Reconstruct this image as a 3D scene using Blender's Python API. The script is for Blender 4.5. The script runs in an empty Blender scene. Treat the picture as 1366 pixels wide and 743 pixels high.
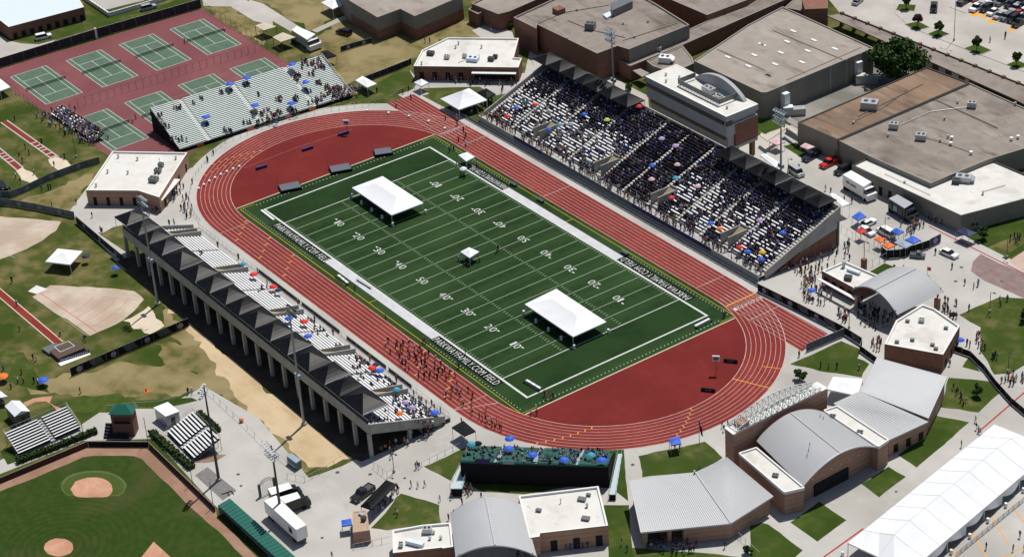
import bpy, bmesh, math, random
import numpy as np
from mathutils import Vector, Matrix
from mathutils.geometry import tessellate_polygon
R = random.Random(7)
S = bpy.context.scene
C = S.collection
PI = math.pi
# ---------------------------------------------------------------- camera
CAM = np.array([425.6419, -212.5568, 253.2437])
AZ, EL, ROLL, FOC = 2.5532996, -0.5321581, -0.0716963, 2894.353
PW, PH = 1366, 743
def _rot():
    f = np.array([math.cos(EL)*math.cos(AZ), math.cos(EL)*math.sin(AZ), math.sin(EL)])
    r = np.cross(f, [0, 0, 1]); r /= np.linalg.norm(r); u = np.cross(r, f)
    c, s = math.cos(ROLL), math.sin(ROLL)
    return np.array([c*r+s*u, -s*r+c*u, f])
RM = _rot()
def G(px, py, z=0.0):
    """surveyed ground plan: photo position of a point known to lie at height z -> world metres"""
    d = np.array([(px-PW/2)/FOC, (PH/2-py)/FOC, 1.0]) @ RM
    t = (z-CAM[2])/d[2]
    p = CAM+t*d
    return Vector((float(p[0]), float(p[1]), float(z)))
def GY(px, py, y):
    """point on the vertical plane of constant y"""
    d = np.array([(px-PW/2)/FOC, (PH/2-py)/FOC, 1.0]) @ RM
    t = (y-CAM[1])/d[1]; p = CAM+t*d
    return Vector((float(p[0]), float(y), float(p[2])))
SURV = {}
for _i, _n in enumerate('1234'):
    for _r, _y in (('C', 0), ('D', 180), ('E', 360), ('F', 553)):
        SURV[_r+_n] = ((0, 340, 680, 1016)[_i], _y, 3.903)
def K(sheet, pts, z=0.0):
    ox, oy, k = SURV[sheet] if isinstance(sheet, str) else sheet
    if isinstance(pts, tuple): return G(ox+pts[0]/k, oy+pts[1]/k, z)
    return [G(ox+a/k, oy+b/k, z) for a, b in pts]
cd = bpy.data.cameras.new('camera'); cam = bpy.data.objects.new('camera', cd); C.objects.link(cam)
m = Matrix.Identity(4)
for i in range(3):
    m[i][0], m[i][1], m[i][2], m[i][3] = RM[0][i], RM[1][i], -RM[2][i], CAM[i]
cam.matrix_world = m
cd.sensor_fit = 'HORIZONTAL'; cd.sensor_width = 36.0; cd.lens = FOC*36.0/PW
cd.clip_start = 1; cd.clip_end = 6000
S.camera = cam
# ---------------------------------------------------------------- light
SUN_AZ, SUN_EL = math.radians(114.5), math.radians(65.5)
w = bpy.data.worlds.new('World'); S.world = w; w.use_nodes = True
nt = w.node_tree; bg = nt.nodes['Background']
sky = nt.nodes.new('ShaderNodeTexSky'); sky.sky_type = 'NISHITA'; sky.sun_disc = False
sky.sun_elevation = SUN_EL; sky.sun_rotation = PI/2-SUN_AZ
nt.links.new(sky.outputs[0], bg.inputs[0]); bg.inputs[1].default_value = 0.066
sl = bpy.data.lights.new('sun', 'SUN'); sl.energy = 4.15; sl.angle = math.radians(0.5); sl.color = (1, 0.965, 0.9)
so = bpy.data.objects.new('sun', sl); C.objects.link(so)
sd = Vector((math.cos(SUN_EL)*math.cos(SUN_AZ), math.cos(SUN_EL)*math.sin(SUN_AZ), math.sin(SUN_EL)))
so.rotation_euler = sd.to_track_quat('Z', 'Y').to_euler(); so.location = (0, 0, 120)
vs = S.view_settings; vs.view_transform = 'Standard'; vs.look = 'None'; vs.exposure = 0.08; vs.gamma = 1
S.cycles.max_bounces = 4; S.cycles.diffuse_bounces = 2
# ---------------------------------------------------------------- materials
def lin(r, g, b):
    f = lambda c: (c/255/12.92 if c/255 <= .04045 else ((c/255+.055)/1.055)**2.4)
    return (f(r), f(g), f(b))
def mat(name, col, rough=.85, spec=.3, metal=0.0, var=None, scale=.3, detail=4, var2=None, scale2=.03, bump=0, lo=.35, hi=.65, lo2=.4, hi2=.6):
    """plain Principled surface; var / var2: second and third colour mixed in by noise of the given scale (1/m)"""
    mt = bpy.data.materials.new(name); mt.use_nodes = True
    n = mt.node_tree; b = n.nodes['Principled BSDF']
    b.inputs['Base Color'].default_value = (*col, 1); b.inputs['Roughness'].default_value = rough
    b.inputs['Metallic'].default_value = metal; b.inputs['Specular IOR Level'].default_value = spec
    mt.diffuse_color = (*col, 1)
    out = None
    if var or var2:
        geo = n.nodes.new('ShaderNodeNewGeometry')
        def noise(sc, a, c, l, h, dt):
            t = n.nodes.new('ShaderNodeTexNoise'); t.inputs['Scale'].default_value = sc; t.inputs['Detail'].default_value = dt
            n.links.new(geo.outputs['Position'], t.inputs['Vector'])
            r = n.nodes.new('ShaderNodeMapRange'); r.inputs[1].default_value = l; r.inputs[2].default_value = h
            n.links.new(t.outputs[0], r.inputs[0])
            mx = n.nodes.new('ShaderNodeMix'); mx.data_type = 'RGBA'
            n.links.new(r.outputs[0], mx.inputs[0])
            if isinstance(a, tuple): mx.inputs[6].default_value = (*a, 1)
            else: n.links.new(a, mx.inputs[6])
            mx.inputs[7].default_value = (*c, 1)
            return mx.outputs[2], t
        cur = col
        if var: cur, t = noise(scale, cur, var, lo, hi, detail)
        if var2: cur, t2 = noise(scale2, cur, var2, lo2, hi2, 5)
        n.links.new(cur, b.inputs['Base Color'])
        out = cur
        if bump:
            bp = n.nodes.new('ShaderNodeBump'); bp.inputs['Strength'].default_value = bump; bp.inputs['Distance'].default_value = .1
            n.links.new(t.outputs[0], bp.inputs['Height']); n.links.new(bp.outputs[0], b.inputs['Normal'])
    mt['_out'] = 0
    return mt
def add_grid(mt, sx, sy, ang, dark, width=.02, amount=.5, offset=0.0):
    """thin darker joints on a surface (brick texture in world metres turned by ang)"""
    n = mt.node_tree; b = n.nodes['Principled BSDF']
    geo = n.nodes.new('ShaderNodeNewGeometry'); mp = n.nodes.new('ShaderNodeMapping'); mp.inputs['Rotation'].default_value = (0, 0, ang)
    n.links.new(geo.outputs['Position'], mp.inputs[0])
    t = n.nodes.new('ShaderNodeTexBrick'); t.offset = offset; t.inputs['Scale'].default_value = 1
    t.inputs['Brick Width'].default_value = sx; t.inputs['Row Height'].default_value = sy
    t.inputs['Mortar Size'].default_value = width; t.inputs['Mortar Smooth'].default_value = .2
    t.inputs['Color1'].default_value = (0, 0, 0, 1); t.inputs['Color2'].default_value = (.16, .16, .16, 1); t.inputs['Mortar'].default_value = (1, 1, 1, 1)
    n.links.new(mp.outputs[0], t.inputs[0])
    mu = n.nodes.new('ShaderNodeMath'); mu.operation = 'MULTIPLY'; mu.inputs[1].default_value = amount
    n.links.new(t.outputs['Color'], mu.inputs[0])
    mx = n.nodes.new('ShaderNodeMix'); mx.data_type = 'RGBA'
    lk = b.inputs['Base Color'].links
    if lk: n.links.new(lk[0].from_socket, mx.inputs[6])
    else: mx.inputs[6].default_value = b.inputs['Base Color'].default_value
    mx.inputs[7].default_value = (*dark, 1)
    n.links.new(mu.outputs[0], mx.inputs[0]); n.links.new(mx.outputs[2], b.inputs['Base Color'])
    return mt
def add_bricks(mt, dark, amount=.35):
    """horizontal courses in world z on walls"""
    n = mt.node_tree; b = n.nodes['Principled BSDF']
    geo = n.nodes.new('ShaderNodeNewGeometry'); sp = n.nodes.new('ShaderNodeSeparateXYZ'); n.links.new(geo.outputs['Position'], sp.inputs[0])
    t = n.nodes.new('ShaderNodeMath'); t.operation = 'PINGPONG'; t.inputs[1].default_value = .55
    n.links.new(sp.outputs[2], t.inputs[0])
    lt = n.nodes.new('ShaderNodeMath'); lt.operation = 'LESS_THAN'; lt.inputs[1].default_value = .12; n.links.new(t.outputs[0], lt.inputs[0])
    mu = n.nodes.new('ShaderNodeMath'); mu.operation = 'MULTIPLY'; mu.inputs[1].default_value = amount; n.links.new(lt.outputs[0], mu.inputs[0])
    mx = n.nodes.new('ShaderNodeMix'); mx.data_type = 'RGBA'
    lk = b.inputs['Base Color'].links
    if lk: n.links.new(lk[0].from_socket, mx.inputs[6])
    else: mx.inputs[6].default_value = b.inputs['Base Color'].default_value
    mx.inputs[7].default_value = (*dark, 1); n.links.new(mu.outputs[0], mx.inputs[0]); n.links.new(mx.outputs[2], b.inputs['Base Color'])
    return mt
M = {}
M['ground'] = mat('rough_grass', (.066, .082, .021), 1, 0, var=(.17, .14, .062), scale=.22, detail=12, lo=.42, hi=.64, var2=(.040, .063, .013), scale2=.05, lo2=.46, hi2=.62, bump=.5)
M['dry'] = mat('dry_grass', (.20, .16, .070), 1, 0, var=(.090, .090, .028), scale=.28, detail=11, lo=.42, hi=.66, var2=(.265, .215, .11), scale2=.09, bump=.5)
M['lawn'] = mat('green_lawn', (.048, .078, .015), 1, 0, var=(.078, .098, .025), scale=.5, detail=11, lo=.38, hi=.68, var2=(.034, .060, .012), scale2=.09, bump=.5)
M['lawn2'] = mat('worn_lawn', (.058, .082, .019), 1, 0, var=(.135, .122, .05), scale=.35, detail=11, lo=.46, hi=.68, var2=(.042, .068, .014), scale2=.08, bump=.5)
M['ballgrass'] = mat('outfield_grass', (.038, .078, .016), 1, 0, var=(.052, .085, .018), scale=.5, detail=6, var2=(.068, .095, .026), scale2=.06)
M['turf'] = mat('artificial_turf', (.0135, .035, .0095), .95, .1, var=(.019, .044, .013), scale=.45, detail=9, var2=(.025, .056, .016), scale2=.028, lo2=.45, hi2=.62, bump=.2)
M['track'] = mat('track_rubber', (.208, .031, .0245), .95, .12, var=(.24, .040, .032), scale=.5, detail=9, var2=(.185, .027, .022), scale2=.07)
M['dzone'] = mat('dzone_rubber', (.155, .0195, .0175), .95, .12, var=(.172, .023, .021), scale=.35, detail=9, lo=.3, hi=.72, var2=(.138, .018, .016), scale2=.09)
M['court'] = mat('court_green', (.078, .128, .085), .9, .2, var=(.098, .148, .104), scale=.3, detail=6)
M['courtred'] = mat('court_maroon', (.185, .062, .066), .9, .2, var=(.215, .078, .08), scale=.2, detail=6, var2=(.165, .055, .06), scale2=.05)
M['line'] = mat('white_line_paint', (.60, .61, .585), .8, .2, var=(.50, .52, .48), scale=.7, detail=7)
M['dimline'] = mat('worn_line_paint', (.42, .46, .40), .9, .2)
M['yline'] = mat('yellow_line_paint', (.38, .27, .01), .8, .2)
M['oline'] = mat('orange_line_paint', (.75, .33, .03), .8, .2)
M['redline'] = mat('red_line_paint', (.45, .04, .04), .8, .2)
M['rope'] = mat('sideline_band', (.55, .55, .57), .9, .2, var=(.47, .47, .49), scale=.4)
M['concrete'] = mat('concrete_paving', (.425, .408, .378), .9, .2, var=(.475, .457, .425), scale=.2, detail=9, var2=(.36, .345, .315), scale2=.05, lo2=.45, hi2=.65)
add_grid(M['concrete'], 4.2, 4.2, .5, (.30, .29, .27), .012, .35)
M['road'] = mat('concrete_road', (.43, .405, .372), .9, .2, var=(.50, .465, .425), scale=.16, detail=9, var2=(.375, .345, .315), scale2=.05)
add_grid(M['road'], 6, 6, .25, (.33, .31, .29), .015, .35)
M['asphaltred'] = mat('brick_paving', (.20, .14, .135), .9, .2, var=(.25, .18, .17), scale=.5)
M['kerbpaint'] = mat('red_kerb_paint', (.38, .035, .04), .8, .2)
M['sand'] = mat('sand', (.56, .47, .36), 1, .05, var=(.62, .53, .42), scale=.4, detail=7)
M['tandirt'] = mat('tan_dirt', (.49, .375, .23), 1, .05, var=(.44, .325, .19), scale=.3, detail=11, lo=.42, hi=.68, var2=(.55, .43, .275), scale2=.07, bump=.4)
M['sector'] = mat('sector_cinder', (.47, .385, .305), 1, .05, var=(.54, .45, .365), scale=.45, detail=10, var2=(.40, .315, .24), scale2=.1)
M['infield'] = mat('infield_clay', (.47, .25, .16), 1, .05, var=(.54, .31, .21), scale=.5, detail=8, var2=(.42, .22, .14), scale2=.15)
M['warning'] = mat('warning_track', (.30, .175, .125), 1, .05, var=(.35, .21, .155), scale=.3, detail=8, var2=(.25, .15, .10), scale2=.08)
M['brick'] = mat('red_brick', (.20, .098, .070), .9, .2, var=(.24, .12, .086), scale=.8, detail=8)
add_bricks(M['brick'], (.12, .06, .045), .3)
M['brick2'] = mat('tan_brick', (.375, .222, .158), .9, .2, var=(.42, .255, .185), scale=.8, detail=8)
add_bricks(M['brick2'], (.18, .10, .07), .35)
M['concwall'] = mat('concrete_wall', (.34, .325, .295), .9, .2, var=(.39, .375, .34), scale=.4, detail=8)
M['tanwall'] = mat('tan_panel_wall', (.215, .20, .17), .9, .2, var=(.25, .235, .20), scale=.3, detail=8)
M['greymetal'] = mat('grey_panel', (.33, .33, .345), .6, .4, var=(.36, .36, .375), scale=.3)
M['darkglass'] = mat('dark_glass', (.012, .014, .018), .12, .5)
M['whiteroof'] = mat('white_membrane_roof', (.66, .645, .61), .8, .2, var=(.60, .58, .54), scale=.35, detail=8, var2=(.50, .475, .43), scale2=.16, lo2=.55, hi2=.72)
add_grid(M['whiteroof'], 30, 2.4, .62, (.55, .53, .5), .03, .35)
M['gravelroof'] = mat('gravel_roof', (.235, .20, .172), .95, .1, var=(.28, .243, .212), scale=.35, detail=10, lo=.3, hi=.7, var2=(.15, .124, .102), scale2=.075, lo2=.53, hi2=.74)
M['gravelroof2'] = mat('pale_gravel_roof', (.295, .253, .217), .95, .1, var=(.335, .297, .262), scale=.3, detail=10, lo=.3, hi=.7, var2=(.21, .176, .146), scale2=.06, lo2=.52, hi2=.72)
M['rustroof'] = mat('rusty_roof', (.215, .142, .10), .95, .1, var=(.15, .11, .085), scale=.14, detail=10, lo=.38, hi=.62, var2=(.27, .185, .125), scale2=.07)
M['parapet'] = mat('parapet_cap', (.28, .25, .23), .8, .2)
M['darkcap'] = mat('dark_cap', (.05, .045, .042), .7, .3)
M['whitecap'] = mat('white_cap', (.72, .71, .68), .7, .3)
M['metalroof'] = mat('metal_roof', (.47, .475, .485), .55, .35, var=(.50, .505, .51), scale=.1, detail=5)
M['metalrib'] = mat('metal_roof_rib', (.44, .445, .455), .5, .4)
M['bluemetal'] = mat('pale_blue_metal_roof', (.60, .68, .76), .5, .4)
M['alu'] = mat('aluminium_bench', (.72, .725, .725), .5, .4, var=(.64, .645, .65), scale=.4)
M['aludark'] = mat('aluminium_riser', (.36, .37, .38), .6, .4)
M['greenriser'] = mat('green_riser', (.012, .10, .065), .6, .4)
M['greendeck'] = mat('green_deck', (.008, .070, .052), .7, .3, var=(.013, .09, .068), scale=.8)
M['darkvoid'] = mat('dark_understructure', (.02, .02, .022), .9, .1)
M['black'] = mat('black_fabric', (.012, .012, .014), .9, .15)
M['canopyblack'] = mat('black_canopy', (.0042, .0048, .0062), .42, .11, var=(.008, .0085, .010), scale=.9)
M['windscreen'] = mat('windscreen_mesh', (.028, .028, .032), .85, .2, var=(.04, .04, .046), scale=.8)
M['greyscreen'] = mat('grey_windscreen', (.11, .125, .14), .85, .2, var=(.14, .155, .17), scale=.6)
M['tentwhite'] = mat('white_tent_vinyl', (.76, .77, .785), .55, .25, var=(.72, .73, .745), scale=.25, detail=6)
M['blue'] = mat('blue_canopy', (.03, .11, .55), .6, .3)
M['paleblue'] = mat('pale_blue_canopy', (.26, .33, .40), .6, .3)
M['orange'] = mat('orange_canopy', (.80, .16, .02), .6, .3)
M['red'] = mat('red_canopy', (.62, .03, .025), .6, .3)
M['navy'] = mat('navy_canopy', (.015, .02, .07), .6, .3)
M['teal'] = mat('teal_canopy', (.05, .30, .42), .6, .3)
M['pink'] = mat('pink_canopy', (.62, .40, .42), .6, .3)
M['lilac'] = mat('lilac_canopy', (.42, .30, .55), .6, .3)
M['lime'] = mat('lime_canopy', (.45, .60, .06), .6, .3)
M['purple'] = mat('purple_banner', (.035, .022, .085), .7, .3, var=(.055, .032, .14), scale=.6)
M['greenroof'] = mat('green_metal_roof', (.012, .115, .085), .45, .4)
M['greenbox'] = mat('green_cabinet', (.10, .18, .15), .6, .3)
M['wood'] = mat('dark_wood', (.05, .035, .025), .8, .2)
M['steel'] = mat('galvanised_steel', (.32, .33, .34), .5, .5, metal=.3)
M['dsteel'] = mat('dark_steel', (.055, .06, .065), .5, .4)
M['lampblue'] = mat('lamp_housing', (.35, .42, .47), .4, .5)
M['whitepaint'] = mat('white_paint', (.78, .78, .77), .4, .5)
M['silver'] = mat('silver_paint', (.42, .43, .44), .35, .5, metal=.3)
M['greypaint'] = mat('grey_paint', (.13, .135, .14), .35, .5)
M['blackpaint'] = mat('black_paint', (.010, .010, .012), .3, .5)
M['navypaint'] = mat('navy_paint', (.012, .018, .035), .3, .5)
M['redpaint'] = mat('red_paint', (.52, .02, .012), .3, .5)
M['tyre'] = mat('tyre_rubber', (.015, .015, .015), .9, .1)
M['hedge'] = mat('hedge_leaf', (.018, .038, .008), .9, .2, var=(.035, .062, .014), scale=1.5)
M['leaf'] = mat('tree_leaf', (.026, .058, .011), .8, .2, var=(.055, .10, .02), scale=.7, detail=6)
M['leafred'] = mat('plum_leaf', (.07, .03, .025), .8, .2, var=(.10, .06, .04), scale=.9)
M['bark'] = mat('bark', (.09, .065, .045), .95, .1)
M['matbrown'] = mat('vault_mat_brown', (.095, .065, .05), .8, .2)
M['dirtbrown'] = mat('bare_brown_soil', (.22, .15, .105), 1, .05, var=(.27, .19, .14), scale=.3)
M['banner'] = mat('orange_banner', (.62, .13, .03), .7, .2)
M['emblem'] = mat('grey_emblem', (.28, .27, .31), .8, .2)
M['cream'] = mat('cream_tank', (.62, .58, .48), .7, .3)
M['tancanopy'] = mat('tan_shade_roof', (.50, .44, .34), .7, .2)
M['tanblock'] = mat('tan_block_roof', (.45, .33, .235), .9, .2, var=(.40, .29, .20), scale=.4)
M['skin0'] = mat('skin_light', (.48, .28, .20), .7, .3)
M['skin1'] = mat('skin_dark', (.13, .065, .04), .7, .3)
M['hair'] = mat('dark_hair', (.02, .014, .01), .8, .3)
for _n, _c in dict(c_black=(.012, .012, .014), c_navy=(.018, .024, .07), c_white=(.75, .75, .74), c_grey=(.22, .22, .23), c_maroon=(.16, .018, .025),
                   c_red=(.48, .03, .03), c_orange=(.72, .2, .03), c_yellow=(.65, .45, .05), c_blue=(.04, .12, .45), c_sky=(.25, .42, .62),
                   c_purple=(.09, .05, .24), c_green=(.03, .14, .06), c_pink=(.58, .25, .32), c_lime=(.45, .65, .08), c_denim=(.06, .08, .14), c_khaki=(.30, .24, .16)).items():
    M[_n] = mat('cloth_'+_n[2:], _c, .9, .1)
def add_stain(mt, col, sx, sy, ang=0.0, lo=.52, hi=.66, amount=.6, detail=6, seed=0.0):
    """weathering: blotches or streaks of a second colour, noise stretched sx by sy metres along ang"""
    n = mt.node_tree; b = n.nodes['Principled BSDF']
    geo = n.nodes.new('ShaderNodeNewGeometry'); mp = n.nodes.new('ShaderNodeMapping'); mp.inputs['Rotation'].default_value = (0, 0, ang); mp.inputs['Scale'].default_value = (1/sx, 1/sy, .2); mp.inputs['Location'].default_value = (seed, seed*1.7, 0)
    n.links.new(geo.outputs['Position'], mp.inputs[0])
    t = n.nodes.new('ShaderNodeTexNoise'); t.inputs['Scale'].default_value = 1; t.inputs['Detail'].default_value = detail; t.inputs['Roughness'].default_value = .62; n.links.new(mp.outputs[0], t.inputs['Vector'])
    r = n.nodes.new('ShaderNodeMapRange'); r.inputs[1].default_value = lo; r.inputs[2].default_value = hi; r.inputs[4].default_value = amount; n.links.new(t.outputs[0], r.inputs[0])
    mx = n.nodes.new('ShaderNodeMix'); mx.data_type = 'RGBA'; lk = b.inputs['Base Color'].links
    if lk: n.links.new(lk[0].from_socket, mx.inputs[6])
    else: mx.inputs[6].default_value = b.inputs['Base Color'].default_value
    mx.inputs[7].default_value = (*col, 1); n.links.new(r.outputs[0], mx.inputs[0]); n.links.new(mx.outputs[2], b.inputs['Base Color'])
for _a in (('gravelroof', (.11, .09, .075), 9, 3.5, .55, .54, .70, .75), ('gravelroof', (.36, .325, .29), 14, 5, .9, .56, .70, .5), ('gravelroof2', (.17, .14, .115), 11, 4, .45, .55, .70, .7), ('gravelroof2', (.40, .36, .32), 16, 6, .8, .56, .70, .5),
           ('rustroof', (.10, .075, .06), 16, 2.2, .38, .50, .66, .8), ('rustroof', (.33, .25, .18), 12, 4, .38, .55, .70, .6), ('rustroof', (.29, .14, .065), 7, 3, .5, .58, .72, .45),
           ('whiteroof', (.27, .24, .20), 5, 1.4, .62, .64, .74, .65), ('whiteroof', (.42, .39, .34), 7, 5, .2, .58, .72, .5), ('concrete', (.29, .275, .25), 7, 2, .5, .60, .74, .5), ('concrete', (.52, .50, .47), 10, 10, 0, .56, .7, .5), ('road', (.30, .27, .245), 12, 2, .3, .58, .74, .45),
           ('track', (.12, .022, .022), 14, 1.2, 0, .55, .72, .5), ('track', (.26, .06, .055), 18, 2.2, 0, .57, .74, .45), ('dzone', (.20, .04, .035), 7, 4, .4, .58, .74, .35), ('dzone', (.12, .017, .016), 10, 3, .9, .58, .74, .35),
           ('turf', (.030, .060, .024), 3, 16, 0, .5, .72, .45), ('courtred', (.13, .045, .05), 8, 3, .4, .55, .72, .55), ('court', (.06, .10, .07), 6, 3, .5, .55, .72, .5), ('metalroof', (.42, .42, .425), 9, 2, .6, .56, .72, .5), ('concwall', (.20, .185, .165), 1.5, 1.5, 0, .52, .7, .55), ('tentwhite', (.60, .605, .61), 3, 7, .5, .55, .72, .4), ('warning', (.20, .12, .085), 4, 2, 0, .52, .7, .5), ('tandirt', (.36, .27, .16), 10, 3, -.6, .52, .68, .6)):
    add_stain(M[_a[0]], *_a[1:], seed=len(_a[0])*1.37+_a[2])
# ---------------------------------------------------------------- mesh builder
def V(p): return Vector(p) if len(p) == 3 else Vector((p[0], p[1], 0))
class MB:
    def __init__(s): s.v = []; s.f = []; s.mi = []; s.cur = 0
    def add(s, vs, fs, mi=None):
        o = len(s.v); s.v += [tuple(v) for v in vs]
        for f in fs: s.f.append([i+o for i in f]); s.mi.append(s.cur if mi is None else mi)
        return s
    def poly(s, pts, z=None, mi=None):
        pts = [Vector((p[0], p[1], p[2] if z is None else z)) for p in pts]
        n = len(pts)
        if n <= 4 and z is None: return s.add(pts, [list(range(n))], mi)
        tri = tessellate_polygon([pts])
        fs = []
        for t in tri:
            a, b, c = (pts[i] for i in t)
            nz = (b-a).cross(c-a).z
            fs.append(list(t) if nz >= 0 else [t[0], t[2], t[1]])
        return s.add(pts, fs, mi)
    def prism(s, pts, z0, z1, top=True, bottom=True, mi=None, mtop=None):
        pts = [V(p) for p in pts]
        a = sum(pts[i].x*pts[(i+1) % len(pts)].y-pts[(i+1) % len(pts)].x*pts[i].y for i in range(len(pts)))
        if a < 0: pts = pts[::-1]
        n = len(pts); f0 = z0 if callable(z0) else (lambda p: z0); f1 = z1 if callable(z1) else (lambda p: z1)
        lo = [Vector((p.x, p.y, f0(p))) for p in pts]; hi = [Vector((p.x, p.y, f1(p))) for p in pts]
        s.add(lo+hi, [[i, (i+1) % n, n+(i+1) % n, n+i] for i in range(n)], mi)
        tri = tessellate_polygon([[Vector((p.x, p.y, 0)) for p in pts]])
        def up(t):
            a, b, c = (pts[i] for i in t)
            return ((b.x-a.x)*(c.y-a.y)-(b.y-a.y)*(c.x-a.x)) >= 0
        tri = [t if up(t) else (t[0], t[2], t[1]) for t in tri]
        if top: s.add(hi, [list(t) for t in tri], mi if mtop is None else mtop)
        if bottom: s.add(lo, [list(t)[::-1] for t in tri], mi)
        return s
    def box(s, x0, x1, y0, y1, z0, z1, mi=None):
        return s.prism([(x0, y0), (x1, y0), (x1, y1), (x0, y1)], z0, z1, mi=mi)
    def wall(s, p, q, t, z0, z1, mi=None):
        p, q = V(p), V(q); d = Vector((q.x-p.x, q.y-p.y, 0))
        if d.length < 1e-6: return s
        d.normalize(); n = Vector((-d.y, d.x, 0))*t/2
        return s.prism([p-n, q-n, q+n, p+n], z0, z1, mi=mi)
    def bar(s, p, q, r=.05, n=6, r2=None, mi=None, caps=True):
        p, q = Vector(p), Vector(q); d = q-p
        if d.length < 1e-6: return s
        d.normalize(); u = d.orthogonal().normalized(); w_ = d.cross(u); r2 = r if r2 is None else r2
        a = [p+(u*math.cos(2*PI*i/n)+w_*math.sin(2*PI*i/n))*r for i in range(n)]
        b = [q+(u*math.cos(2*PI*i/n)+w_*math.sin(2*PI*i/n))*r2 for i in range(n)]
        fs = [[i, (i+1) % n, n+(i+1) % n, n+i] for i in range(n)]
        if caps: fs += [list(range(n))[::-1], list(range(n, 2*n))]
        return s.add(a+b, fs, mi)
    def ell(s, c, r, nu=10, nv=6, mi=None, jit=0):
        c = Vector(c); r = Vector(r) if hasattr(r, '__len__') else Vector((r, r, r))
        vs = [c+Vector((0, 0, r.z))]
        for j in range(1, nv):
            for i in range(nu):
                a, b = 2*PI*i/nu, PI*j/nv; k = 1+R.uniform(-jit, jit)
                vs.append(c+Vector((r.x*math.sin(b)*math.cos(a)*k, r.y*math.sin(b)*math.sin(a)*k, r.z*math.cos(b)*k)))
        vs.append(c-Vector((0, 0, r.z))); L = len(vs)-1
        fs = [[0, 1+i, 1+(i+1) % nu] for i in range(nu)]
        for j in range(nv-2):
            for i in range(nu):
                a = 1+j*nu; fs.append([a+i, a+nu+i, a+nu+(i+1) % nu, a+(i+1) % nu])
        fs += [[L, L-nu+(i+1) % nu, L-nu+i] for i in range(nu)]
        return s.add(vs, fs, mi)
    def build(s, name, mats, parent=None, origin=None, smooth=False):
        if not isinstance(mats, (list, tuple)): mats = [mats]
        mats = [M[x] if isinstance(x, str) else x for x in mats]
        vs = np.array(s.v, dtype=float)
        if origin is None:
            lo, hi = vs.min(0), vs.max(0); origin = Vector(((lo[0]+hi[0])/2, (lo[1]+hi[1])/2, lo[2]))
        origin = Vector(origin)
        me = bpy.data.meshes.new(name); me.from_pydata((vs-np.array(origin)).tolist(), [], s.f)
        for x in mats: me.materials.append(x)
        if len(mats) > 1: me.polygons.foreach_set('material_index', s.mi)
        if smooth: me.polygons.foreach_set('use_smooth', [True]*len(s.f))
        me.validate(); me.update()
        o = bpy.data.objects.new(name, me); C.objects.link(o)
        if parent is not None:
            o.parent = parent
            base = Vector((0, 0, 0)); p = parent
            while p is not None: base = base+Vector(p.location); p = p.parent
            o.location = origin-base
        else: o.location = origin
        return o
def thing(name, label, cat, loc=(0, 0, 0), group=None, rot=0):
    o = bpy.data.objects.new(name, None); C.objects.link(o); o.location = loc; o.rotation_euler = (0, 0, rot); o.empty_display_size = .3
    o['label'] = label; o['category'] = cat
    if group: o['group'] = group
    return o
def tag(o, label, cat, group=None):
    o['label'] = label; o['category'] = cat
    if group: o['group'] = group
    return o
def struct(mb, name, mt, parent=None):
    o = mb.build(name, mt, parent)
    if parent is None: o['kind'] = 'structure'
    return o
def dup(root, loc=None, rot=None, label=None, group=None):
    r = root.copy(); C.objects.link(r)
    if loc is not None: r.location = loc
    if rot is not None: r.rotation_euler = (0, 0, rot)
    if label: r['label'] = label
    if group: r['group'] = group
    for ch in list(root.children):
        c = ch.copy(); C.objects.link(c); c.parent = r
        for g in list(ch.children):
            d = g.copy(); C.objects.link(d); d.parent = c
    return r
def ragged(pts, amp, step=1.6):
    """outline of worn ground: edges broken up at two scales"""
    rr = random.Random(int(abs(pts[0][0]*31+pts[0][1]*17))); out = []; n = len(pts)
    for i in range(n):
        a, b = Vector((pts[i][0], pts[i][1], 0)), Vector((pts[(i+1) % n][0], pts[(i+1) % n][1], 0)); L = (b-a).length; k = max(1, min(60, int(L/step)))
        d = (b-a)/max(L, 1e-6); nn = Vector((-d.y, d.x, 0)); w1 = rr.uniform(0, 6)
        for j in range(k):
            t = j/k; e = math.sin(PI*t)
            out.append(a.lerp(b, t)+nn*(amp*(rr.uniform(-.55, .55)+.8*math.sin(w1+t*L*.35)*e)))
    return out
NATURAL = {'dirt_strip': 1.1, 'dry_grass': 1.6, 'bare_soil': 1.1, 'worn_lawn': .22, 'green_lawn': .12, 'sand_pit': .35, 'throwing_sector': .25, 'warning_track': .12, 'baseball_field': .12, 'brown_soil': .5}
def sheet(name, pts, z, mt, parent=None):
    if name in NATURAL: pts = ragged(pts, NATURAL[name])
    return struct(MB().poly(pts, z), name, mt, parent)
def cen(pts):
    n = len(pts); return Vector((sum(p[0] for p in pts)/n, sum(p[1] for p in pts)/n, 0))
def lerp(a, b, t): return Vector(a)*(1-t)+Vector(b)*t
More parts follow.
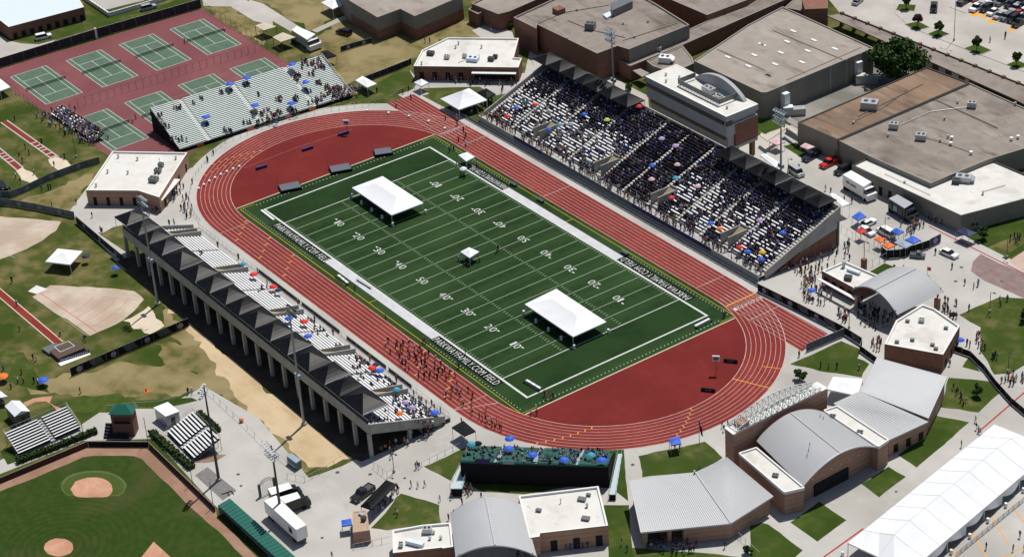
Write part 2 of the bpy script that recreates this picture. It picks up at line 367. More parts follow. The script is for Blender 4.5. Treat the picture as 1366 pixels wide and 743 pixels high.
# ================================================================ GROUND
def PX(pts, z=0): return [G(a, b, z) for a, b in pts]
sheet('ground', [(-2500, -1800), (2500, -1800), (2500, 3500), (-2500, 3500)], 0, 'ground')
sheet('plaza_paving', PX([(985, 190), (1040, 172), (1062, 165), (1095, 205), (1300, 322), (1500, 420), (1500, 900), (500, 900), (395, 775), (285, 672), (205, 585), (110, 588), (-20, 640), (-20, 622), (100, 572), (140, 545), (215, 545), (272, 515), (345, 557), (412, 637), (455, 622), (500, 600), (560, 540), (700, 480), (1000, 380), (1000, 300)]), .010, 'concrete')
TCX0, TCX1, TCY, TR0, LW = 1.0, 105.0, 24.35, 30.5, 1.06
TR1 = TR0+8*LW
def oval(r, n=40, x0=TCX0, x1=TCX1):
    a = [(x1+r*math.cos(t), TCY+r*math.sin(t)) for t in [(-PI/2+PI*i/n) for i in range(n+1)]]
    b = [(x0+r*math.cos(t), TCY+r*math.sin(t)) for t in [(PI/2+PI*i/n) for i in range(n+1)]]
    return a+b
def ring(mb, r0, r1, z, n=40):
    a, b = oval(r0, n), oval(r1, n); k = len(a)
    vs = [(x, y, z) for x, y in a]+[(x, y, z) for x, y in b]
    mb.add(vs, [[i, k+i, k+(i+1) % k, (i+1) % k] for i in range(k)]); return mb
sheet('track_apron', oval(TR1+4.2), .016, 'concrete')
sheet('far_apron', [(-32, 60), (134, 60), (134, 68.5), (-12, 68.5), (-32, 66)], .020, 'concrete')
struct(ring(MB(), TR0, TR1, .034), 'running_track', 'track')
sheet('sprint_chute', [(-29.4, TCY+TR0), (TCX0, TCY+TR0), (TCX0, TCY+TR1), (-29.4, TCY+TR1)], .028, 'track')
sheet('sprint_chute', [(TCX1, TCY+TR0), (134.5, TCY+TR0), (132.9, TCY+TR1+.5), (TCX1, TCY+TR1)], .028, 'track')
sheet('dzone', oval(TR0), .028, 'dzone')
# lane lines
mb = MB()
for i in range(9):
    r = TR0+i*LW; wd = .13 if i in (0, 8) else .08
    ring(mb, r-wd/2, r+wd/2, .046)
for i in range(9):
    y = TCY+TR0+i*LW; wd = .085
    for x0, x1 in ((-29.4, TCX0), (TCX1, 133.5)):
        mb.add([(x0, y-wd/2, .045), (x1, y-wd/2, .045), (x1, y+wd/2, .045), (x0, y+wd/2, .045)], [[0, 1, 2, 3]])
for x in (41, 99.3, 117.5, -4.5):      # lines across the far straight
    mb.add([(x-.06, TCY+TR0, .052), (x+.06, TCY+TR0, .052), (x+.06, TCY+TR1, .052), (x-.06, TCY+TR1, .052)], [[0, 1, 2, 3]])
for x in (3.0, 103.5):
    mb.add([(x-.05, TCY-TR1, .052), (x+.05, TCY-TR1, .052), (x+.05, TCY-TR0, .052), (x-.05, TCY-TR0, .052)], [[0, 1, 2, 3]])
mb.add([(103.6, TCY-TR1, .053), (103.75, TCY-TR1, .053), (107.6, TCY-TR0, .053), (107.45, TCY-TR0, .053)], [[0, 1, 2, 3]])
struct(mb, 'lane_lines', mat('lane_line_paint', (.60, .50, .47), .8, .2, var=(.46, .33, .30), scale=.8, detail=6))
mb = MB()
def tdash(ang, r, l, wd, cx):                # short radial dash on the bend
    c, s = math.cos(ang), math.sin(ang)
    o = Vector((cx+r*c, TCY+r*s, .056)); t = Vector((-s, c, 0)); n = Vector((c, s, 0))
    mb.add([o-t*l/2-n*wd/2, o+t*l/2-n*wd/2, o+t*l/2+n*wd/2, o-t*l/2+n*wd/2], [[0, 3, 2, 1]])
for i in range(8):
    r = TR0+(i+.5)*LW
    tdash(PI+.30+.045*i, r, .22, .8, TCX0); tdash(PI+.42+.05*i, r, .2, .7, TCX0)
    tdash(-.05-.035*i, r, .2, .75, TCX1); tdash(.42, r, .22, .95, TCX1); tdash(-.75-.04*i, r, .25, .7, TCX1); tdash(.62, r, .18, .9, TCX1) if i > 3 else None
for k in range(9):                            # relay marks along the near straight
    for i in (0, 2, 4, 6):
        x, y = 2+k*11.2+i*1.1, TCY-TR0-(i+.5)*LW
        if k < 3 or k > 6: mb.add([(x-.15, y-.42, .056), (x+.15, y-.42, .056), (x+.15, y+.42, .056), (x-.15, y+.42, .056)], [[0, 1, 2, 3]])
mb.add([(109.6, TCY+TR0, .057), (109.9, TCY+TR0, .057), (109.9, TCY+TR1, .057), (109.6, TCY+TR1, .057)], [[0, 1, 2, 3]])
struct(mb, 'track_marks', 'oline')
# ---- turf field
YD = .9144; FX, FY = 120*YD, 160/3*YD
def half(x):
    dx = max(TCX0-x, x-TCX1, 0); return math.sqrt(TR0**2-dx**2)-.25
xs = [-5.3, -3, -1, 1, 50, 105, 108, 111, 114.75]
tp = [(x, TCY-half(x)) for x in xs]+[(x, TCY+half(x)) for x in xs[::-1]]
turf = sheet('football_field', tp, .040, 'turf')
_n = M['turf'].node_tree; _b = _n.nodes['Principled BSDF']; _g = _n.nodes.new('ShaderNodeNewGeometry'); _s = _n.nodes.new('ShaderNodeSeparateXYZ'); _n.links.new(_g.outputs['Position'], _s.inputs[0])
_m = _n.nodes.new('ShaderNodeMath'); _m.operation = 'PINGPONG'; _m.inputs[1].default_value = 4.572; _n.links.new(_s.outputs[0], _m.inputs[0])
_c = _n.nodes.new('ShaderNodeMath'); _c.operation = 'GREATER_THAN'; _c.inputs[1].default_value = 2.286; _n.links.new(_m.outputs[0], _c.inputs[0])
_k = _n.nodes.new('ShaderNodeMath'); _k.operation = 'MULTIPLY'; _k.inputs[1].default_value = .16; _n.links.new(_c.outputs[0], _k.inputs[0])
_x = _n.nodes.new('ShaderNodeMix'); _x.data_type = 'RGBA'; _n.links.new(_k.outputs[0], _x.inputs[0]); _n.links.new(_b.inputs['Base Color'].links[0].from_socket, _x.inputs[6]); _x.inputs[7].default_value = (.045, .085, .03, 1); _n.links.new(_x.outputs[2], _b.inputs['Base Color'])
def rect(mb, x0, x1, y0, y1, z): mb.add([(x0, y0, z), (x1, y0, z), (x1, y1, z), (x0, y1, z)], [[0, 1, 2, 3]])
mb = MB(); B = .52
mb2 = MB(); rect(mb2, 0, 10*YD, 0, FY, .0475); rect(mb2, 110*YD, FX, 0, FY, .0475); rect(mb2, -5.1, -.45, .5, FY-.5, .0475)
struct(mb2, 'end_zone', mat('end_zone_turf', (.0105, .028, .0075), .95, .1, var=(.014, .035, .010), scale=.5, detail=9, var2=(.018, .043, .012), scale2=.08), turf)
rect(mb, -.42, 0, -B, FY+B, .052); rect(mb, FX, FX+.42, -B, FY+B, .052); rect(mb, 0, FX, -B, 0, .052); rect(mb, 0, FX, FY, FY+B, .052)
for g in (10, 110): rect(mb, g*YD-.11, g*YD+.11, 0, FY, .052)
struct(mb, 'field_border_lines', 'line', turf)
mb = MB()
for k in range(15, 110, 5): rect(mb, k*YD-.07, k*YD+.07, .1, FY-.1, .051)
for k in range(11, 110):
    if k % 5 == 0: continue
    for y in (.15, FY/3-.35, 2*FY/3-.35, FY-.85): rect(mb, k*YD-.06, k*YD+.06, y, y+.7, .051)
struct(mb, 'yard_lines', mat('yard_line_paint', (.34, .40, .31), .9, .1), turf)
mb = MB()
NBX0, NBX1 = G(437.3, 347.4).x, G(579.6, 451).x
FBX0, FBX1 = G(670.5, 254.3).x, G(828.6, 344).x
rect(mb, NBX0, NBX1, -2.6, -B-.01, .052); rect(mb, FBX0, FBX1, FY+B+.01, FY+2.6, .052)
struct(mb, 'team_area_band', 'rope', turf)
mb = MB()
for y in (-4.0, FY+4.0):
    for k in range(int((FX+8)/1.05)):
        x = -4+k*1.05
        if y < 0 and NBX0-3 < x < NBX1+1 or y > 0 and FBX0-1 < x < FBX1+1: continue
        rect(mb, x-.12, x+.12, y-.12, y+.12, .051)
for x in (-3.6, FX+3.6):
    for k in range(50): rect(mb, x-.13, x+.13, -.5+k*1.02-.13, -.5+k*1.02+.13, .051)
struct(mb, 'restraint_dots', 'dimline', turf)
mb = MB()
for y in (-4.75, FY+4.75): rect(mb, -4.4, FX+4.4, y-.09, y+.09, .050)
for x in (-4.4, FX+4.4-.2):
    rect(mb, x, x+.14, -4.75, -.7, .0495); rect(mb, x, x+.14, FY+.7, FY+4.75, .0495)
rect(mb, 54.8, 55, -4.7, -2.6, .0495); rect(mb, 54.8, 55, FY+2.6, FY+4.7, .0495)
struct(mb, 'soccer_lines', 'yline', turf)
mb = MB()
for x in (-5.3, 114.75): rect(mb, x-.16, x+.16, TCY-half(x), TCY+half(x), .056)
struct(mb, 'turf_edge_strip', mat('turf_edge', (.55, .45, .33), .9, .1))
mb = MB()
for a, b in (((326, 224.5), (395, 197.5)), ((395, 197.5), (470, 173))): mb.wall(G(*a), G(*b), .1, .031, .034)
struct(mb, 'dzone_line', mat('tan_line', (.34, .17, .12), .9, .1))
def text_mesh(txt, name, bold=-.004):
    cu = bpy.data.curves.new(name, 'FONT'); cu.body = txt; cu.size = 1; cu.space_character = 1.12; cu.offset = bold; cu.resolution_u = 3
    o = bpy.data.objects.new(name, cu); C.objects.link(o)
    bpy.context.view_layer.update()
    me = bpy.data.meshes.new_from_object(o.evaluated_get(bpy.context.evaluated_depsgraph_get()))
    bpy.data.objects.remove(o); bpy.data.curves.remove(cu)
    n = len(me.vertices); co = np.zeros(n*3); me.vertices.foreach_get('co', co); co = co.reshape(-1, 3)
    fs = [list(p.vertices) for p in me.polygons]
    lo, hi = co.min(0), co.max(0)
    return (co-lo)/np.maximum(hi-lo, 1e-6)*[1, 1, 0], fs
TXT = {}
def ground_text(mb, txt, x, y, L, H, z, flip=False):
    """lettering L long and H high; x,y is its lower left corner as read"""
    if txt not in TXT: TXT[txt] = text_mesh(txt, 'lettering')
    co, fs = TXT[txt]; s = -1 if flip else 1
    mb.add([(x+s*c[0]*L, y+s*c[1]*H, z) for c in co], fs)
def plane_text(mb, txt, o, ux, uy):
    if txt not in TXT: TXT[txt] = text_mesh(txt, 'lettering')
    co, fs = TXT[txt]; o, ux, uy = Vector(o), Vector(ux), Vector(uy)
    mb.add([o+ux*float(c[0])+uy*float(c[1]) for c in co], fs)
mb = MB(); mk = MB()
a0, a1 = G(366, 301).x, G(436.5, 349.5).x
b0, b1 = G(580, 452.5).x, G(663.5, 512).x
for x0, x1 in ((a0, a1), (b0, b1)):
    ground_text(mb, 'PARKWAYFAMILY.COM FIELD', x0, -2.8, x1-x0, 1.8, .056); rect(mk, x0-.4, x1+.4, -3.3, -B-.02, .0500)
c1, c0 = G(922, 397.5).x, G(829.5, 345.5).x
d1, d0 = G(678, 251).x, G(624, 222).x
for x1, x0 in ((c1, c0), (d1, d0)):
    ground_text(mb, 'PARKWAYFAMILY.COM FIELD', x1, FY+2.8, x1-x0, 1.8, .056, True); rect(mk, x0-.4, x1+.4, FY+B+.02, FY+3.3, .0500)
struct(mk, 'lettering_backing', mat('dark_turf', (.006, .010, .006), .95, .1), turf)
for k, t in zip(range(20, 101, 10), '10 20 30 40 50 40 30 20 10'.split()):
    X = k*YD
    for s, yb in ((1, 9.0), (-1, FY-9.0)):
        dd = .25
        w0 = .55 if t[0] == '1' else 1.15
        ground_text(mb, t[0], X-s*(dd+w0+.1), yb, w0, 1.9, .058, s < 0)
        ground_text(mb, t[1], X+s*dd, yb, 1.25, 1.9, .058, s < 0)
        if t != '50':
            dr = -1 if k < 60 else 1; ym = yb+s*1.5
            xa = X+dr*1.75
            tri = [(xa, ym-.28, .058), (xa+dr*.9, ym, .058), (xa, ym+.28, .058)]
            mb.add(tri if dr > 0 else tri[::-1], [[0, 1, 2]])
struct(mb, 'field_lettering', 'line', turf)
mb = MB()
for i in range(8):
    y = TCY+TR0+(7-i+.28)*LW
    TXTN = str(8-i)
    if TXTN not in TXT: TXT[TXTN] = text_mesh(TXTN, 'lettering')
    co, fs = TXT[TXTN]
    mb.add([(111.5+c[1]*1.1, y+.65-c[0]*.65, .058) for c in co], fs)
struct(mb, 'lane_numbers', 'line')
# ---- grass and dirt
sheet('dirt_strip', [G(224, 412), Vector((33, -40.2, 0)), Vector((60, -40.2, 0)), Vector((85, -40.2, 0)), Vector((104, -40.2, 0)), G(470, 612)]+PX([(438, 622), (412, 623), (385, 600), (362, 577), (346, 557), (326, 536), (304, 513), (286, 490), (268, 462), (250, 440), (234, 420)]), .009, 'tandirt')
sheet('dry_grass', PX([(216, 405), (300, 480), (400, 575), (425, 622), (405, 632), (370, 600), (340, 562), (300, 532), (262, 505), (240, 470), (222, 440)]), .0075, 'dry')
sheet('dry_grass', PX([(25, 510), (95, 498), (170, 482), (255, 488), (285, 515), (240, 528), (120, 529), (40, 527)]), .007, 'dry')
sheet('dry_grass', PX([(398, 62), (470, 18), (520, 30), (630, 30), (668, 45), (650, 52), (586, 52), (560, 76), (545, 82), (452, 115), (430, 95)]), .006, 'dry')
sheet('dry_grass', K('D1', [(90, 345), (480, 200), (440, 290), (360, 400), (220, 375)]), .006, 'dry')
sheet('dry_grass', K('C2', [(0, 0), (380, 0), (490, 60), (460, 80), (300, 160), (220, 120), (60, 20)]), .006, 'dry')
sheet('dry_grass', K('C1', [(1060, 35), (1200, 35), (1300, 95), (1366, 150), (1366, 240), (1290, 190)]), .007, 'dry')
sheet('bare_soil', K('E1', [(640, 265), (770, 190), (800, 230), (850, 290), (790, 330), (690, 310)]), .008, 'sand')
sheet('bare_soil', K('E1', [(800, 380), (880, 370), (1010, 430), (1080, 540), (900, 500), (830, 440)]), .006, 'dry')
for s, pts in (('F3', [(670, 215), (1015, 140), (1110, 225), (965, 300), (690, 325)]), ('F2', [(880, 270), (1115, 165), (1080, 240), (1020, 345)]),
               ('F2', [(605, 590), (760, 410), (960, 470), (970, 565), (690, 600)]), ('E4', [(145, 490), (415, 370), (510, 410), (500, 460), (560, 490), (520, 560), (300, 525)]),
               ('E4', [(1030, 235), (1240, 140), (1600, 170), (1600, 420), (1366, 500), (1300, 540), (1210, 545), (1140, 420), (1140, 300)]),
               ('E4', [(975, 560), (1190, 580), (1240, 640), (1130, 742), (930, 715)]), ('C1', [(55, 190), (440, 50), (560, 105), (730, 70), (980, -20), (1050, -20), (1030, 5), (290, 205), (180, 222), (60, 210)]),
               ('C2', [(420, 555), (550, 480), (810, 345), (800, 400), (770, 460), (690, 490)]), ('C2', [(870, 500), (1000, 470), (1200, 520), (1366, 490), (1366, 540), (1180, 640), (1130, 630)]),
               ('E1', [(0, 420), (120, 430), (260, 640), (100, 600), (0, 570)]), ('F3', [(640, 690), (1250, 742), (1250, 800), (640, 800)])):
    sheet('worn_lawn', K(s, pts), .026, 'lawn2')
for s, pts in (((0, 0, 1), [(612, 640), (645, 656), (700, 659), (762, 648), (800, 640), (838, 668), (832, 598), (640, 598)]), ('F3', [(490, 470), (620, 470), (645, 800), (520, 800)]),
               ('E4', [(1045, 505), (1080, 455), (1140, 530)]), ('F4', [(905, 5), (1080, 40), (808, 275), (710, 210), (850, 110)]), ('F4', [(520, 360), (660, 270), (750, 322), (612, 430)]),
               ('F4', [(150, 560), (300, 450), (440, 548), (290, 660)]), ('F4', [(0, 560), (35, 570), (215, 705), (120, 790), (-60, 790), (-60, 580)]), ('D4', [(1080, 540), (1366, 370), (1500, 330), (1500, 440), (1366, 505), (1180, 585)]),
               ('D4', [(1250, 640), (1366, 565), (1450, 560), (1366, 605), (1275, 650)]), ('D4', [(555, 715), (640, 668), (705, 690), (610, 742)]),
               ('C4', [(-60, 640), (40, 610), (110, 650), (20, 700)]), ('D4', [(110, 60), (180, 40), (260, 110), (220, 130)]),
               ('C1', [(-40, -20), (440, -20), (-40, 60)]), ('F1', [(0, 190), (60, 180), (100, 240), (40, 260)]), ('E1', [(320, 680), (620, 640), (700, 700), (560, 742), (350, 742)]), ('E1', [(700, 680), (1000, 665), (1030, 680), (900, 710), (720, 712)])):
    sheet('green_lawn', K(s, pts), .028, 'lawn')
for pts in ([(700, 55), (715, 25), (803, 30), (795, 60)], [(748, 130), (815, 115), (872, 145), (800, 162)], [(866, 180), (920, 157), (977, 180), (910, 202)], [(1055, 255), (1120, 232), (1195, 265), (1132, 290)], [(1275, 340), (1330, 317), (1395, 345), (1330, 362)]):
    pass
# walks and roads
M['yard'] = mat('service_yard_paving', (.24, .225, .20), .95, .1, var=(.30, .28, .25), scale=.4, detail=9, var2=(.17, .16, .14), scale2=.1)
sheet('service_yard', K('C4', [(-40, 660), (110, 560), (590, 290), (640, 330), (850, 345), (250, 620), (190, 660), (90, 610)]), .018, 'yard')
sheet('back_path', K('C3', [(470, 410), (530, 392), (600, 440), (720, 500), (730, 640), (560, 500)]), .016, 'road')
sheet('understand_shade', [(-2, -19), (106.6, -19), (106.6, -39.5), (103, -40.6), (70, -40.5), (40, -40.4), (-2, -40.2)], .0155, mat('understand_shade_tone', (.06, .052, .042), 1, 0, var=(.09, .078, .06), scale=.3, detail=8))  # near-black ground colour deepens the stand's shade, edge set along its cast shadow
sheet('bare_soil', K('E1', [(120, 690), (230, 655), (262, 662), (325, 722), (300, 738), (240, 684), (140, 712)]), .034, 'infield')
sheet('upper_path', K('C1', [(-60, 170), (0, 185), (50, 215), (110, 228), (200, 233), (295, 208), (240, 240), (-60, 325)]), .012, 'road')
sheet('upper_road', K('C1', [(1050, -20), (1240, -20), (1420, 75), (1420, 135), (1320, 110), (1200, 36), (1060, 33)]), .012, 'road')
sheet('upper_road', K('C2', [(-30, 0), (40, 20), (215, 130), (350, 215), (322, 232), (280, 212), (190, 168), (-30, 40)]), .013, 'road')
sheet('upper_path', K('C2', [(295, 160), (480, 75), (500, 88), (322, 172)]), .014, 'road')
sheet('upper_path', K('C1', [(440, -20), (760, -20), (750, 5), (540, 55)]), .014, 'road')
sheet('corner_patio', K('D1', [(360, 400), (450, 280), (700, 250), (950, 200), (1000, 170), (1040, 420), (1065, 520), (900, 505), (640, 470), (590, 480), (520, 520), (700, 640), (700, 720), (640, 700), (480, 520)]), .012, 'concrete')
sheet('corner_patio', PX([(545, 128), (556, 112), (545, 92), (552, 100), (700, 98), (708, 62), (735, 60), (736, 72), (716, 96), (705, 120), (660, 128), (640, 116), (566, 118)]), .022, 'concrete')
sheet('corner_patio', K('C2', [(1130, 160), (1240, 110), (1340, 170), (1366, 250), (1180, 200)]), .014, 'concrete')
sheet('parking_lot', K('C4', [(300, -60), (1600, -60), (1600, 560), (1366, 450), (1130, 380), (410, 72)]), .012, 'road')
for pts in ([(700, 55), (715, 25), (803, 30), (795, 60)], [(748, 130), (815, 115), (872, 145), (800, 162)], [(866, 180), (920, 157), (977, 180), (910, 202)], [(1055, 255), (1120, 232), (1195, 265), (1132, 290)], [(1275, 340), (1330, 317), (1395, 345), (1330, 362)]):
    q = K('C4', pts); c = cen(q)
    struct(MB().prism([c+(p-c)*1.06 for p in q], .0, .12), 'planting_kerb', 'concrete')
    sheet('planting_bed', q, .135, 'lawn')
mb = MB()
for a, b in (((415, -30), (395, 40)), ((690, -30), (700, 75)), ((700, 75), (760, 130)), ((760, 130), (860, 180)), ((980, 40), (1060, 70)), ((860, 180), (1366, 375))):
    p, q = K('C4', a), K('C4', b); mb.wall(p, q, .25, .0, .13)
struct(mb, 'lot_kerb', 'concrete')
mb = MB()
for a, b in (((1090, 85), (1130, 70)), ((1145, 92), (1170, 80)), ((1180, 120), (1210, 105)), ((1290, 160), (1366, 115))):
    p, q = K('C4', a), K('C4', b); d = (q-p).normalized(); n = Vector((-d.y, d.x, 0))*.9
    mb.add([p-n+Vector((0, 0, .018)), q-n+Vector((0, 0, .018)), q+n+Vector((0, 0, .018)), p+n+Vector((0, 0, .018))], [[0, 1, 2, 3]])
struct(mb, 'stall_paint', 'oline')
mb = MB()
for i in range(9):
    for (x0, y0), (dx, dy) in (((1062+i*33, 62+i*15.5), (62, -38)), ((1135+i*33, 15+i*15.5), (62, -38))):
        p, q = K('C4', (x0, y0)), K('C4', (x0+dx, y0+dy)); mb.wall(p, q, .12, .013, .017)
struct(mb, 'stall_lines', 'dimline')
mb = MB()
for sh, x, y in (('F1', 1240, 310), ('F1', 1255, 370), ('F2', 430, 300), ('F2', 350, 640), ('E4', 1010, 60), ('E4', 1250, 60), ('D4', 640, 660), ('D4', 1040, 690), ('F4', 700, 400), ('F3', 640, 260), ('D4', 480, 300), ('F2', 780, 330), ('F2', 600, 310)):
    p = K(sh, (x, y)); mb.bar((p.x, p.y, .012), (p.x, p.y, .03), R.uniform(.3, .55), 10)
struct(mb, 'manhole_covers', 'dsteel')
sheet('brick_plaza', K('D4', [(1140, 620), (1240, 670), (1366, 722), (1600, 760), (1600, 860), (1366, 850), (1160, 760), (1090, 710), (1100, 660)]), .014, 'asphaltred')
sheet('tan_plaza', K('D4', [(1290, 655), (1366, 605), (1600, 590), (1600, 780), (1366, 712)]), .016, mat('tan_paving', (.46, .33, .27), .9, .1, var=(.5, .37, .30), scale=.4))
mb = MB()
def stripe(sheetn, a, b, w_, z=.034):
    p, q = K(sheetn, a), K(sheetn, b); d = (q-p).normalized(); n = Vector((-d.y, d.x, 0))*w_/2; zz = Vector((0, 0, z))
    mb.add([p-n+zz, q-n+zz, q+n+zz, p+n+zz], [[0, 1, 2, 3]])
for sh, a, b in (('F4', (170, 850), (530, 592)), ((0, 0, 1), (1304, 577), (1410, 486)), ('D4', (870, 475), (1366, 722)), ('D4', (0, 0), (1, 1))):
    stripe(sh, a, b, .35)
struct(mb, 'fire_lane_stripe', 'kerbpaint')
mb = MB()
for a, b in (((1300, 465), (1366, 560)), ((1180, 500), (1290, 680)), ((1090, 590), (1170, 742)), ((985, 680), (1020, 742)), ((1250, 742), (1420, 660))):
    stripe('F4', a, b, .22)
struct(mb, 'parking_stripes', 'oline')
# jumps, throws and vault areas
def strip(name, s, a, b, w_, z, mt):
    p, q = K(s, a), K(s, b); d = (q-p).normalized(); n = Vector((-d.y, d.x, 0))*w_/2
    return sheet(name, [p-n, q-n, q+n, p+n], z, mt)
for i, (s, a, b) in enumerate((('D1', (-60, 40), (105, 178)), ('D1', (20, -70), (290, 122)), ('E1', (-60, 70), (308, 382)))):
    strip('runway_edge', s, a, b, 2.2, .012, 'sand' if i == 2 else 'dimline'); strip('runway', s, a, b, 1.5 if i < 2 else 1.7, .018, 'track')
mb = MB()
for s, ps in (('D1', [(5, 100), (20, 113), (37, 125), (55, 140)]), ('D1', [(175, 42), (195, 57), (212, 69), (228, 80), (255, 98), (278, 114)])):
    for p in ps:
        a = K(s, p); mb.prism([a+Vector((-.25, -.75, 0)), a+Vector((.1, -.95, 0)), a+Vector((.25, .75, 0)), a+Vector((-.1, .95, 0))], .019, .026)
struct(mb, 'takeoff_boards', 'line')
sheet('sand_pit', K('D1', [(82, 188), (112, 172), (165, 195), (205, 235), (170, 255), (110, 235)]), .02, 'sand')
sheet('sand_pit', K('D1', [(250, 128), (290, 115), (350, 135), (392, 178), (330, 196), (270, 165)]), .02, 'sand')
a = K('D1', [(-60, 420), (0, 425), (318, 452), (290, 500), (220, 550), (140, 595), (60, 628), (0, 647), (-60, 655)])
sheet('throwing_sector', a, .012, 'sector')
mb = MB(); stripe('D1', (-60, 455), (310, 458), .12); stripe('D1', (-40, 600), (80, 640), .12); stripe('D1', (-40, 480), (230, 470), .1)
struct(mb, 'sector_lines', 'dimline')
sheet('throwing_sector', K('E1', [(168, 140), (262, 80), (480, 90), (700, 110), (752, 155), (700, 215), (640, 262), (560, 305), (470, 342)]), .012, 'sector')
sheet('throwing_pad', K('E1', [(145, 112), (190, 80), (248, 100), (192, 126)]), .018, 'whiteroof')
o_, zz = K('E1', (200, 120)), .03
p0, p1 = K('E1', (500, 320)), K('E1', (745, 150))
mb = MB(); stripe('E1', (205, 118), (500, 320), .14, .02); struct(mb, 'sector_lines', 'redline')
mb = MB(); stripe('E1', (240, 102), (745, 150), .2, .02); stripe('E1', (170, 140), (455, 342), .1, .02); struct(mb, 'sector_lines', 'dimline')
a0_, a1_ = math.atan2(p0.y-o_.y, p0.x-o_.x), math.atan2(p1.y-o_.y, p1.x-o_.x)
mb = MB()
for fr in (.55, .66, .78, .9):
    r0 = (p0-o_).length*fr; n = 16
    for i in range(n):
        t0, t1 = a0_+(a1_-a0_)*i/n, a0_+(a1_-a0_)*(i+1)/n
        mb.add([(o_.x+(r0-.07)*math.cos(t0), o_.y+(r0-.07)*math.sin(t0), .021), (o_.x+(r0+.07)*math.cos(t0), o_.y+(r0+.07)*math.sin(t0), .021), (o_.x+(r0+.07)*math.cos(t1), o_.y+(r0+.07)*math.sin(t1), .021), (o_.x+(r0-.07)*math.cos(t1), o_.y+(r0-.07)*math.sin(t1), .021)], [[0, 1, 2, 3]])
struct(mb, 'sector_arcs', mat('faded_red', (.44, .20, .16), .9, .1))
# ---- tennis courts
sheet('tennis_court_slab', PX([(-12, 96), (269, 12), (388, 87), (350, 120), (260, 200), (205, 222), (150, 212), (62, 152), (-12, 102)]), .016, 'courtred')
CT = [[(45, 400), (240, 340), (440, 487), (240, 548)], [(335, 315), (525, 258), (722, 400), (540, 458)], [(612, 232), (797, 177), (1000, 315), (820, 370)], [(877, 152), (1060, 100), (1260, 237), (1083, 287)],
      [(365, 630), (560, 570), (780, 722), (580, 782)], [(652, 542), (840, 477), (1040, 620), (850, 690)], [(935, 452), (1115, 390), (1310, 530), (1130, 590)], [(1203, 365), (1385, 308), (1580, 445), (1400, 500)]]
NETS = []
for pts in CT:
    a, b, c, d = K('C1', pts)       # a-b short far end, b-c long side
    ctr = (a+b+c+d)/4; ul = ((c-b)+(d-a)).normalized(); us = Vector((-ul.y, ul.x, 0))
    if us.dot(b-a) < 0: us = -us
    L, Wd = 23.77/2, 10.97/2
    P = lambda u, v: ctr+us*u+ul*v
    def rr(mb, u0, u1, v0, v1, z):
        q = [P(u0, v0), P(u1, v0), P(u1, v1), P(u0, v1)]; mb.poly([Vector((p.x, p.y, z)) for p in q], z)
    mb = MB(); rr(mb, -Wd, Wd, -L, L, .024); struct(mb, 'tennis_court', 'court')
    mb = MB(); t = .075
    for u in (-Wd, Wd, -4.115, 4.115): rr(mb, u-t, u+t, -L, L, .034)
    for v in (-L, L): rr(mb, -Wd, Wd, v-t, v+t, .036)
    for v in (-6.4, 6.4): rr(mb, -4.115, 4.115, v-t, v+t, .036)
    rr(mb, -t, t, -6.4, 6.4, .038)
    struct(mb, 'court_lines', mat('court_line', (.55, .58, .53), .8, .2) if 'court_line' not in bpy.data.materials else bpy.data.materials['court_line'])
    NETS.append((P(-6.0, 0), P(6.0, 0)))
# ---- baseball field
bg_ = K('F1', [(-120, 440), (0, 398), (200, 322), (430, 222), (480, 214), (700, 215), (740, 232), (1000, 490), (1130, 600), (1270, 742), (1420, 900), (-120, 900)])
sheet('warning_track', K('F1', [(-120, 420), (0, 352), (460, 145), (775, 145), (1125, 495), (1130, 530), (1500, 900), (-120, 900)]), .014, 'warning')
mow = mat('mown_outfield', (.029, .055, .012), 1, 0, var=(.042, .066, .016), scale=.6, detail=10, lo=.38, hi=.66, var2=(.06, .068, .022), scale2=.09, lo2=.5, hi2=.68)
_n = mow.node_tree; _b = _n.nodes['Principled BSDF']; mc = K('F1', (305, 690))
_g = _n.nodes.new('ShaderNodeNewGeometry'); _s = _n.nodes.new('ShaderNodeVectorMath'); _s.operation = 'SUBTRACT'; _s.inputs[1].default_value = tuple(mc)
_n.links.new(_g.outputs['Position'], _s.inputs[0])
_l = _n.nodes.new('ShaderNodeVectorMath'); _l.operation = 'LENGTH'; _n.links.new(_s.outputs[0], _l.inputs[0])
_m = _n.nodes.new('ShaderNodeMath'); _m.operation = 'MULTIPLY'; _m.inputs[1].default_value = 4.2; _n.links.new(_l.outputs['Value'], _m.inputs[0])
_c = _n.nodes.new('ShaderNodeMath'); _c.operation = 'SINE'; _n.links.new(_m.outputs[0], _c.inputs[0])
_r = _n.nodes.new('ShaderNodeMapRange'); _r.inputs[1].default_value = -1; _r.inputs[2].default_value = 1; _r.inputs[3].default_value = 0; _r.inputs[4].default_value = .42; _n.links.new(_c.outputs[0], _r.inputs[0])
_x = _n.nodes.new('ShaderNodeMix'); _x.data_type = 'RGBA'; _f = _n.nodes.new('ShaderNodeMapRange'); _f.inputs[1].default_value = 4; _f.inputs[2].default_value = 24; _f.inputs[3].default_value = 1; _f.inputs[4].default_value = .12; _n.links.new(_l.outputs['Value'], _f.inputs[0])
_q = _n.nodes.new('ShaderNodeMath'); _q.operation = 'MULTIPLY'; _n.links.new(_r.outputs[0], _q.inputs[0]); _n.links.new(_f.outputs[0], _q.inputs[1])
_n.links.new(_q.outputs[0], _x.inputs[0]); _n.links.new(_b.inputs['Base Color'].links[0].from_socket, _x.inputs[6]); _x.inputs[7].default_value = (.020, .040, .008, 1); _n.links.new(_x.outputs[2], _b.inputs['Base Color'])
sheet('baseball_field', bg_, .022, mow)
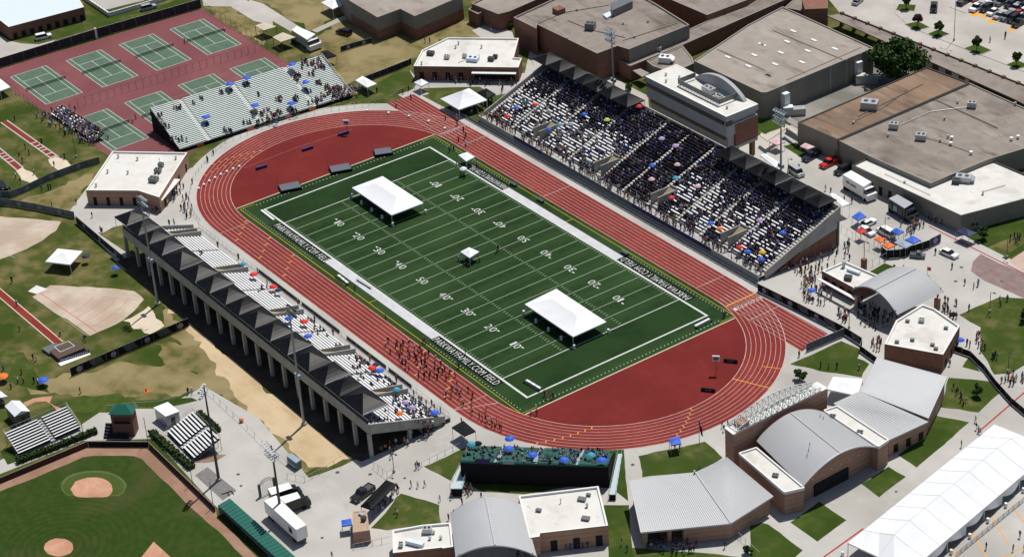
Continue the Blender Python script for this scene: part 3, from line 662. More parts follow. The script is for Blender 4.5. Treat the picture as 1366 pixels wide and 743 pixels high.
def blob(name, s, c, rx, ry, z, mt, n=28, cut=None, jit=.02):
    pts = []
    for i in range(n):
        t = 2*PI*i/n; x, y = rx*math.cos(t), ry*math.sin(t)
        if cut is not None: y = min(y, cut)
        pts.append((c[0]+x*(1+R.uniform(-jit, jit)), c[1]+y*(1+R.uniform(-jit, jit))))
    return sheet(name, K(s, pts), z, mt)
blob('plate_circle', 'F1', (487, 372), 170, 82, .026, mat('pale_grass', (.10, .12, .045), 1, 0), cut=50)
blob('plate_circle', 'F1', (487, 374), 160, 74, .030, 'ballgrass', cut=44)
blob('home_plate_clay', 'F1', (480, 388), 110, 62, .034, 'infield', cut=42, jit=.04)
blob('pitchers_mound', 'F1', (306, 690), 76, 47, .034, 'infield', jit=.03)
sheet('base_path', K('F1', [(800, 660), (890, 742), (1000, 900), (600, 900), (735, 742)]), .034, 'infield')
sheet('practice_mat', K('F1', [(1015, 315), (1080, 272), (1232, 395), (1160, 445)]), .022, mat('green_grey_mat', (.16, .155, .145), .95, .1, var=(.21, .20, .19), scale=1.5))
sheet('brown_soil', K('F1', [(1010, 250), (1060, 180), (1185, 210), (1120, 245)]), .021, 'dirtbrown')
mb = MB(); zt = .03
pF = K('F1', (1140, 405)); fx = (K('F1', (1185, 390))-pF).normalized(); fy = Vector((-fx.y, fx.x, 0))
plane_text(mb, 'F', K('F1', (1152, 412))+Vector((0, 0, zt)), Vector((fy.x, fy.y, 0))*-1.6+fx*.0, fx*2.2)
struct(mb, 'mat_letter', 'black')
M['seamgrey'] = mat('tent_seam', (.67, .68, .695), .6, .2)
# ================================================================ STANDS
def windows(root, p, q, z0, z1, n, mt='darkglass', name='window', inset=.15, gap=.25, t=.08, frame=None):
    """n openings along the wall p-q, each its own part"""
    p, q = V(p), V(q); d = q-p; L = d.length; d = d/L
    nrm = Vector((d.y, -d.x, 0))
    c = Vector((CAM[0]-p.x, CAM[1]-p.y, 0))
    if nrm.dot(c) < 0: nrm = -nrm
    for i in range(n):
        a = p+d*(L*(i+inset+gap/2-.0)/n if n > 1 else L*inset); b = p+d*(L*(i+1-gap/2)/n if n > 1 else L*(1-inset))
        o = MB().wall(a+nrm*t/2, b+nrm*t/2, t, z0, z1).build(name, mt, root)
        if frame: MB().wall(a+nrm*(t/2+.05)-d*.12, b+nrm*(t/2+.05)+d*.12, t+.1, z1+.004, z1+.15).build('lintel', frame, o)
def building(name, label, cat, pts, h, wall='brick', roof='whiteroof', cap='whitecap', par=.45, group=None, mroof=None, capw=.35):
    """pts: roof outline (world), top of parapet at h"""
    c = cen(pts); root = thing(name, label, cat, (c.x, c.y, 0), group)
    pts = [Vector((p.x, p.y, 0)) for p in pts]
    area = sum(pts[i].x*pts[(i+1) % len(pts)].y-pts[(i+1) % len(pts)].x*pts[i].y for i in range(len(pts)))
    if area < 0: pts = pts[::-1]
    n = len(pts); ins = []
    for i in range(n):
        a, b, d = pts[i-1], pts[i], pts[(i+1) % n]
        e1, e2 = (b-a).normalized(), (d-b).normalized()
        n1, n2 = Vector((-e1.y, e1.x, 0)), Vector((-e2.y, e2.x, 0))
        k = max(.35, 1+n1.dot(n2)); ins.append(b+(n1+n2)/k*capw)
    mb = MB(); hi = h-.06
    mb.add([(p.x, p.y, 0) for p in pts]+[(p.x, p.y, hi) for p in pts], [[i, (i+1) % n, n+(i+1) % n, n+i] for i in range(n)])
    mb.build('wall', wall, root)
    rf = MB().poly([Vector((p.x, p.y, h-par)) for p in ins], h-par).build('roof', roof, root)
    mb = MB()
    mb.add([(p.x, p.y, hi) for p in pts]+[(p.x, p.y, h) for p in pts]+[(p.x, p.y, h) for p in ins]+[(p.x, p.y, h-par-.05) for p in ins],
           [[i, (i+1) % n, n+(i+1) % n, n+i] for i in range(n)]+[[n+i, n+(i+1) % n, 2*n+(i+1) % n, 2*n+i] for i in range(n)]+[[2*n+i, 2*n+(i+1) % n, 3*n+(i+1) % n, 3*n+i] for i in range(n)])
    mb.build('parapet', cap, rf)
    root['_h'] = h-par
    return root, rf, pts
def roof_unit(parent, p, z, sx, sy, h, rot=.62, mt='silver', kind=0, name='rooftop_unit'):
    u = Vector((math.cos(rot), math.sin(rot), 0)); v = Vector((-u.y, u.x, 0)); p = Vector((p.x, p.y, 0))
    q = lambda a, b: p+u*a+v*b
    mb = MB(); mb.prism([q(-sx/2, -sy/2), q(sx/2, -sy/2), q(sx/2, sy/2), q(-sx/2, sy/2)], z+.25, z+h)
    mb.prism([q(-sx/2+.15, -sy/2+.15), q(sx/2-.15, -sy/2+.15), q(sx/2-.15, sy/2-.15), q(-sx/2+.15, sy/2-.15)], z-.02, z+.25)
    if kind == 1:      # sloping intake hood on one end
        a = [q(sx/2, -sy/2+.1), q(sx/2+.9, -sy/2+.1), q(sx/2+.9, sy/2-.1), q(sx/2, sy/2-.1)]
        mb.prism(a, z+h*.45, lambda w_: z+h*.95 if (w_-q(sx/2, 0)).dot(u) < .2 else z+h*.6)
    o = mb.build(name, mt, parent)
    if kind in (0, 1):
        for k in (-1, 1):
            f = MB(); c = q(k*sx*.22, 0); f.bar((c.x, c.y, z+h), (c.x, c.y, z+h+.18), min(sx, sy)*.19, 10)
            f.build('fan', 'dsteel', o)
    return o
def vent(parent, p, z, h=.7, r=.22, mt='silver'):
    mb = MB(); mb.bar((p.x, p.y, z-.02), (p.x, p.y, z+h), r, 8); mb.bar((p.x, p.y, z+h), (p.x, p.y, z+h+.2), r*1.5, 8)
    return mb.build('roof_vent', mt, parent)
def canopy(name, label, cat, corners, z, peak, mt, legs=True, group=None, valance=.25, base=0.0, legmat='whitepaint', ridge=0.0, edge=None, leg_r=.05):
    """fabric canopy on legs; corners in order round the eaves; ridge 0 = pyramid, else length of ridge as a share of the long side"""
    c = [Vector((p.x, p.y, 0)) for p in corners]; m = cen(c)
    if mt == 'canopyblack': peak *= R.uniform(.86, 1.08); z += R.uniform(-.12, .12); c = [p+Vector((R.uniform(-.12, .12), R.uniform(-.15, .15), 0)) for p in c]
    root = thing(name, label, cat, (m.x, m.y, base), group)
    if len(c) == 4 and (c[1]-c[0]).length < (c[2]-c[1]).length: c = c[1:]+c[:1]
    a = (c[0]+c[3])/2; b = (c[1]+c[2])/2; k = .5-ridge/2
    r0, r1 = a.lerp(b, k), a.lerp(b, 1-k)
    mb = MB(); E = [Vector((p.x, p.y, z)) for p in c]; R0 = Vector((r0.x, r0.y, z+peak)); R1 = Vector((r1.x, r1.y, z+peak))
    def fan(e0, e1, p0, p1, sag=.07, n=4):
        rows = []
        for i in range(n+1):
            t = i/n; l, r_ = e0.lerp(p0, t), e1.lerp(p1, t)
            row = []
            for j in range(n+1):
                s_ = j/n; q = l.lerp(r_, s_); q = q.copy(); q.z -= sag*peak*4*t*(1-t)*(1.0)
                row.append(q)
            rows.append(row)
        vs = [q for row in rows for q in row]; w_ = n+1
        mb.add(vs, [[i*w_+j, i*w_+j+1, (i+1)*w_+j+1, (i+1)*w_+j] for i in range(n) for j in range(n)])
    fan(E[0], E[1], R0, R1); fan(E[1], E[2], R1, R1); fan(E[2], E[3], R1, R0); fan(E[3], E[0], R0, R0)
    area = sum(c[i].x*c[(i+1) % 4].y-c[(i+1) % 4].x*c[i].y for i in range(4))
    if area < 0: mb.f = [f[::-1] for f in mb.f]
    for i in range(4):
        p, q = E[i], E[(i+1) % 4]; dz = Vector((0, 0, valance))
        mb.add([p-dz, q-dz, q, p], [[0, 1, 2, 3]] if area > 0 else [[3, 2, 1, 0]])
    mb.build('canopy', mt, root)
    if edge:
        e = MB()
        for i in edge[1]: e.wall(c[i].lerp(m, -.005), c[(i+1) % 4].lerp(m, -.005), .06, z-valance+.02, z+.05)
        e.build('edge_trim', edge[0], root)
    if legs:
        for p in c:
            q = p.lerp(m, .03); MB().bar((q.x, q.y, base), (q.x, q.y, z-.03), leg_r, 6).build('leg', legmat, root)
    return root
# ---------------------------------------------------------------- main stand (far side)
FSX0, FSX1, FSY0, FSY1, FSZ0, FSZ1 = -4.0, 106.4, 70.2, 91.6, 1.5, 9.3
NR = 26; RD = (FSY1-FSY0)/NR; RZ = (FSZ1-FSZ0)/NR
fs = thing('grandstand', 'large concrete grandstand with packed bench rows on the far side of the running track', 'grandstand', ((FSX0+FSX1)/2, 80, 0))
def stand_z(y): return FSZ0+(y-FSY0)/(FSY1-FSY0)*(FSZ1-FSZ0)
mb = MB()
pr = [(FSY0-2.9, FSZ0-.5), (FSY0, FSZ0-.5)]
for i in range(NR): pr += [(FSY0+i*RD, FSZ0+i*RZ), (FSY0+(i+1)*RD, FSZ0+i*RZ)]
n = len(pr)
mb.add([(FSX0, y, z) for y, z in pr]+[(FSX1, y, z) for y, z in pr], [[i, n+i, n+i+1, i+1] for i in range(n-1)])
M['stand_concrete'] = mat('stand_concrete', (.36, .35, .335), .9, .2, var=(.42, .41, .39), scale=.5)
mb.build('tiers', 'stand_concrete', fs)
AIS = [-2.8, 7.5, 19.5, 31.5, 45.0, 53.8, 63.2, 74, 83, 93, 105.2]      # aisles
VOM = [(16.3, 18.7), (41.9, 44.2), (64.0, 66.4), (89.8, 92.2)]
DARKSEC = (45.0, 63.2)
def section(x0, x1, rows, Y, Z, dep, rise, mats, parent, name, chair=False):
    """one block of benches: treads, risers and bench tops as a single folded sheet; Y(i), Z(i) front edge of row i"""
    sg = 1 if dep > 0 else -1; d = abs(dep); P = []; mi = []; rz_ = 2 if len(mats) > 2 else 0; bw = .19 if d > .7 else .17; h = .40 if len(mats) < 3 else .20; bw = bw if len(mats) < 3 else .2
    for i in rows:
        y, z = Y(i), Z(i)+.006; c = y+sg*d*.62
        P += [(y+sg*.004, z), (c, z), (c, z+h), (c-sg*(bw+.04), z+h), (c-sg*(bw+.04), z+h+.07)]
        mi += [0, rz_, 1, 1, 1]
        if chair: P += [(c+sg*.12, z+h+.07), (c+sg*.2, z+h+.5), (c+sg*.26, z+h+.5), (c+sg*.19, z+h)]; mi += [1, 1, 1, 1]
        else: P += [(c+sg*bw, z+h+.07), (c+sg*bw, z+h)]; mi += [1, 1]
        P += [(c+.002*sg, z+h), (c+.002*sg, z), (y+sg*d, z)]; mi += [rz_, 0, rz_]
    n = len(P); mb = MB(); mi = mi[:n]
    mb.v = [(x0, y, z) for y, z in P]+[(x1, y, z) for y, z in P]
    for i in range(n-1):
        mb.f.append([i, n+i, n+i+1, i+1] if sg > 0 else [i, i+1, n+i+1, n+i]); mb.mi.append(mi[i])
    return mb.build(name, mats, parent)
fy = lambda i: FSY0+i*RD
fz = lambda i: FSZ0+i*RZ
SECS = []
for a, b in zip(AIS[:-1], AIS[1:]):
    lo, hi = a+.65, b-.65; chair = DARKSEC[0]-.1 < a < DARKSEC[1]-.1
    cut = [v for v in VOM if v[0]-.4 < hi and v[1]+.4 > lo]
    low = [(lo, hi)]
    for v0, v1 in cut: low = [(s0, s1) for q in low for s0, s1 in ((q[0], min(q[1], v0-.35)), (max(q[0], v1+.35), q[1])) if s1-s0 > .5]
    if cut:
        for s0, s1 in low: SECS.append((s0, s1, 0, 8, chair))
        SECS.append((lo, hi, 8, NR, chair))
    else: SECS.append((lo, hi, 0, NR, chair))
for s0, s1, r0, r1, chair in SECS:
    section(s0, s1, range(r0, r1), fy, fz, RD, RZ, ['darkvoid', 'black'] if chair else ['stand_concrete', 'alu'], fs, 'chair_section' if chair else 'bench_section', chair)
for a in AIS:
    mb = MB()
    for i in range(NR):
        y = FSY0+i*RD; z = FSZ0+i*RZ
        mb.box(a-.5, a+.5, y-RD*.5+.02, y-.004, z-RZ*.5, z-.002)
    mb.build('aisle_steps', mat('aisle_concrete', (.47, .45, .41), .9, .2) if 'aisle_concrete' not in bpy.data.materials else bpy.data.materials['aisle_concrete'], fs)
for v0, v1 in VOM:      # stair openings with concrete side walls
    mb = MB(); y0, y1 = FSY0+.2, FSY0+RD*7.6
    for x in (v0-.1, v1+.1): mb.wall((x, y0), (x, y1), .24, FSZ0-.4, stand_z(y1)+.55)
    mb.wall((v0-.1, y1), (v1+.1, y1), .24, FSZ0, stand_z(y1)+1.0)
    o = mb.build('stair_wall', 'concwall', fs)
    mb = MB(); mb.add([(v0, y0, FSZ0-.3), (v1, y0, FSZ0-.3), (v1, y1-.1, stand_z(y1)+.55), (v0, y1-.1, stand_z(y1)+.55)], [[0, 1, 2, 3]]); mb.build('stair_floor', mat('stair_tan', (.30, .25, .16), .9, .1) if 'stair_tan' not in bpy.data.materials else bpy.data.materials['stair_tan'], o)
# end walls, rear, front rail
for x in (FSX0-.15, FSX1+.15):
    mb = MB(); y0, y1 = FSY0-1.2, FSY1+.4
    band = 2.3
    mb.prism([(x-.15, y0), (x+.15, y0), (x+.15, y1), (x-.15, y1)], lambda p: max(.0, stand_z(p.y)+.9-band-1.2), lambda p: stand_z(p.y)+.9)
    mb.build('end_wall', 'concwall', fs)
    mb = MB(); yy = y0+4.5
    mb.prism([(x-.10, yy), (x+.10, yy), (x+.10, y1-1.2), (x-.10, y1-1.2)], 0, lambda p: stand_z(p.y)-2.0)
    mb.build('brick_infill', 'brick', fs)
    mb = MB(); mb.prism([(x-.13, yy+6), (x+.13, yy+6), (x+.13, y1-1.0), (x-.13, y1-1.0)], lambda p: 3.0+(p.y-yy-6)*.17, lambda p: max(3.05+(p.y-yy-6)*.17, stand_z(p.y)-2.05)); mb.build('grey_panel', 'greymetal', fs)
MB().wall((FSX0, FSY1+.3), (FSX1, FSY1+.3), .3, 0, FSZ1+1.0).build('rear_wall', 'concwall', fs)
MB().wall((FSX0, FSY0-3.0), (FSX1, FSY0-3.0), .25, 0, FSZ0+.1).build('front_wall', 'concwall', fs)
mb = MB()
for i in range(56):
    x = FSX0+i*2; mb.bar((x, FSY0-3.0, FSZ0+.1), (x, FSY0-3.0, FSZ0+1.0), .03, 4)
mb.wall((FSX0, FSY0-3.0), (FSX1, FSY0-3.0), .06, FSZ0+.95, FSZ0+1.02); mb.build('front_rail', 'steel', fs)
for x0, x1 in ((12, 24), (61, 90)): MB().wall((x0, FSY0-3.2), (x1, FSY0-3.2), .05, .75, FSZ0+.35).build('purple_skirt', 'purple', fs)
MB().wall((24.1, FSY0-3.2), (60.9, FSY0-3.2), .05, .75, FSZ0+.35).build('grey_skirt', 'greyscreen', fs)
# ---- fence line with dark screen in front of it
fe = thing('screened_fence', 'low dark screened fence between the far straight and the main grandstand', 'fence', (50, 65.6, 0))
mb = MB(); mb.wall((-14, 65.4), (131, 65.6), .05, .12, .95); mb.build('screen', 'greyscreen', fe)
for i in range(73): MB().bar((-14+i*2, 65.45, 0), (-14+i*2, 65.45, 1.0), .035, 4).build('post', 'steel', fe)
# ---- press box
PBX0, PBX1, PBY0, PBY1, PBZ = 28.2, 59.9, 97.8-1.5, 108.2, 14.0
pb = thing('press_box', 'two storey grey press box with white roof standing over the back of the main grandstand', 'building', (44, 103, 0))
PBY0 = 97.8
mb = MB(); mb.box(PBX0, PBX1, PBY0, PBY1, 12.6, PBZ); mb.box(PBX0+.2, PBX1-.15, PBY0+.2, PBY1-.1, 8.3, 11.3)
mb.box(PBX0+.15, PBX1-.6, PBY0+.35, PBY1-.2, 11.3, 12.6); mb.build('cladding', 'greymetal', pb)
MB().box(PBX0+.3, PBX1-1.2, PBY0+.02, PBY0+.32, 11.35, 12.55).build('window_band', 'darkglass', pb)
MB().box(PBX1-.5, PBX1+.02, PBY0+.3, PBY0+1.9, 11.2, 12.5).build('corner_window', 'darkglass', pb)
MB().box(PBX0+1.0, PBX1-1.5, PBY0+.7, PBY0+1.0, 6.9, 8.25).build('lower_window_band', 'darkglass', pb)
MB().box(PBX0+.6, PBX1-.6, PBY0+1.05, PBY1-.3, 5.0, 8.28).build('lower_storey', 'greymetal', pb)
MB().box(PBX1-.55, PBX1-.02, PBY0+3.0, PBY1-.05, 5.2, 10.9).build('brick_panel', 'brick', pb)
MB().box(PBX0+.6, PBX1-.1, PBY0+2.8, PBY1-.1, 4.2, 5.0).build('floor_beam', 'concwall', pb)
for x in (PBX0+1, PBX0+11, PBX1-10, PBX1-1.2):
    MB().box(x-.5, x+.5, PBY1-1.6, PBY1-.5, 0, 4.2).build('column', 'brick', pb)
rf = MB().box(PBX0+.4, PBX1-.4, PBY0+.4, PBY1-.4, PBZ+.005, PBZ+.05).build('roof', 'whiteroof', pb)
mb = MB()
for a in ((PBX0, PBX1, PBY0, PBY0+.4), (PBX0, PBX1, PBY1-.4, PBY1), (PBX0, PBX0+.4, PBY0+.41, PBY1-.41), (PBX1-.4, PBX1, PBY0+.41, PBY1-.41)): mb.box(*a, PBZ+.004, PBZ+.12)
mb.build('roof_edge', 'whitecap', rf)
# curved screen and plant well on the roof
wx0, wx1, wy0, wy1 = 38.2, 54.2, 100.5, 106.3
mb = MB(); n = 24
for i in range(n):
    t0, t1 = i/n, (i+1)/n
    f = lambda t: PBZ+.1+3.6*math.sin(PI*min(1, max(0, t)))**.75
    x0, x1 = wx0-.5+(wx1-wx0+3)*t0, wx0-.5+(wx1-wx0+3)*t1
    mb.add([(x0, wy1, PBZ+.1), (x1, wy1, PBZ+.1), (x1, wy1, f(t1)), (x0, wy1, f(t0)), (x0, wy1+1.1, PBZ+.1), (x1, wy1+1.1, PBZ+.1), (x1, wy1+1.1, f(t1)), (x0, wy1+1.1, f(t0))],
           [[0, 1, 2, 3], [5, 4, 7, 6], [3, 2, 6, 7]])
mb.build('arched_screen', 'greymetal', rf)
mb = MB()
for p, q in (((wx0, wy0), (wx1, wy0)), ((wx1, wy0), (wx1, wy1-.1)), ((wx0, wy0), (wx0, wy1-.1))): mb.wall(p, q, .2, PBZ+.6, PBZ+1.9)
mb.build('plant_screen', 'greypaint', rf)
mb = MB()
for i in range(16): mb.bar((wx0+i*1.06, wy0, PBZ), (wx0+i*1.06, wy0, PBZ+.62), .05, 4)
mb.wall((wx0, wy0-.15), (wx1, wy0-.15), .06, PBZ+.3, PBZ+.4); mb.build('screen_rail', 'whitepaint', rf)
roof_unit(rf, Vector((46.5, 103.6, 0)), PBZ+.05, 3.4, 2, 1.5, 0); roof_unit(rf, Vector((50.8, 103.2, 0)), PBZ+.05, 1.8, 1.6, .9, 0)
for x, y in ((31.5, 102), (34.5, 99.6), (35, 103.5), (56.5, 101)): vent(rf, Vector((x, y, 0)), PBZ+.05, .5)
# ---- black canopies along the top rows
FE = [-6.1, -.1, 5.9, 12, 15.9, 21.9, 27.8, 34.3]; FE2 = [67.8, 73.8, 79.6, 84.2, 89.9, 95.2, 100, 104.8]
FT = [(p+.03, q-p-.06) for L in (FE, FE2) for p, q in zip(L[:-1], L[1:])]
ords = 'first second third fourth fifth sixth seventh'.split()
for i, (x, w_) in enumerate(FT):
    left = x < 40; k = ords[i if left else i-7]
    lab = ('%s black canopy on the main grandstand, counted from the %s' % (k, 'end beside the white warm-up tent' if left else 'press box towards the food stalls'))
    y0, y1 = FSY1-4.7, FSY1+1.1
    canopy('pop_up_canopy', lab, 'canopy', [Vector((x, y0, 0)), Vector((x+w_, y0, 0)), Vector((x+w_, y1, 0)), Vector((x, y1, 0))], FSZ1+1.75, 1.6, 'canopyblack', group='black canopies on the main grandstand', base=FSZ1-.3, legmat='dsteel', edge=('whitecap', [1]) if i in (8, 10, 12) else None)
# ---------------------------------------------------------------- near stand
NSX0, NSX1, NSY0, NSY1, NSZ0, NSZ1 = -1.8, 106.6, -19.6, -36.4, 1.3, 6.9
NN = 20; ND = (NSY0-NSY1)/NN; NZ = (NSZ1-NSZ0)/NN
ns = thing('grandstand', 'raised concrete grandstand on columns with black canopies along its back row beside the near straight', 'grandstand', ((NSX0+NSX1)/2, -28, 0))
def nstand_z(y): return NSZ0+(NSY0-y)/(NSY0-NSY1)*(NSZ1-NSZ0)
pr = [(NSY0+1.9, NSZ0-.3), (NSY0, NSZ0-.3)]
for i in range(NN): pr += [(NSY0-i*ND, NSZ0+i*NZ), (NSY0-(i+1)*ND, NSZ0+i*NZ)]
n = len(pr); mb = MB()
mb.add([(NSX0, y, z) for y, z in pr]+[(NSX1, y, z) for y, z in pr], [[i, i+1, n+i+1, n+i] for i in range(n-1)])
mb.build('tiers', M['stand_concrete'], ns)
mb = MB(); mb.prism([(NSX0, NSY1), (NSX1, NSY1), (NSX1, NSY0), (NSX0, NSY0)], lambda p: nstand_z(p.y)-1.5, lambda p: nstand_z(p.y)-.75); mb.build('underside_slab', 'concwall', ns)
NV = [(-1.2, 3.2), (21.6, 25.6), (46.4, 50.4), (70.4, 74.4), (93.0, 97.0)]
NV = [(1.6, 3.4), (24.2, 26.2), (49.3, 51.3), (71.2, 73.2), (92.0, 94.0)]
ny = lambda i: NSY0-i*ND
nz = lambda i: NSZ0+i*NZ
NA = [NSX0+.2, 13, 37, 61, 83, NSX1-.2]; NSECS = []
for a, b in zip(NA[:-1], NA[1:]):
    lo, hi = a+.5, b-.5; cut = [v for v in NV if v[0]-.4 < hi and v[1]+.4 > lo]
    low = [(lo, hi)]
    for v0, v1 in cut: low = [(s0, s1) for q in low for s0, s1 in ((q[0], min(q[1], v0-.35)), (max(q[0], v1+.35), q[1])) if s1-s0 > .5]
    for s0, s1 in low: NSECS.append((s0, s1, 0, 10))
    NSECS.append((lo, hi, 10, NN))
for s0, s1, r0, r1 in NSECS: section(s0, s1, range(r0, r1), ny, nz, -ND, NZ, ['stand_concrete', 'alu'], ns, 'bench_section')
for a in (13, 37, 61, 83):
    mb = MB()
    for i in range(NN):
        y = NSY0-i*ND; z = NSZ0+i*NZ; mb.box(a-.45, a+.45, y+.004, y+ND*.5-.02, z-NZ*.5, z-.002)
    mb.build('aisle_steps', 'concrete', ns)
for v0, v1 in NV:
    y0, y1 = NSY0-.1, NSY0-ND*9.2; mb = MB()
    for x in (v0-.1, v1+.1): mb.prism([(x-.12, y0), (x+.12, y0), (x+.12, y1), (x-.12, y1)], NSZ0-.3, lambda p: max(NSZ0+1.6, nstand_z(p.y)+.9))
    mb.wall((v0, y1), (v1, y1), .24, NSZ0, nstand_z(y1)+.9)
    o = mb.build('stair_wall', 'concwall', ns)
    mb = MB(); mb.add([(v0, y0, NSZ0-.2), (v0, y1+.15, nstand_z(y1)+.45), (v1, y1+.15, nstand_z(y1)+.45), (v1, y0, NSZ0-.2)], [[0, 1, 2, 3]]); mb.build('stair_floor', bpy.data.materials['stair_tan'], o)
MB().wall((NSX0-.2, NSY1-.6), (NSX1+.2, NSY1-.6), .35, 5.7, 8.1).build('rear_beam', 'concwall', ns)
mb = MB(); mb.wall((NSX0-.2, NSY1-.6), (NSX1+.2, NSY1-.6), .12, 8.95, 9.03)
for i in range(55): mb.bar((NSX0+i*2, NSY1-.6, 8.1), (NSX0+i*2, NSY1-.6, 9.0), .03, 4)
mb.build('rear_rail', 'dsteel', ns)
mb = MB(); mb.wall((NSX0, NSY1-.5), (NSX1, NSY1-.5), .04, 8.12, 8.9); mb.build('rear_screen', 'windscreen', ns)
for x in (NSX0-.15, NSX1+.15):
    mb = MB(); mb.prism([(x-.18, NSY1-.4), (x+.18, NSY1-.4), (x+.18, NSY0+.6), (x-.18, NSY0+.6)], lambda p: max(.6, nstand_z(p.y)-1.35), lambda p: nstand_z(p.y)+1.05); mb.build('end_wall', 'concwall', ns)
for i in range(20):
    x = NSX1-.1-i*5.69; 
    MB().box(x-.35, x+.35, NSY1-.95, NSY1-.25, 0, 5.72).build('column', 'concwall', ns)
for i in range(20):
    x = NSX1-.1-i*5.69
    MB().box(x-.3, x+.3, -27.9, -27.3, 0, 2.6).build('column', 'concwall', ns)
MB().wall((NSX0, NSY0+1.95), (NSX1, NSY0+1.95), .2, 0, 1.05).build('front_wall', 'concwall', ns)
MB().wall((NSX0+.4, -24.4), (NSX1-.4, -24.4), .2, 0, 1.75).build('lower_wall', 'concwall', ns)  # height carried up into the slab to keep light from leaking beneath
mb = MB()
for i in range(55): mb.bar((NSX0+i*2, NSY0+1.95, 1.05), (NSX0+i*2, NSY0+1.95, 2.0), .03, 4)
mb.wall((NSX0, NSY0+1.95), (NSX1, NSY0+1.95), .05, 1.96, 2.02); mb.build('front_rail', 'steel', ns)
for x0, x1 in ((27, 46), (46.6, 63), (66, 82), (83, 92)):
    MB().wall((x0, NSY0+2.12), (x1, NSY0+2.12), .04, 1.0, 1.9).build('rail_banner', 'windscreen', ns)
TX = [.1, 6.1, 11.7, 18.3, 27.2, 34.4, 40.9, 47.8, 53.8, 60.8, 67.7, 75, 83.6, 90, 95.6, 104.6]
prev = TX[0]-6.2
nth = 'first second third fourth fifth sixth seventh eighth ninth tenth eleventh twelfth thirteenth fourteenth fifteenth sixteenth seventeenth'.split()
for i, v in enumerate(TX):
    a = prev+.06; prev = v
    canopy('pop_up_canopy', '%s black canopy from the brick-walled locker building end, near grandstand' % nth[i], 'canopy', [Vector((a, NSY1-.5, 0)), Vector((v, NSY1-.5, 0)), Vector((v, NSY1+5.6, 0)), Vector((a, NSY1+5.6, 0))], 9.3, 1.75, 'canopyblack', group='black canopies on the near grandstand', base=6.6, legmat='dsteel', edge=('whitecap', [1]))
# ================================================================ BUILDINGS
K6 = lambda x, y: (x, y, 6.815)
def rib_roof(mb, a, b, c, d, n, mi=1, h=.07, w_=.09):
    """standing seams from edge a-b to edge d-c"""
    for i in range(n+1):
        t = i/n; p, q = a.lerp(b, t), d.lerp(c, t); s_ = (b-a).normalized()*w_/2; up = Vector((0, 0, h))
        mb.add([p-s_, p+s_, q+s_, q-s_, p-s_+up, p+s_+up, q+s_+up, q-s_+up], [[4, 5, 6, 7], [0, 1, 5, 4], [1, 2, 6, 5], [2, 3, 7, 6], [3, 0, 4, 7]], mi)
def facing(mb_f, vs): return mb_f
def quad_up(mb, q, mi=0):
    n = (q[1]-q[0]).cross(q[2]-q[0]); mb.add(q if n.z > 0 else q[::-1], [[0, 1, 2, 3]], mi)
# ---- brick building with white roof beside the near stand (D1)
z = 4.3
b1, r1, p1 = building('locker_building', 'low tan brick building with white flat roof between tennis bleachers and near grandstand', 'building', K('D1', [(585, 85), (975, 92), (828, 325), (720, 290), (447, 288)], z), z, 'brick2')
fa = K('D1', (450, 375)), K('D1', (715, 378))
a, b = K('D1', (447, 288), z), K('D1', (720, 290), z)
windows(b1, a, b, .05, 2.3, 4, 'darkvoid', 'door', gap=.6)
a, b = K('D1', (828, 325), z), K('D1', (975, 92), z)
windows(b1, a, b, .05, 2.2, 4, 'darkvoid', 'door', gap=.7)
q = K('D1', [(842, 345), (938, 232), (905, 230), (830, 318)], 2.9)
MB().prism(q, 2.75, 2.95).build('awning', 'whitecap', b1)
for p, s in (((800, 235), 2.2), ((822, 190), 1.6), ((838, 160), 1.3)): roof_unit(r1, K('D1', p, z), z-.45, s, s*.8, 1.2, .62, 'greypaint')
for p in ((715, 125), (665, 195), (560, 190), (615, 112), (500, 262), (915, 120)): vent(r1, K('D1', p, z), z-.45)
# ---- white-roofed brick building by the sprint chute (C2)
z = 4.2
pts = K('C2', [(826, 345), (868, 262), (1005, 196), (1440, 200), (1415, 300)], z)+K('C3', [(48, 300), (-5, 352)], z)[:0]
pts = [G(340+x/3.903, y/3.903, z) for x, y in [(826, 345), (870, 262), (1005, 196), (1374, 200), (1348, 300), (1390, 304), (1372, 352)]]
b2, r2, p2 = building('concession_building', 'brick building with white membrane roof and long white awning beside the sprint chute', 'building', pts, z, 'brick')
a, b = G(340+826/3.903, 345/3.903, z), G(340+1372/3.903, 352/3.903, z)
windows(b2, a, a.lerp(b, .5), .05, 2.4, 4, 'darkvoid', 'opening', gap=.5); windows(b2, a.lerp(b, .57), a.lerp(b, .97), .6, 2.6, 1, 'darkvoid', 'serving_hatch', inset=.02)
d = (b-a).normalized(); nn = Vector((d.y, -d.x, 0))
MB().prism([a.lerp(b, .56)+nn*.1, a.lerp(b, .98)+nn*.1, a.lerp(b, .98)+nn*1.6, a.lerp(b, .56)+nn*1.6], 2.75, 2.95).build('awning', 'whitecap', b2)
for p, s, m_ in (((915, 280), 2.0, 'dsteel'), ((1000, 300), 1.5, 'silver'), ((1092, 295), 1.2, 'silver'), ((1135, 310), 3.2, 'bluemetal'), ((1230, 310), 1.7, 'dsteel'), ((1252, 298), 1.2, 'dsteel')): roof_unit(r2, K('C2', p, z), z-.45, s, s*.7, 1.1, .62, m_)
for p in ((1045, 245), (1180, 245), (868, 330), (1060, 225)): vent(r2, K('C2', p, z), z-.45)
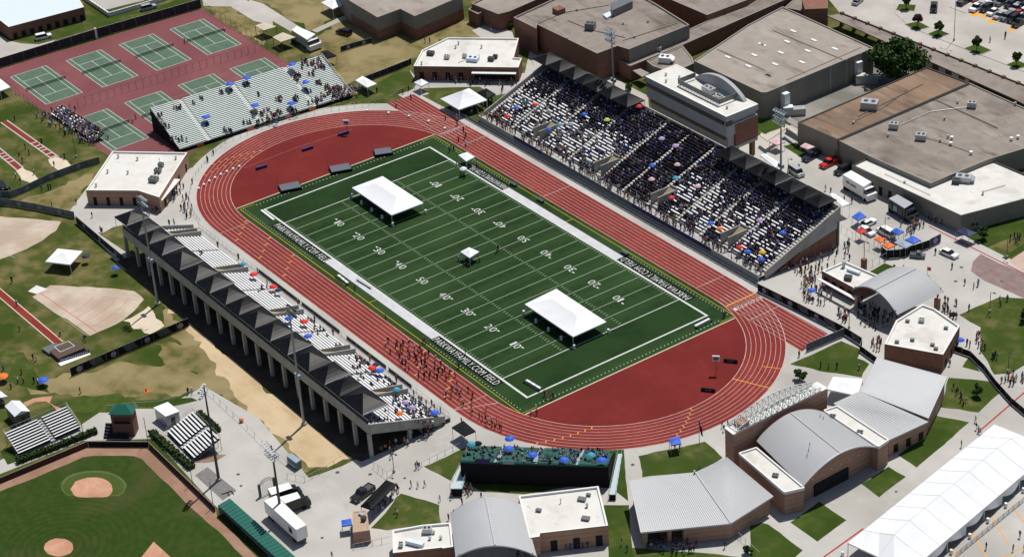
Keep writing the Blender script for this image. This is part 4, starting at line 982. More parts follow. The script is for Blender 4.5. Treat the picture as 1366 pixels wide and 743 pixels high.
# ---- brown panel sports hall, top
z = 7.2
pts = [G(340+x/3.903, y/3.903, z) for x, y in [(492, 5), (638, 92), (757, 48), (832, 86), (1080, -20), (1000, -160), (420, -80), (460, -30)]]
b3, r3, p3 = building('sports_hall', 'tall brown panelled hall with pale roof standing in dry grass', 'building', pts, z, 'tanwall', 'gravelroof2', 'parapet')
mb = MB()
for (x0, y0), (x1, y1) in (((492, 5), (638, 92)), ((638, 92), (757, 48)), ((757, 48), (832, 86)), ((832, 86), (1080, -20))):
    p, q = G(340+x0/3.903, y0/3.903, z), G(340+x1/3.903, y1/3.903, z)
    mb = MB(); mb.wall(p, q, .12, 0, 3.1); mb.build('brick_base', 'brick', b3)
# ---- low brick wing, top middle
z = 4
pts = [G(340+x/3.903, y/3.903, z) for x, y in [(1110, 50), (1160, 75), (1500, -90), (1400, -140)]]
b3b, r3b, p3b = building('brick_wing', 'low red brick wing with dark windows beside the tall brown hall', 'building', pts, z, 'brick', 'gravelroof2', 'parapet')
windows(b3b, pts[1], pts[2], .8, 2.6, 6, gap=.4)
# ---- big brick school block with gravel roof (C3)
z = 8.2
pts = K('C3', [(20, 92), (138, 150), (142, 128), (455, 280), (560, 240), (620, 258), (935, 130), (760, 20), (520, -110), (240, -10)], z)
b4, r4, p4 = building('school_block', 'big red brick block with grey gravel roof behind the left end of the main grandstand', 'building', pts, z, 'brick', 'gravelroof', 'parapet')
a, b = K('C3', (560, 240), z), K('C3', (935, 130), z)
mb = MB(); p, q = K('C3', (620, 258), z), K('C3', (935, 130), z); mb.wall(p, q, .1, 3.5, z-.1); mb.build('tan_panel', 'tanwall', b4)
q = K('C3', [(525, 30), (610, 0), (640, 20), (535, 68)], z+1)
MB().prism(q, z-.5, z+1.7).build('plant_room', 'greypaint', r4); MB().prism(K('C3', [(485, 80), (530, 60), (545, 75), (505, 98)], z), z-.5, z+.2).build('plant_duct', 'bluemetal', r4)
roof_unit(r4, K('C3', (420, 145), z), z-.5, 2.6, 2.4, 2.0, .62, 'greypaint')
MB().prism(K('C3', [(222, 60), (250, 75), (290, 60), (260, 45)], z), z-.5, z+1).build('stair_head', 'brick', r4)
for p in ((350, 50), (650, 190), (720, 110), (590, 120), (300, 200)): vent(r4, K('C3', p, z), z-.45, .5)
# ---- back brick block at top
z = 6
b5, r5, p5 = building('school_block', 'brick block with flat gravel roof at the top edge right of the big brick block', 'building', K('C3', [(700, -80), (770, -30), (1027, 80), (1240, 0), (1330, -60), (1000, -200)], z), z, 'brick', 'gravelroof', 'parapet')
z = 5.2
b5b, r5b, p5b = building('brick_wing', 'dark brick wing along the top left edge of the big brick block', 'building', [G(680+x/3.903, y/3.903, z) for x, y in [(-200, 20), (-60, 75), (0, 60), (230, -40), (100, -120)]], z, 'brick', 'gravelroof2', 'parapet')
windows(b5b, *[G(680+x/3.903, y/3.903, z) for x, y in [(-60, 75), (230, -40)]], .8, 2.6, 8, gap=.4)
# ---- low linking roofs between the block and the hall
z = 4.4
b6, r6, p6 = building('covered_link', 'low flat brown roofed link between the big brick block and the wide hall', 'building', K('C3', [(568, 318), (628, 345), (710, 312), (900, 235), (1500, -30), (1400, -60), (940, 150)], z), z, 'brick', 'gravelroof', 'parapet', .2)
roof_unit(r6, K('C3', (775, 262), z), z-.2, 1.6, 1.4, 1.3)
z = 4.8
b6b, r6b, p6b = building('service_block', 'small flat roofed service block with white rooftop unit behind the press box', 'building', K('C3', [(712, 318), (745, 345), (850, 380), (960, 330), (950, 300), (900, 238)], z), z, 'tanwall', 'gravelroof', 'parapet', .2)
roof_unit(r6b, K('C3', (810, 320), z), z-.2, 3.2, 2.6, 1.7, .62, 'whitepaint', 1)
MB().prism(K('C3', [(640, 368), (680, 358), (728, 382), (690, 402)], 3), 2.8, 3.0).build('entrance_canopy', 'parapet', b6b)
# ---- the wide hall with pale roof (C3/C4)
z = 7.4
pts = [K('C3', (958, 318), z), K('C3', (1310, 482), z), K('C3', (1338, 482), z), K('C4', (585, 250), z), K('C4', (110, 35), z), K('C3', (1240, 130), z)]
b7, r7, p7 = building('sports_hall', 'wide hall with pale gravel roof and rows of skylights behind the press box', 'building', pts, z, 'tanwall', 'gravelroof2', 'parapet', .3)
for ps, sh in ((((455, 295), (593, 285), (563, 342), (628, 228), (665, 390)), 'C3'), (((165, 160), (133, 215), (272, 207), (100, 272), (240, 263), (382, 252), (70, 332), (210, 322), (35, 390), (10, 232)), 'C4')):
    for x, y in ps:
        x2 = x if sh == 'C4' else x+680
        c = K(sh, (x, y), z) if sh == 'C4' else G(680+(x+680)/3.903, y/3.903, z)
        d = (K('C3', (472, 303), z)-K('C3', (438, 287), z)).normalized(); e = Vector((-d.y, d.x, 0))
        MB().prism([c-d*1.0-e*.4, c+d*1.0-e*.4, c+d*1.0+e*.4, c-d*1.0+e*.4], z-.35, z-.12).build('skylight', 'whitecap', r7)
a, b = K('C4', (20, 480), z), K('C4', (585, 250), z)
mb = MB()
for t in (.02, .21, .41, .59, .74, .87, .98): c = a.lerp(b, t); mb.box(c.x-.2, c.x+.2, c.y-.2, c.y+.2, 0, z-.1)
for t in (.02, .21, .41, .59, .74, .87, .98):
    c = a.lerp(b, t); MB().box(c.x-.2, c.x+.2, c.y-.2, c.y+.2, 0, z-.1).build('pilaster', 'concwall', b7)
mb = MB(); p, q = K('C4', (60, 155), z), K('C4', (430, 310), z); mb.wall(p, q, .35, z-.32, z-.1); mb.build('roof_kerb', 'parapet', r7)
# two white ducts and plant beside the hall
for i, (s0, t0) in enumerate((((122, 480), (122, 585)), ((500, 325), (500, 420)))):
    zz = 5.6; c = K('C4', t0); 
    d = thing('air_handler', 'white air duct tower with boxy plant beside the wide hall, %s' % ('nearer the grandstand' if i == 0 else 'nearer the big tree'), 'air handler', (c.x, c.y, 0))
    MB().box(c.x-.9, c.x+.9, c.y-.9, c.y+.9, 0, zz).build('duct_tower', 'tentwhite', d)
    u = Vector((.55, .83, 0)); v = Vector((.83, -.55, 0)); e = c+v*1.6
    MB().prism([e-u*1+v*-1, e+u*5+v*-1, e+u*5+v*1.2, e-u*1+v*1.2], 0, 1.9).build('plant_casing', 'silver', d)
    MB().prism([e-u*.8+v*-.8, e+u*1.8+v*-.8, e+u*1.8+v*1.0, e-u*.8+v*1.0], 1.902, 2.5).build('plant_hood', 'cream' if i else 'tentwhite', d)
# ---- big flat building at right, brown half + grey half + white L shaped roof
z = 6.0
rust = K('C4', [(188, 638), (860, 350), (1082, 432), (395, 728)], z)
b8, r8, p8 = building('school_block', 'wide flat building with rust brown roof half behind the parked pickups', 'building', rust, z, 'tanwall', 'rustroof', 'darkcap', .25)
roof_unit(r8, K('C4', (562, 560), z), z-.2, 4.2, 3.0, 2.0, .62, 'silver'); vent(r8, K('C4', (478, 640), z), z-.2, .4)
z2 = 5.6
grey = K('C4', [(395, 728), (1082, 432), (1366, 560), (1700, 700)], z2)+K('D4', [(1500, 30), (1180, 128), (880, 252), (560, 110)], z2)
b9, r9, p9 = building('school_block', 'wide grey gravel roofed building with scattered rooftop units on the right', 'building', grey, z2, 'tanwall', 'gravelroof', 'parapet', .25)
for p, s in (((1095, 555), 2.2), ((688, 665), 2.3), ((830, 722), 2.6)): roof_unit(r9, K('C4', p, z2), z2-.2, s, s*.8, 1.5, .62, 'silver')
for p in ((1020, 535), (952, 620), (658, 708), (970, 715), (930, 735), (1320, 545)): vent(r9, K('C4', p, z2), z2-.2, .6)
for p in ((985, 50), (1090, 98), (990, 20), (1335, 15), (1300, 25)): vent(r9, K('D4', p, z2), z2-.2, .6, .3, 'whitepaint')
z3 = 4.6
wl = K('D4', [(470, 158), (570, 112), (882, 258), (1180, 126), (1500, 270), (1366, 285), (1037, 422)], z3)
wl = K('D4', [(470, 158), (570, 112), (882, 258), (1185, 126), (1560, 285), (1037, 422)], z3)
b10, r10, p10 = building('school_wing', 'L shaped wing with bright white roof and tan walls behind the food trucks', 'building', wl, z3, 'tanwall', 'whiteroof', 'darkcap', .3)
roof_unit(r10, K('D4', (1050, 235), z3), z3-.3, 3.6, 2.4, 1.5, .62, 'silver', 1); roof_unit(r10, K('D4', (1012, 245), z3), z3-.3, 1.8, 1.8, 1.1, .62, 'dsteel')
vent(r10, K('D4', (1152, 305), z3), z3-.3); vent(r10, K('D4', (745, 245), z3), z3-.3, .3)
a, b = K('D4', (470, 158), z3), K('D4', (1037, 422), z3); windows(b10, a.lerp(b, .14), a.lerp(b, .4), .05, 2.4, 3, 'darkvoid', 'door', gap=.5)
# covered walk beside it and lean-to
z = 3.0
cw = thing('covered_walk', 'long narrow tan covered walkway behind the pickup trucks', 'covered walkway', tuple(cen(K('D4', [(120, -60), (395, 75)]))))
q = K('D4', [(145, -95), (400, 72), (385, 82), (130, -70)], z); MB().prism(q, z-.2, z).build('roof', 'parapet', cw)
q2 = K('C4', [(0, 690), (30, 712), (130, 645), (190, 690), (180, 700), (132, 665), (30, 735), (-10, 705)], z); MB().prism(q2, z-.22, z-.02).build('link_roof', 'tancanopy', cw)
for t in (0, .33, .66, 1): p = q[3].lerp(q[2], t); MB().bar((p.x, p.y, 0), (p.x, p.y, z-.2), .12, 6).build('post', 'dsteel', cw)
p, q_ = K('D4', (230, 30), 0), K('D4', (400, 110), 0); MB().wall(p, q_, .3, 0, 2.6).build('wall', 'tanwall', cw)
# covered walkway along the car park (C4)
z = 3.4
wk = thing('covered_walk', 'long brown roofed covered walkway edging the car park', 'covered walkway', tuple(cen(K('C4', [(410, 75), (1366, 450)]))))
q = K('C4', [(400, 78), (425, 70), (1500, 505), (1500, 560), (1366, 490), (480, 145), (405, 95)], z)
q = K('C4', [(345, 85), (412, 72), (1560, 525), (1560, 640), (1290, 505)], z)
MB().prism(q, z-.3, z).build('roof', 'gravelroof', wk)
p0, p1 = K('C4', (412, 72), z), K('C4', (1560, 525), z); mb = MB(); mb.wall(p0, p1, .3, z+.003, z+.35); mb.build('parapet', 'darkcap', wk)
for i in range(17):
    t = (i+.1)/16; p = p0.lerp(p1, min(t, 1)); MB().box(p.x-.45, p.x+.45, p.y-.45, p.y+.45, 0, z+.6).build('pier', 'brick', wk)
# openings of the courtyard shown as dark wells with white-framed windows
z = 3.2
b11, r11, p11 = building('school_wing', 'low brick wing with white window panels facing the big green tree', 'building', K('C4', [(830, 290), (855, 275), (1135, 400), (1110, 420)], z), z, 'brick', 'gravelroof', 'parapet', .15)
windows(b11, K('C4', (835, 292), z), K('C4', (1108, 418), z), .4, 2.5, 4, 'tentwhite', 'window_panel', gap=.35)
z = 3.6
b12, r12, p12 = building('school_wing', 'narrow brown brick block left of the covered walkway at the top edge', 'building', K('C4', [(120, 40), (345, 85), (345, -30), (230, -60)], z), z, 'brick', 'gravelroof', 'parapet', .2)
MB().prism(K('C4', [(210, 0), (345, 0), (345, 45), (225, 50)], z+2.5), 0, z+2.5).build('upper_block', 'brick', b12)
def pipe(roof, sh, pts, z, r_=.09, m_='silver'):
    mb = MB(); P_ = K(sh, pts, z)
    for a, b in zip(P_[:-1], P_[1:]): mb.bar((a.x, a.y, z+.18), (b.x, b.y, z+.18), r_, 5)
    mb.build('roof_pipe', m_, roof)
pipe(r9, 'C4', [(700, 665), (880, 585), (1080, 560)], z2-.2); pipe(r9, 'D4', [(860, 20), (930, 40), (1090, 95)], z2-.2, .07, 'dsteel'); pipe(r9, 'C4', [(900, 520), (1230, 670)], z2-.2, .12, 'parapet')
pipe(r8, 'C4', [(470, 640), (640, 560), (760, 470)], 5.8, .07, 'dsteel'); pipe(r8, 'C4', [(500, 610), (840, 440)], 5.8, .1, 'gravelroof')
pipe(r4, 'C3', [(300, 110), (420, 160), (600, 200)], 7.7, .08, 'dsteel'); pipe(r4, 'C3', [(140, 130), (280, 70), (520, 30)], 7.7, .12, 'parapet'); pipe(r4, 'C3', [(590, 215), (870, 125)], 7.7, .12, 'parapet')
pipe(r7, 'C3', [(1080, 260), (1330, 370)], 7.1, .07, 'dsteel'); pipe(r7, 'C4', [(130, 420), (520, 250)], 7.1, .08, 'parapet')
pipe(r10, 'D4', [(640, 205), (760, 262), (880, 318)], 4.3, .06, 'silver'); pipe(r10, 'D4', [(1150, 300), (1270, 265)], 4.3, .06, 'dsteel')
pipe(r1, 'D1', [(830, 120), (845, 165), (800, 240)], 3.85, .16, 'whitecap'); pipe(r2, 'C2', [(1060, 330), (1170, 290)], 3.75, .07, 'dsteel'); pipe(lr2, 'F3', [(100, 450), (255, 458), (265, 432)], 4.15, .07, 'dsteel') if 'lr2' in globals() else None
# ---- far top-left metal building
z = 4.2
q = K('C1', [(-60, 60), (45, 142), (437, 38), (395, -30), (-30, -20)], z)
tb, tr, tq = building('metal_shed', 'long shed with pale blue metal roof in the top left corner', 'shed', q, z, 'brick', 'bluemetal', 'whitecap', .05)
mb = MB(); a, b = K('C1', (45, 142), z), K('C1', (437, 38), z); rib = MB()
windows(tb, a, b, .2, 1.9, 9, 'darkvoid', 'opening', gap=.4)
# white-walled terraces
tw = thing('retaining_wall', 'white angled retaining wall above the tennis courts', 'wall', tuple(K('C1', (570, 90))))
pts = [(415, -15), (570, 88), (745, 38), (905, -10)]
for p, q in zip(pts[:-1], pts[1:]): MB().wall(K('C1', p), K('C1', q), .4, 0, 1.3).build('wall', 'whitecap', tw)
mb = MB()
for p, q in zip(pts[:-1], pts[1:]):
    a, b = K('C1', p), K('C1', q)
    for i in range(10): c = a.lerp(b, i/10); mb.bar((c.x, c.y, 1.3), (c.x, c.y, 2.3), .04, 4)
    mb.wall(a, b, .07, 2.25, 2.32)
mb.build('railing', 'whitepaint', tw)
# ================================================================ field house group, lower right
fh = thing('field_house', 'brick field house with barrel metal roof and flat white side roofs', 'building', tuple(cen(K('F4', [(71, 700), (660, 270)]))))
zs = 5.2                      # side roofs
lft = K('F4', [(-35, 222), (0, 248), (120, 410), (212, 372), (30, 258), (-20, 200)], zs)
def block(name, parent, pts, z, wallm, roofm, capm='whitecap', par=.35):
    pts = [Vector((p.x, p.y, 0)) for p in pts]
    mb = MB(); mb.prism(pts, 0, z, top=False); o = mb.build(name, wallm, parent)
    MB().poly([Vector((p.x, p.y, z+.0)) for p in pts], z+.002).build('flat_roof', roofm, o)
    mb = MB()
    for i in range(len(pts)):
        mb.wall(pts[i], pts[(i+1) % len(pts)], .3, z-.25, z+par-.02*(i % 2))
    mb.build('roof_edge', capm, o)
    return o
# arch profile: near end chord A-B, far end chord C-D
ze = 5.4
A, B = K('F4', (212, 372), ze), K('F4', (596, 168), ze)
Cx, D = K((940, 480, 6.815), (470, 735), ze), K((940, 480, 6.815), (1085, 475), ze)
u = ((Cx-A)+(D-B))/2; L = u.length; u.normalize(); wv = (B-A); W = wv.length; wv.normalize()
rise = 3.2; n = 18
def arch(t): return ze+rise*(1-(2*t-1)**2)
P = [[A+wv*W*i/n+Vector((0, 0, arch(i/n)-ze)) for i in range(n+1)], [Cx+(D-Cx)*(i/n)+Vector((0, 0, arch(i/n)-ze)) for i in range(n+1)]]
mb = MB()
for i in range(n): quad_up(mb, [P[0][i], P[0][i+1], P[1][i+1], P[1][i]])
nr = 46
for i in range(nr+1):
    f = i/nr; row = []
    for j in range(n+1):
        row.append(P[0][j].lerp(P[1][j], f))
    for j in range(n):
        a, b = row[j], row[j+1]; s_ = u*.05; upv = Vector((0, 0, .07))
        mb.add([a-s_+upv, a+s_+upv, b+s_+upv, b-s_+upv], [[0, 1, 2, 3]], 1)
br = mb.build('barrel_roof', ['metalroof', 'metalrib'], fh)
mid = n//2; mb = MB(); mb.bar(P[0][mid]+Vector((0, 0, .08)), P[1][mid]+Vector((0, 0, .08)), .14, 4); mb.build('ridge_cap', 'metalrib', br)
for f, off in ((.25, -.25), (.3, -.2), (.36, -.12), (.72, .3), (.78, .33)):
    p = P[0][int(n*(.5+off))].lerp(P[1][int(n*(.5+off))], f); MB().bar(p, p+Vector((0, 0, .8)), .09, 6).build('vent_pipe', 'silver', br)
for row in P:                 # gable walls under the arch
    m_ = len(row); mb = MB()
    off_ = -u*0 if row is P[1] else u*1.6
    mb.add([Vector((p.x, p.y, 0))+off_ for p in row]+[p-Vector((0, 0, .15))+off_ for p in row], [[i, i+1, m_+i+1, m_+i] for i in range(m_-1)])
    mb.build('gable_wall', 'brick2', fh)
mb = MB()
for row in P[:1]:
    for i in range(n): mb.bar(row[i]-u*.15, row[i+1]-u*.15, .2, 6)
mb.build('arch_fascia', 'metalrib', fh)
q0, q1 = A+wv*W*.22, A+wv*W*.68
MB().wall(Vector((q0.x, q0.y, 0))+u*1.45, Vector((q1.x, q1.y, 0))+u*1.45, .4, 0, 2.7).build('entrance', 'darkglass', fh)
mb = MB()
for t in (.3, .42, .55, .68, .8): p = A+wv*W*t-u*.1; mb.ell((p.x, p.y, 4.6), (.2, .2, .2), 6, 4)
for t in (.2, .32, .45, .58, .7, .82):
    p = A+wv*W*t+u*1.5; MB().ell((p.x, p.y, 4.4), (.16, .16, .16), 6, 4).build('wall_lamp', 'whitepaint', fh)
# side blocks
A0 = Vector((A.x, A.y, 0)); B0 = Vector((B.x, B.y, 0)); C0 = Vector((Cx.x, Cx.y, 0)); D0 = Vector((D.x, D.y, 0))
LW0 = K('F4', (120, 408), 5.2); LW0.z = 0; RW0 = K('F4', (660, 136), 5.6); RW0.z = 0
lw = (LW0-A0); rw = (RW0-B0)
lb = block('side_block', fh, [A0-wv*.05-u*.6, LW0, LW0+u*(L-1), A0-wv*.05+u*(L-1)], 5.2, 'brick2', 'whiteroof')
rb = block('side_block', fh, [B0+wv*.05-u*.6, RW0, RW0+(D0-B0)*.98, D0+wv*.05], 5.6, 'brick2', 'whiteroof')
for p in ((72, 320),): roof_unit(lb, K('F4', p, 5.2), 5.2, 1.2, .9, .5, .6, 'greypaint')
for p in ((370, 12), (512, 95)): roof_unit(rb, K('F4', p, 5.6), 5.6, 1.2, .9, .5, .6, 'greypaint')
mb = MB()
for o in ():
    pass
# brick entry wall with white trussed arch behind the barrel roof
kt = (940, 480, 6.815); zt = 8.6
tw0, tw1 = K(kt, (265, 680), zt), K(kt, (1115, 262), zt)
bk0, bk1 = K(kt, (185, 620), zt), K(kt, (1020, 205), zt)
ew = thing('entry_wall', 'long brick entry wall with white lattice arch behind the barrel roof', 'entry wall', tuple(cen([tw0, tw1])))
qq = [Vector((p.x, p.y, 0)) for p in (tw0, tw1, bk1, bk0)]
ew_ = MB().prism(qq, 0, zt).build('brick_wall', 'brick2', ew)
c = cen(qq); MB().prism([c+(p-c)*1.012 for p in qq], zt+.003, zt+.14).build('coping', 'whitecap', ew_)
d = (qq[1]-qq[0]); Ld = d.length; d.normalize(); e = (qq[3]-qq[0]); We = e.length; e.normalize()
def arcpt(t, s_): return qq[0]+d*(1.0+(Ld-2.6)*t)+e*(We*s_)+Vector((0, 0, zt+.14+.7+2.0*math.sin(PI*t)))
mb = MB(); N = 15
for i in range(N):
    t0, t1 = i/N, (i+1)/N
    for s_ in (0.02, .98):
        mb.bar(arcpt(t0, s_), arcpt(t1, s_), .11, 5); base = lambda t: qq[0]+d*(1.0+(Ld-2.6)*t)+e*(We*s_)+Vector((0, 0, zt+.14))
        mb.bar(base(t0), arcpt(t0, s_), .07, 4); mb.bar(base(t0), arcpt(t1, s_), .05, 4); mb.bar(base(t1), arcpt(t0, s_), .05, 4); mb.bar(base(t0)+Vector((0, 0, .1)), base(t1)+Vector((0, 0, .1)), .08, 4)
    mb.bar(arcpt(t0, .02), arcpt(t0, .98), .08, 4); mb.bar(arcpt(t0, .02), arcpt(t1, .98), .05, 4); mb.bar(arcpt(t1, .02), arcpt(t0, .98), .04, 4)
    mb.bar(qq[0]+d*(1.0+(Ld-2.6)*t0)+e*(We*.02)+Vector((0, 0, zt+.2)), arcpt(t0, .98), .045, 4)
mb.build('lattice_arch', mat('white_lattice', (.50, .52, .50), .5, .3), ew)
MB().prism([qq[0]+d*2.0+e*.4, qq[0]+d*4.4+e*.4, qq[0]+d*4.4+e*(We-.4), qq[0]+d*2.0+e*(We-.4)], zt+.14, zt+1.2).build('plinth', 'brick2', ew)
# wing with two-facet metal roof, lower centre-right (F3)
def facet_roof(root, quads, zs_, name='metal_roof', ribs=40, wallm='brick2', under=True):
    """quads: list of 4 (point, z) corner lists a,b,c,d; ribs run a->d / b->c"""
    for q in quads:
        a, b, c, d = q; mb = MB(); quad_up(mb, [a, b, c, d]); rib_roof(mb, a, b, c, d, ribs)
        for p, r in ((a, b), (b, c), (c, d), (d, a)): mb.add([p-Vector((0, 0, .35)), r-Vector((0, 0, .35)), r, p], [[0, 1, 2, 3], [3, 2, 1, 0]][:1], 1)
        mb.build(name, ['metalroof', 'metalrib'], root)
fw = thing('field_house_wing', 'brick wing with bent ribbed metal roof beside the flagpole lawn', 'building', tuple(cen(K('F3', [(680, 612), (965, 300)]))))
zl, zh = 4.0, 5.6
a, b, c, d = K('F3', (622, 342), zh), K('F3', (966, 300), zh), K('F3', (1150, 566), zl), K('F3', (682, 612), zl)
e_, f_ = K('F3', (1130, 222), zh), K('F3', (1372, 425), zl)
facet_roof(fw, [(a, b, c, d), (b, e_, f_, c)], 0)
mb = MB(); mb.bar(b+Vector((0, 0, .1)), c+Vector((0, 0, .1)), .14, 4); mb.build('ridge_cap', 'metalrib', fw)
pin = cen([a, b, c, d, e_, f_]); sh = lambda p, k=.045: p.lerp(Vector((pin.x, pin.y, p.z)), k)
def wall_between(root, p, q, name='wall', m_='brick2', lo=0):
    p, q = sh(p), sh(q); mb = MB(); mb.add([Vector((p.x, p.y, lo)), Vector((q.x, q.y, lo)), q-Vector((0, 0, .3)), p-Vector((0, 0, .3))], [[0, 1, 2, 3]]); return mb.build(name, m_, root)
for p, q in ((a, b), (b, e_), (e_, f_), (f_, c), (d, a)): wall_between(fw, p, q)
wall_between(fw, c, c.lerp(d, .5)); 
o = c.lerp(d, .5); 
for t in (.52, .7, .98): p = sh(c.lerp(d, t)); MB().box(p.x-.3, p.x+.3, p.y-.3, p.y+.3, 0, 3.7).build('column', 'brick2', fw)
p, q = sh(c.lerp(d, .5), .3), sh(c.lerp(d, 1), .3); MB().wall(p, q, .3, 0, 3.6).build('recessed_wall', 'brick', fw)
vent(fw, K('F3', (962, 310), 5.4), 5.2, .9, .14)
# second metal-roof wing, upper right (E4)
fw2 = thing('field_house_wing', 'brick wing with folded grey metal roof beside the small flat white roofed block', 'building', tuple(cen(K('E4', [(600, 455), (760, 742)]))))
zh, zl = 5.4, 4.4
a, b, c = K('E4', (602, 456), zh), K('E4', (967, 556), zh), K('E4', (868, 772), zl)
m0, m1 = K('E4', (512, 632), zh+.2), K('E4', (770, 748), zl)
g0, g1 = K('E4', (375, 695), zh), K('F4', (662, 132), zl)
pin = cen([a, b, c, m0, m1, g0, g1])
facet_roof(fw2, [(a, b, c, m0)], 0, ribs=44)
g2 = K('F4', (868, 36), zl)
facet_roof(fw2, [(m0, g2, g1, g0)], 0, ribs=36)
for p, q in ((a, b), (b, c), (g2, g1), (g1, g0), (m0, a), (g0, m0)): wall_between(fw2, p, q)
windows(fw2, sh(g1), sh(g2), .3, 2.2, 3, 'darkglass', gap=.5)
# small block (E4)
z = 4.6
bx, rx, px_ = building('ticket_block', 'small brick block with flat white roof between the two curved roofs', 'building', K('E4', [(640, 385), (700, 262), (838, 178), (900, 200), (1032, 290), (945, 440)], z), z, 'brick', 'whiteroof')
windows(bx, K('E4', (945, 440), z), K('E4', (1032, 290), z), .05, 2.3, 3, 'darkvoid', 'door', gap=.6)
for p in ((785, 360), (890, 385), (908, 405), (705, 370), (760, 262), (960, 298)): roof_unit(rx, K('E4', p, z), z-.45, .9, .7, .5, .6, 'greypaint', 2)
roof_unit(rx, K('E4', (833, 262), z), z-.45, 1.2, .9, .9)
# barrel pavilion (right)
def barrel_pavilion(name, label, c00, c01, c10, c11, ze, rise, ribs=30, posts=True, skew=0):
    """c00-c01 near arch springings, c10-c11 far arch springings"""
    root = thing(name, label, 'pavilion', tuple(cen([c00, c01, c10, c11])[:]))
    n = 16; rows = []
    for p, q in ((c00, c01), (c10, c11)):
        rows.append([p.lerp(q, i/n)+Vector((0, 0, rise*(1-(2*i/n-1)**2))) for i in range(n+1)])
    mb = MB()
    for i in range(n): quad_up(mb, [rows[0][i], rows[0][i+1], rows[1][i+1], rows[1][i]])
    for k in range(ribs+1):
        for j in range(n):
            a, b = (rows[0][j].lerp(rows[1][j], k/ribs), rows[0][j+1].lerp(rows[1][j+1], k/ribs)); s_ = (rows[1][0]-rows[0][0]).normalized()*.045; upv = Vector((0, 0, .06))
            mb.add([a-s_+upv, a+s_+upv, b+s_+upv, b-s_+upv], [[0, 1, 2, 3]], 1)
    o = mb.build('barrel_roof', ['metalroof', 'metalrib'], root)
    mb = MB(); m_ = n//2; mb.bar(rows[0][m_]+Vector((0, 0, .09)), rows[1][m_]+Vector((0, 0, .09)), .16, 4); mb.build('ridge_cap', 'metalrib', o)
    mb = MB()
    for row in rows:
        for i in range(n): mb.bar(row[i]-Vector((0, 0, .15)), row[i+1]-Vector((0, 0, .15)), .16, 5)
    mb.build('arch_beam', 'metalrib', root)
    for p in (c00, c01, c10, c11):
        m2 = cen([c00, c01, c10, c11]); q = Vector((p.x, p.y, 0)).lerp(m2, .12)
        MB().box(q.x-.5, q.x+.5, q.y-.5, q.y+.5, 0, ze*.62).build('pier', 'brick2', root)
        for dx in (-.9, -.3, .3, .9):
            t = p.lerp(c01 if p is c00 else c00 if p is c01 else c11 if p is c10 else c10, .10+dx*.06)
            MB().bar((q.x, q.y, ze*.62), (t.x, t.y, t.z+rise*.3), .09, 5).build('strut', 'dsteel', root)
    return root
kp = (1080, 330, 6.815); ze = 4.4
barrel_pavilion('barrel_pavilion', 'open pavilion with silver barrel roof by the food stalls', K(kp, (392, 372), ze), K(kp, (800, 612), ze), K(kp, (705, 200), ze), K(kp, (1218, 405), ze), ze, 2.9)
# concession stand beside it
z = 3.8
cs, cr, cp = building('concession_stand', 'small brick concession stand with white roof and white awning beside the barrel pavilion', 'building', K(kp, [(112, 212), (320, 125), (632, 258), (400, 365)], z), z, 'brick', 'whiteroof')
q = K(kp, [(70, 288), (95, 282), (430, 462), (405, 475)], 2.9); MB().prism(q, 2.75, 2.95).build('awning', 'whitecap', cs)
a, b = K(kp, (112, 212), z), K(kp, (400, 365), z); windows(cs, a, b, 1.0, 2.5, 4, 'darkvoid', 'serving_hatch', gap=.3)
roof_unit(cr, K(kp, (350, 278), z), z-.45, 1.7, 1.4, 1.0, .6, 'dsteel'); roof_unit(cr, K(kp, (400, 215), z), z-.45, 3.4, .8, .7, .2, 'bluemetal', 2); vent(cr, K(kp, (310, 165), z), z-.45, 1.4, .35)
# lower pavilion (F2/F3)
kq = (500, 640, 6.83); ze = 4.3
barrel_pavilion('barrel_pavilion', 'open pavilion with grey barrel roof at the bottom centre beside the green stand', K(kq, (735, 700), ze), K(kq, (1475, 690), ze), K(kq, (688, 300), ze), K(kq, (1345, 225), ze), ze, 2.6)
z = 4.0
lb1, lr1, lp1 = building('concession_stand', 'brick stand with white roof left of the bottom pavilion', 'building', K(kq, [(165, 662), (160, 455), (440, 405), (690, 385), (715, 605), (615, 620), (612, 612)], z), z, 'brick', 'whiteroof')
roof_unit(lr1, K(kq, (478, 460), z), z-.45, 1.8, 1.4, 1.2, .9, 'silver'); roof_unit(lr1, K(kq, (365, 575), z), z-.45, 3.6, 1.0, .9, .5, 'bluemetal', 2); roof_unit(lr1, K(kq, (238, 590), z), z-.45, .8, .8, 1.0, .9, 'silver')
for p in ((600, 520), (535, 470), (500, 525)): vent(lr1, K(kq, p, z), z-.45, .5)
z = 4.6
lb2, lr2, lp2 = building('concession_building', 'brick building with stained white roof below the green stand', 'building', K('F3', [(45, 420), (462, 370), (512, 575), (158, 615), (155, 632), (102, 640)], z), z, 'brick2', 'whiteroof')
a, b = K('F3', (158, 615), z), K('F3', (512, 575), z); windows(lb2, a, b, .05, 2.5, 3, 'darkvoid', 'door', gap=.55)
for p, s in (((375, 435), 1.6), ((410, 412), .9), ((395, 535), 1.6), ((150, 492), 1.1)): roof_unit(lr2, K('F3', p, z), z-.45, s, s*.7, .5, .6, 'greypaint', 2)
vent(lr2, K('F3', (402, 470), z), z-.45); vent(lr2, K('F3', (265, 450), z), z-.45, .9, .1)
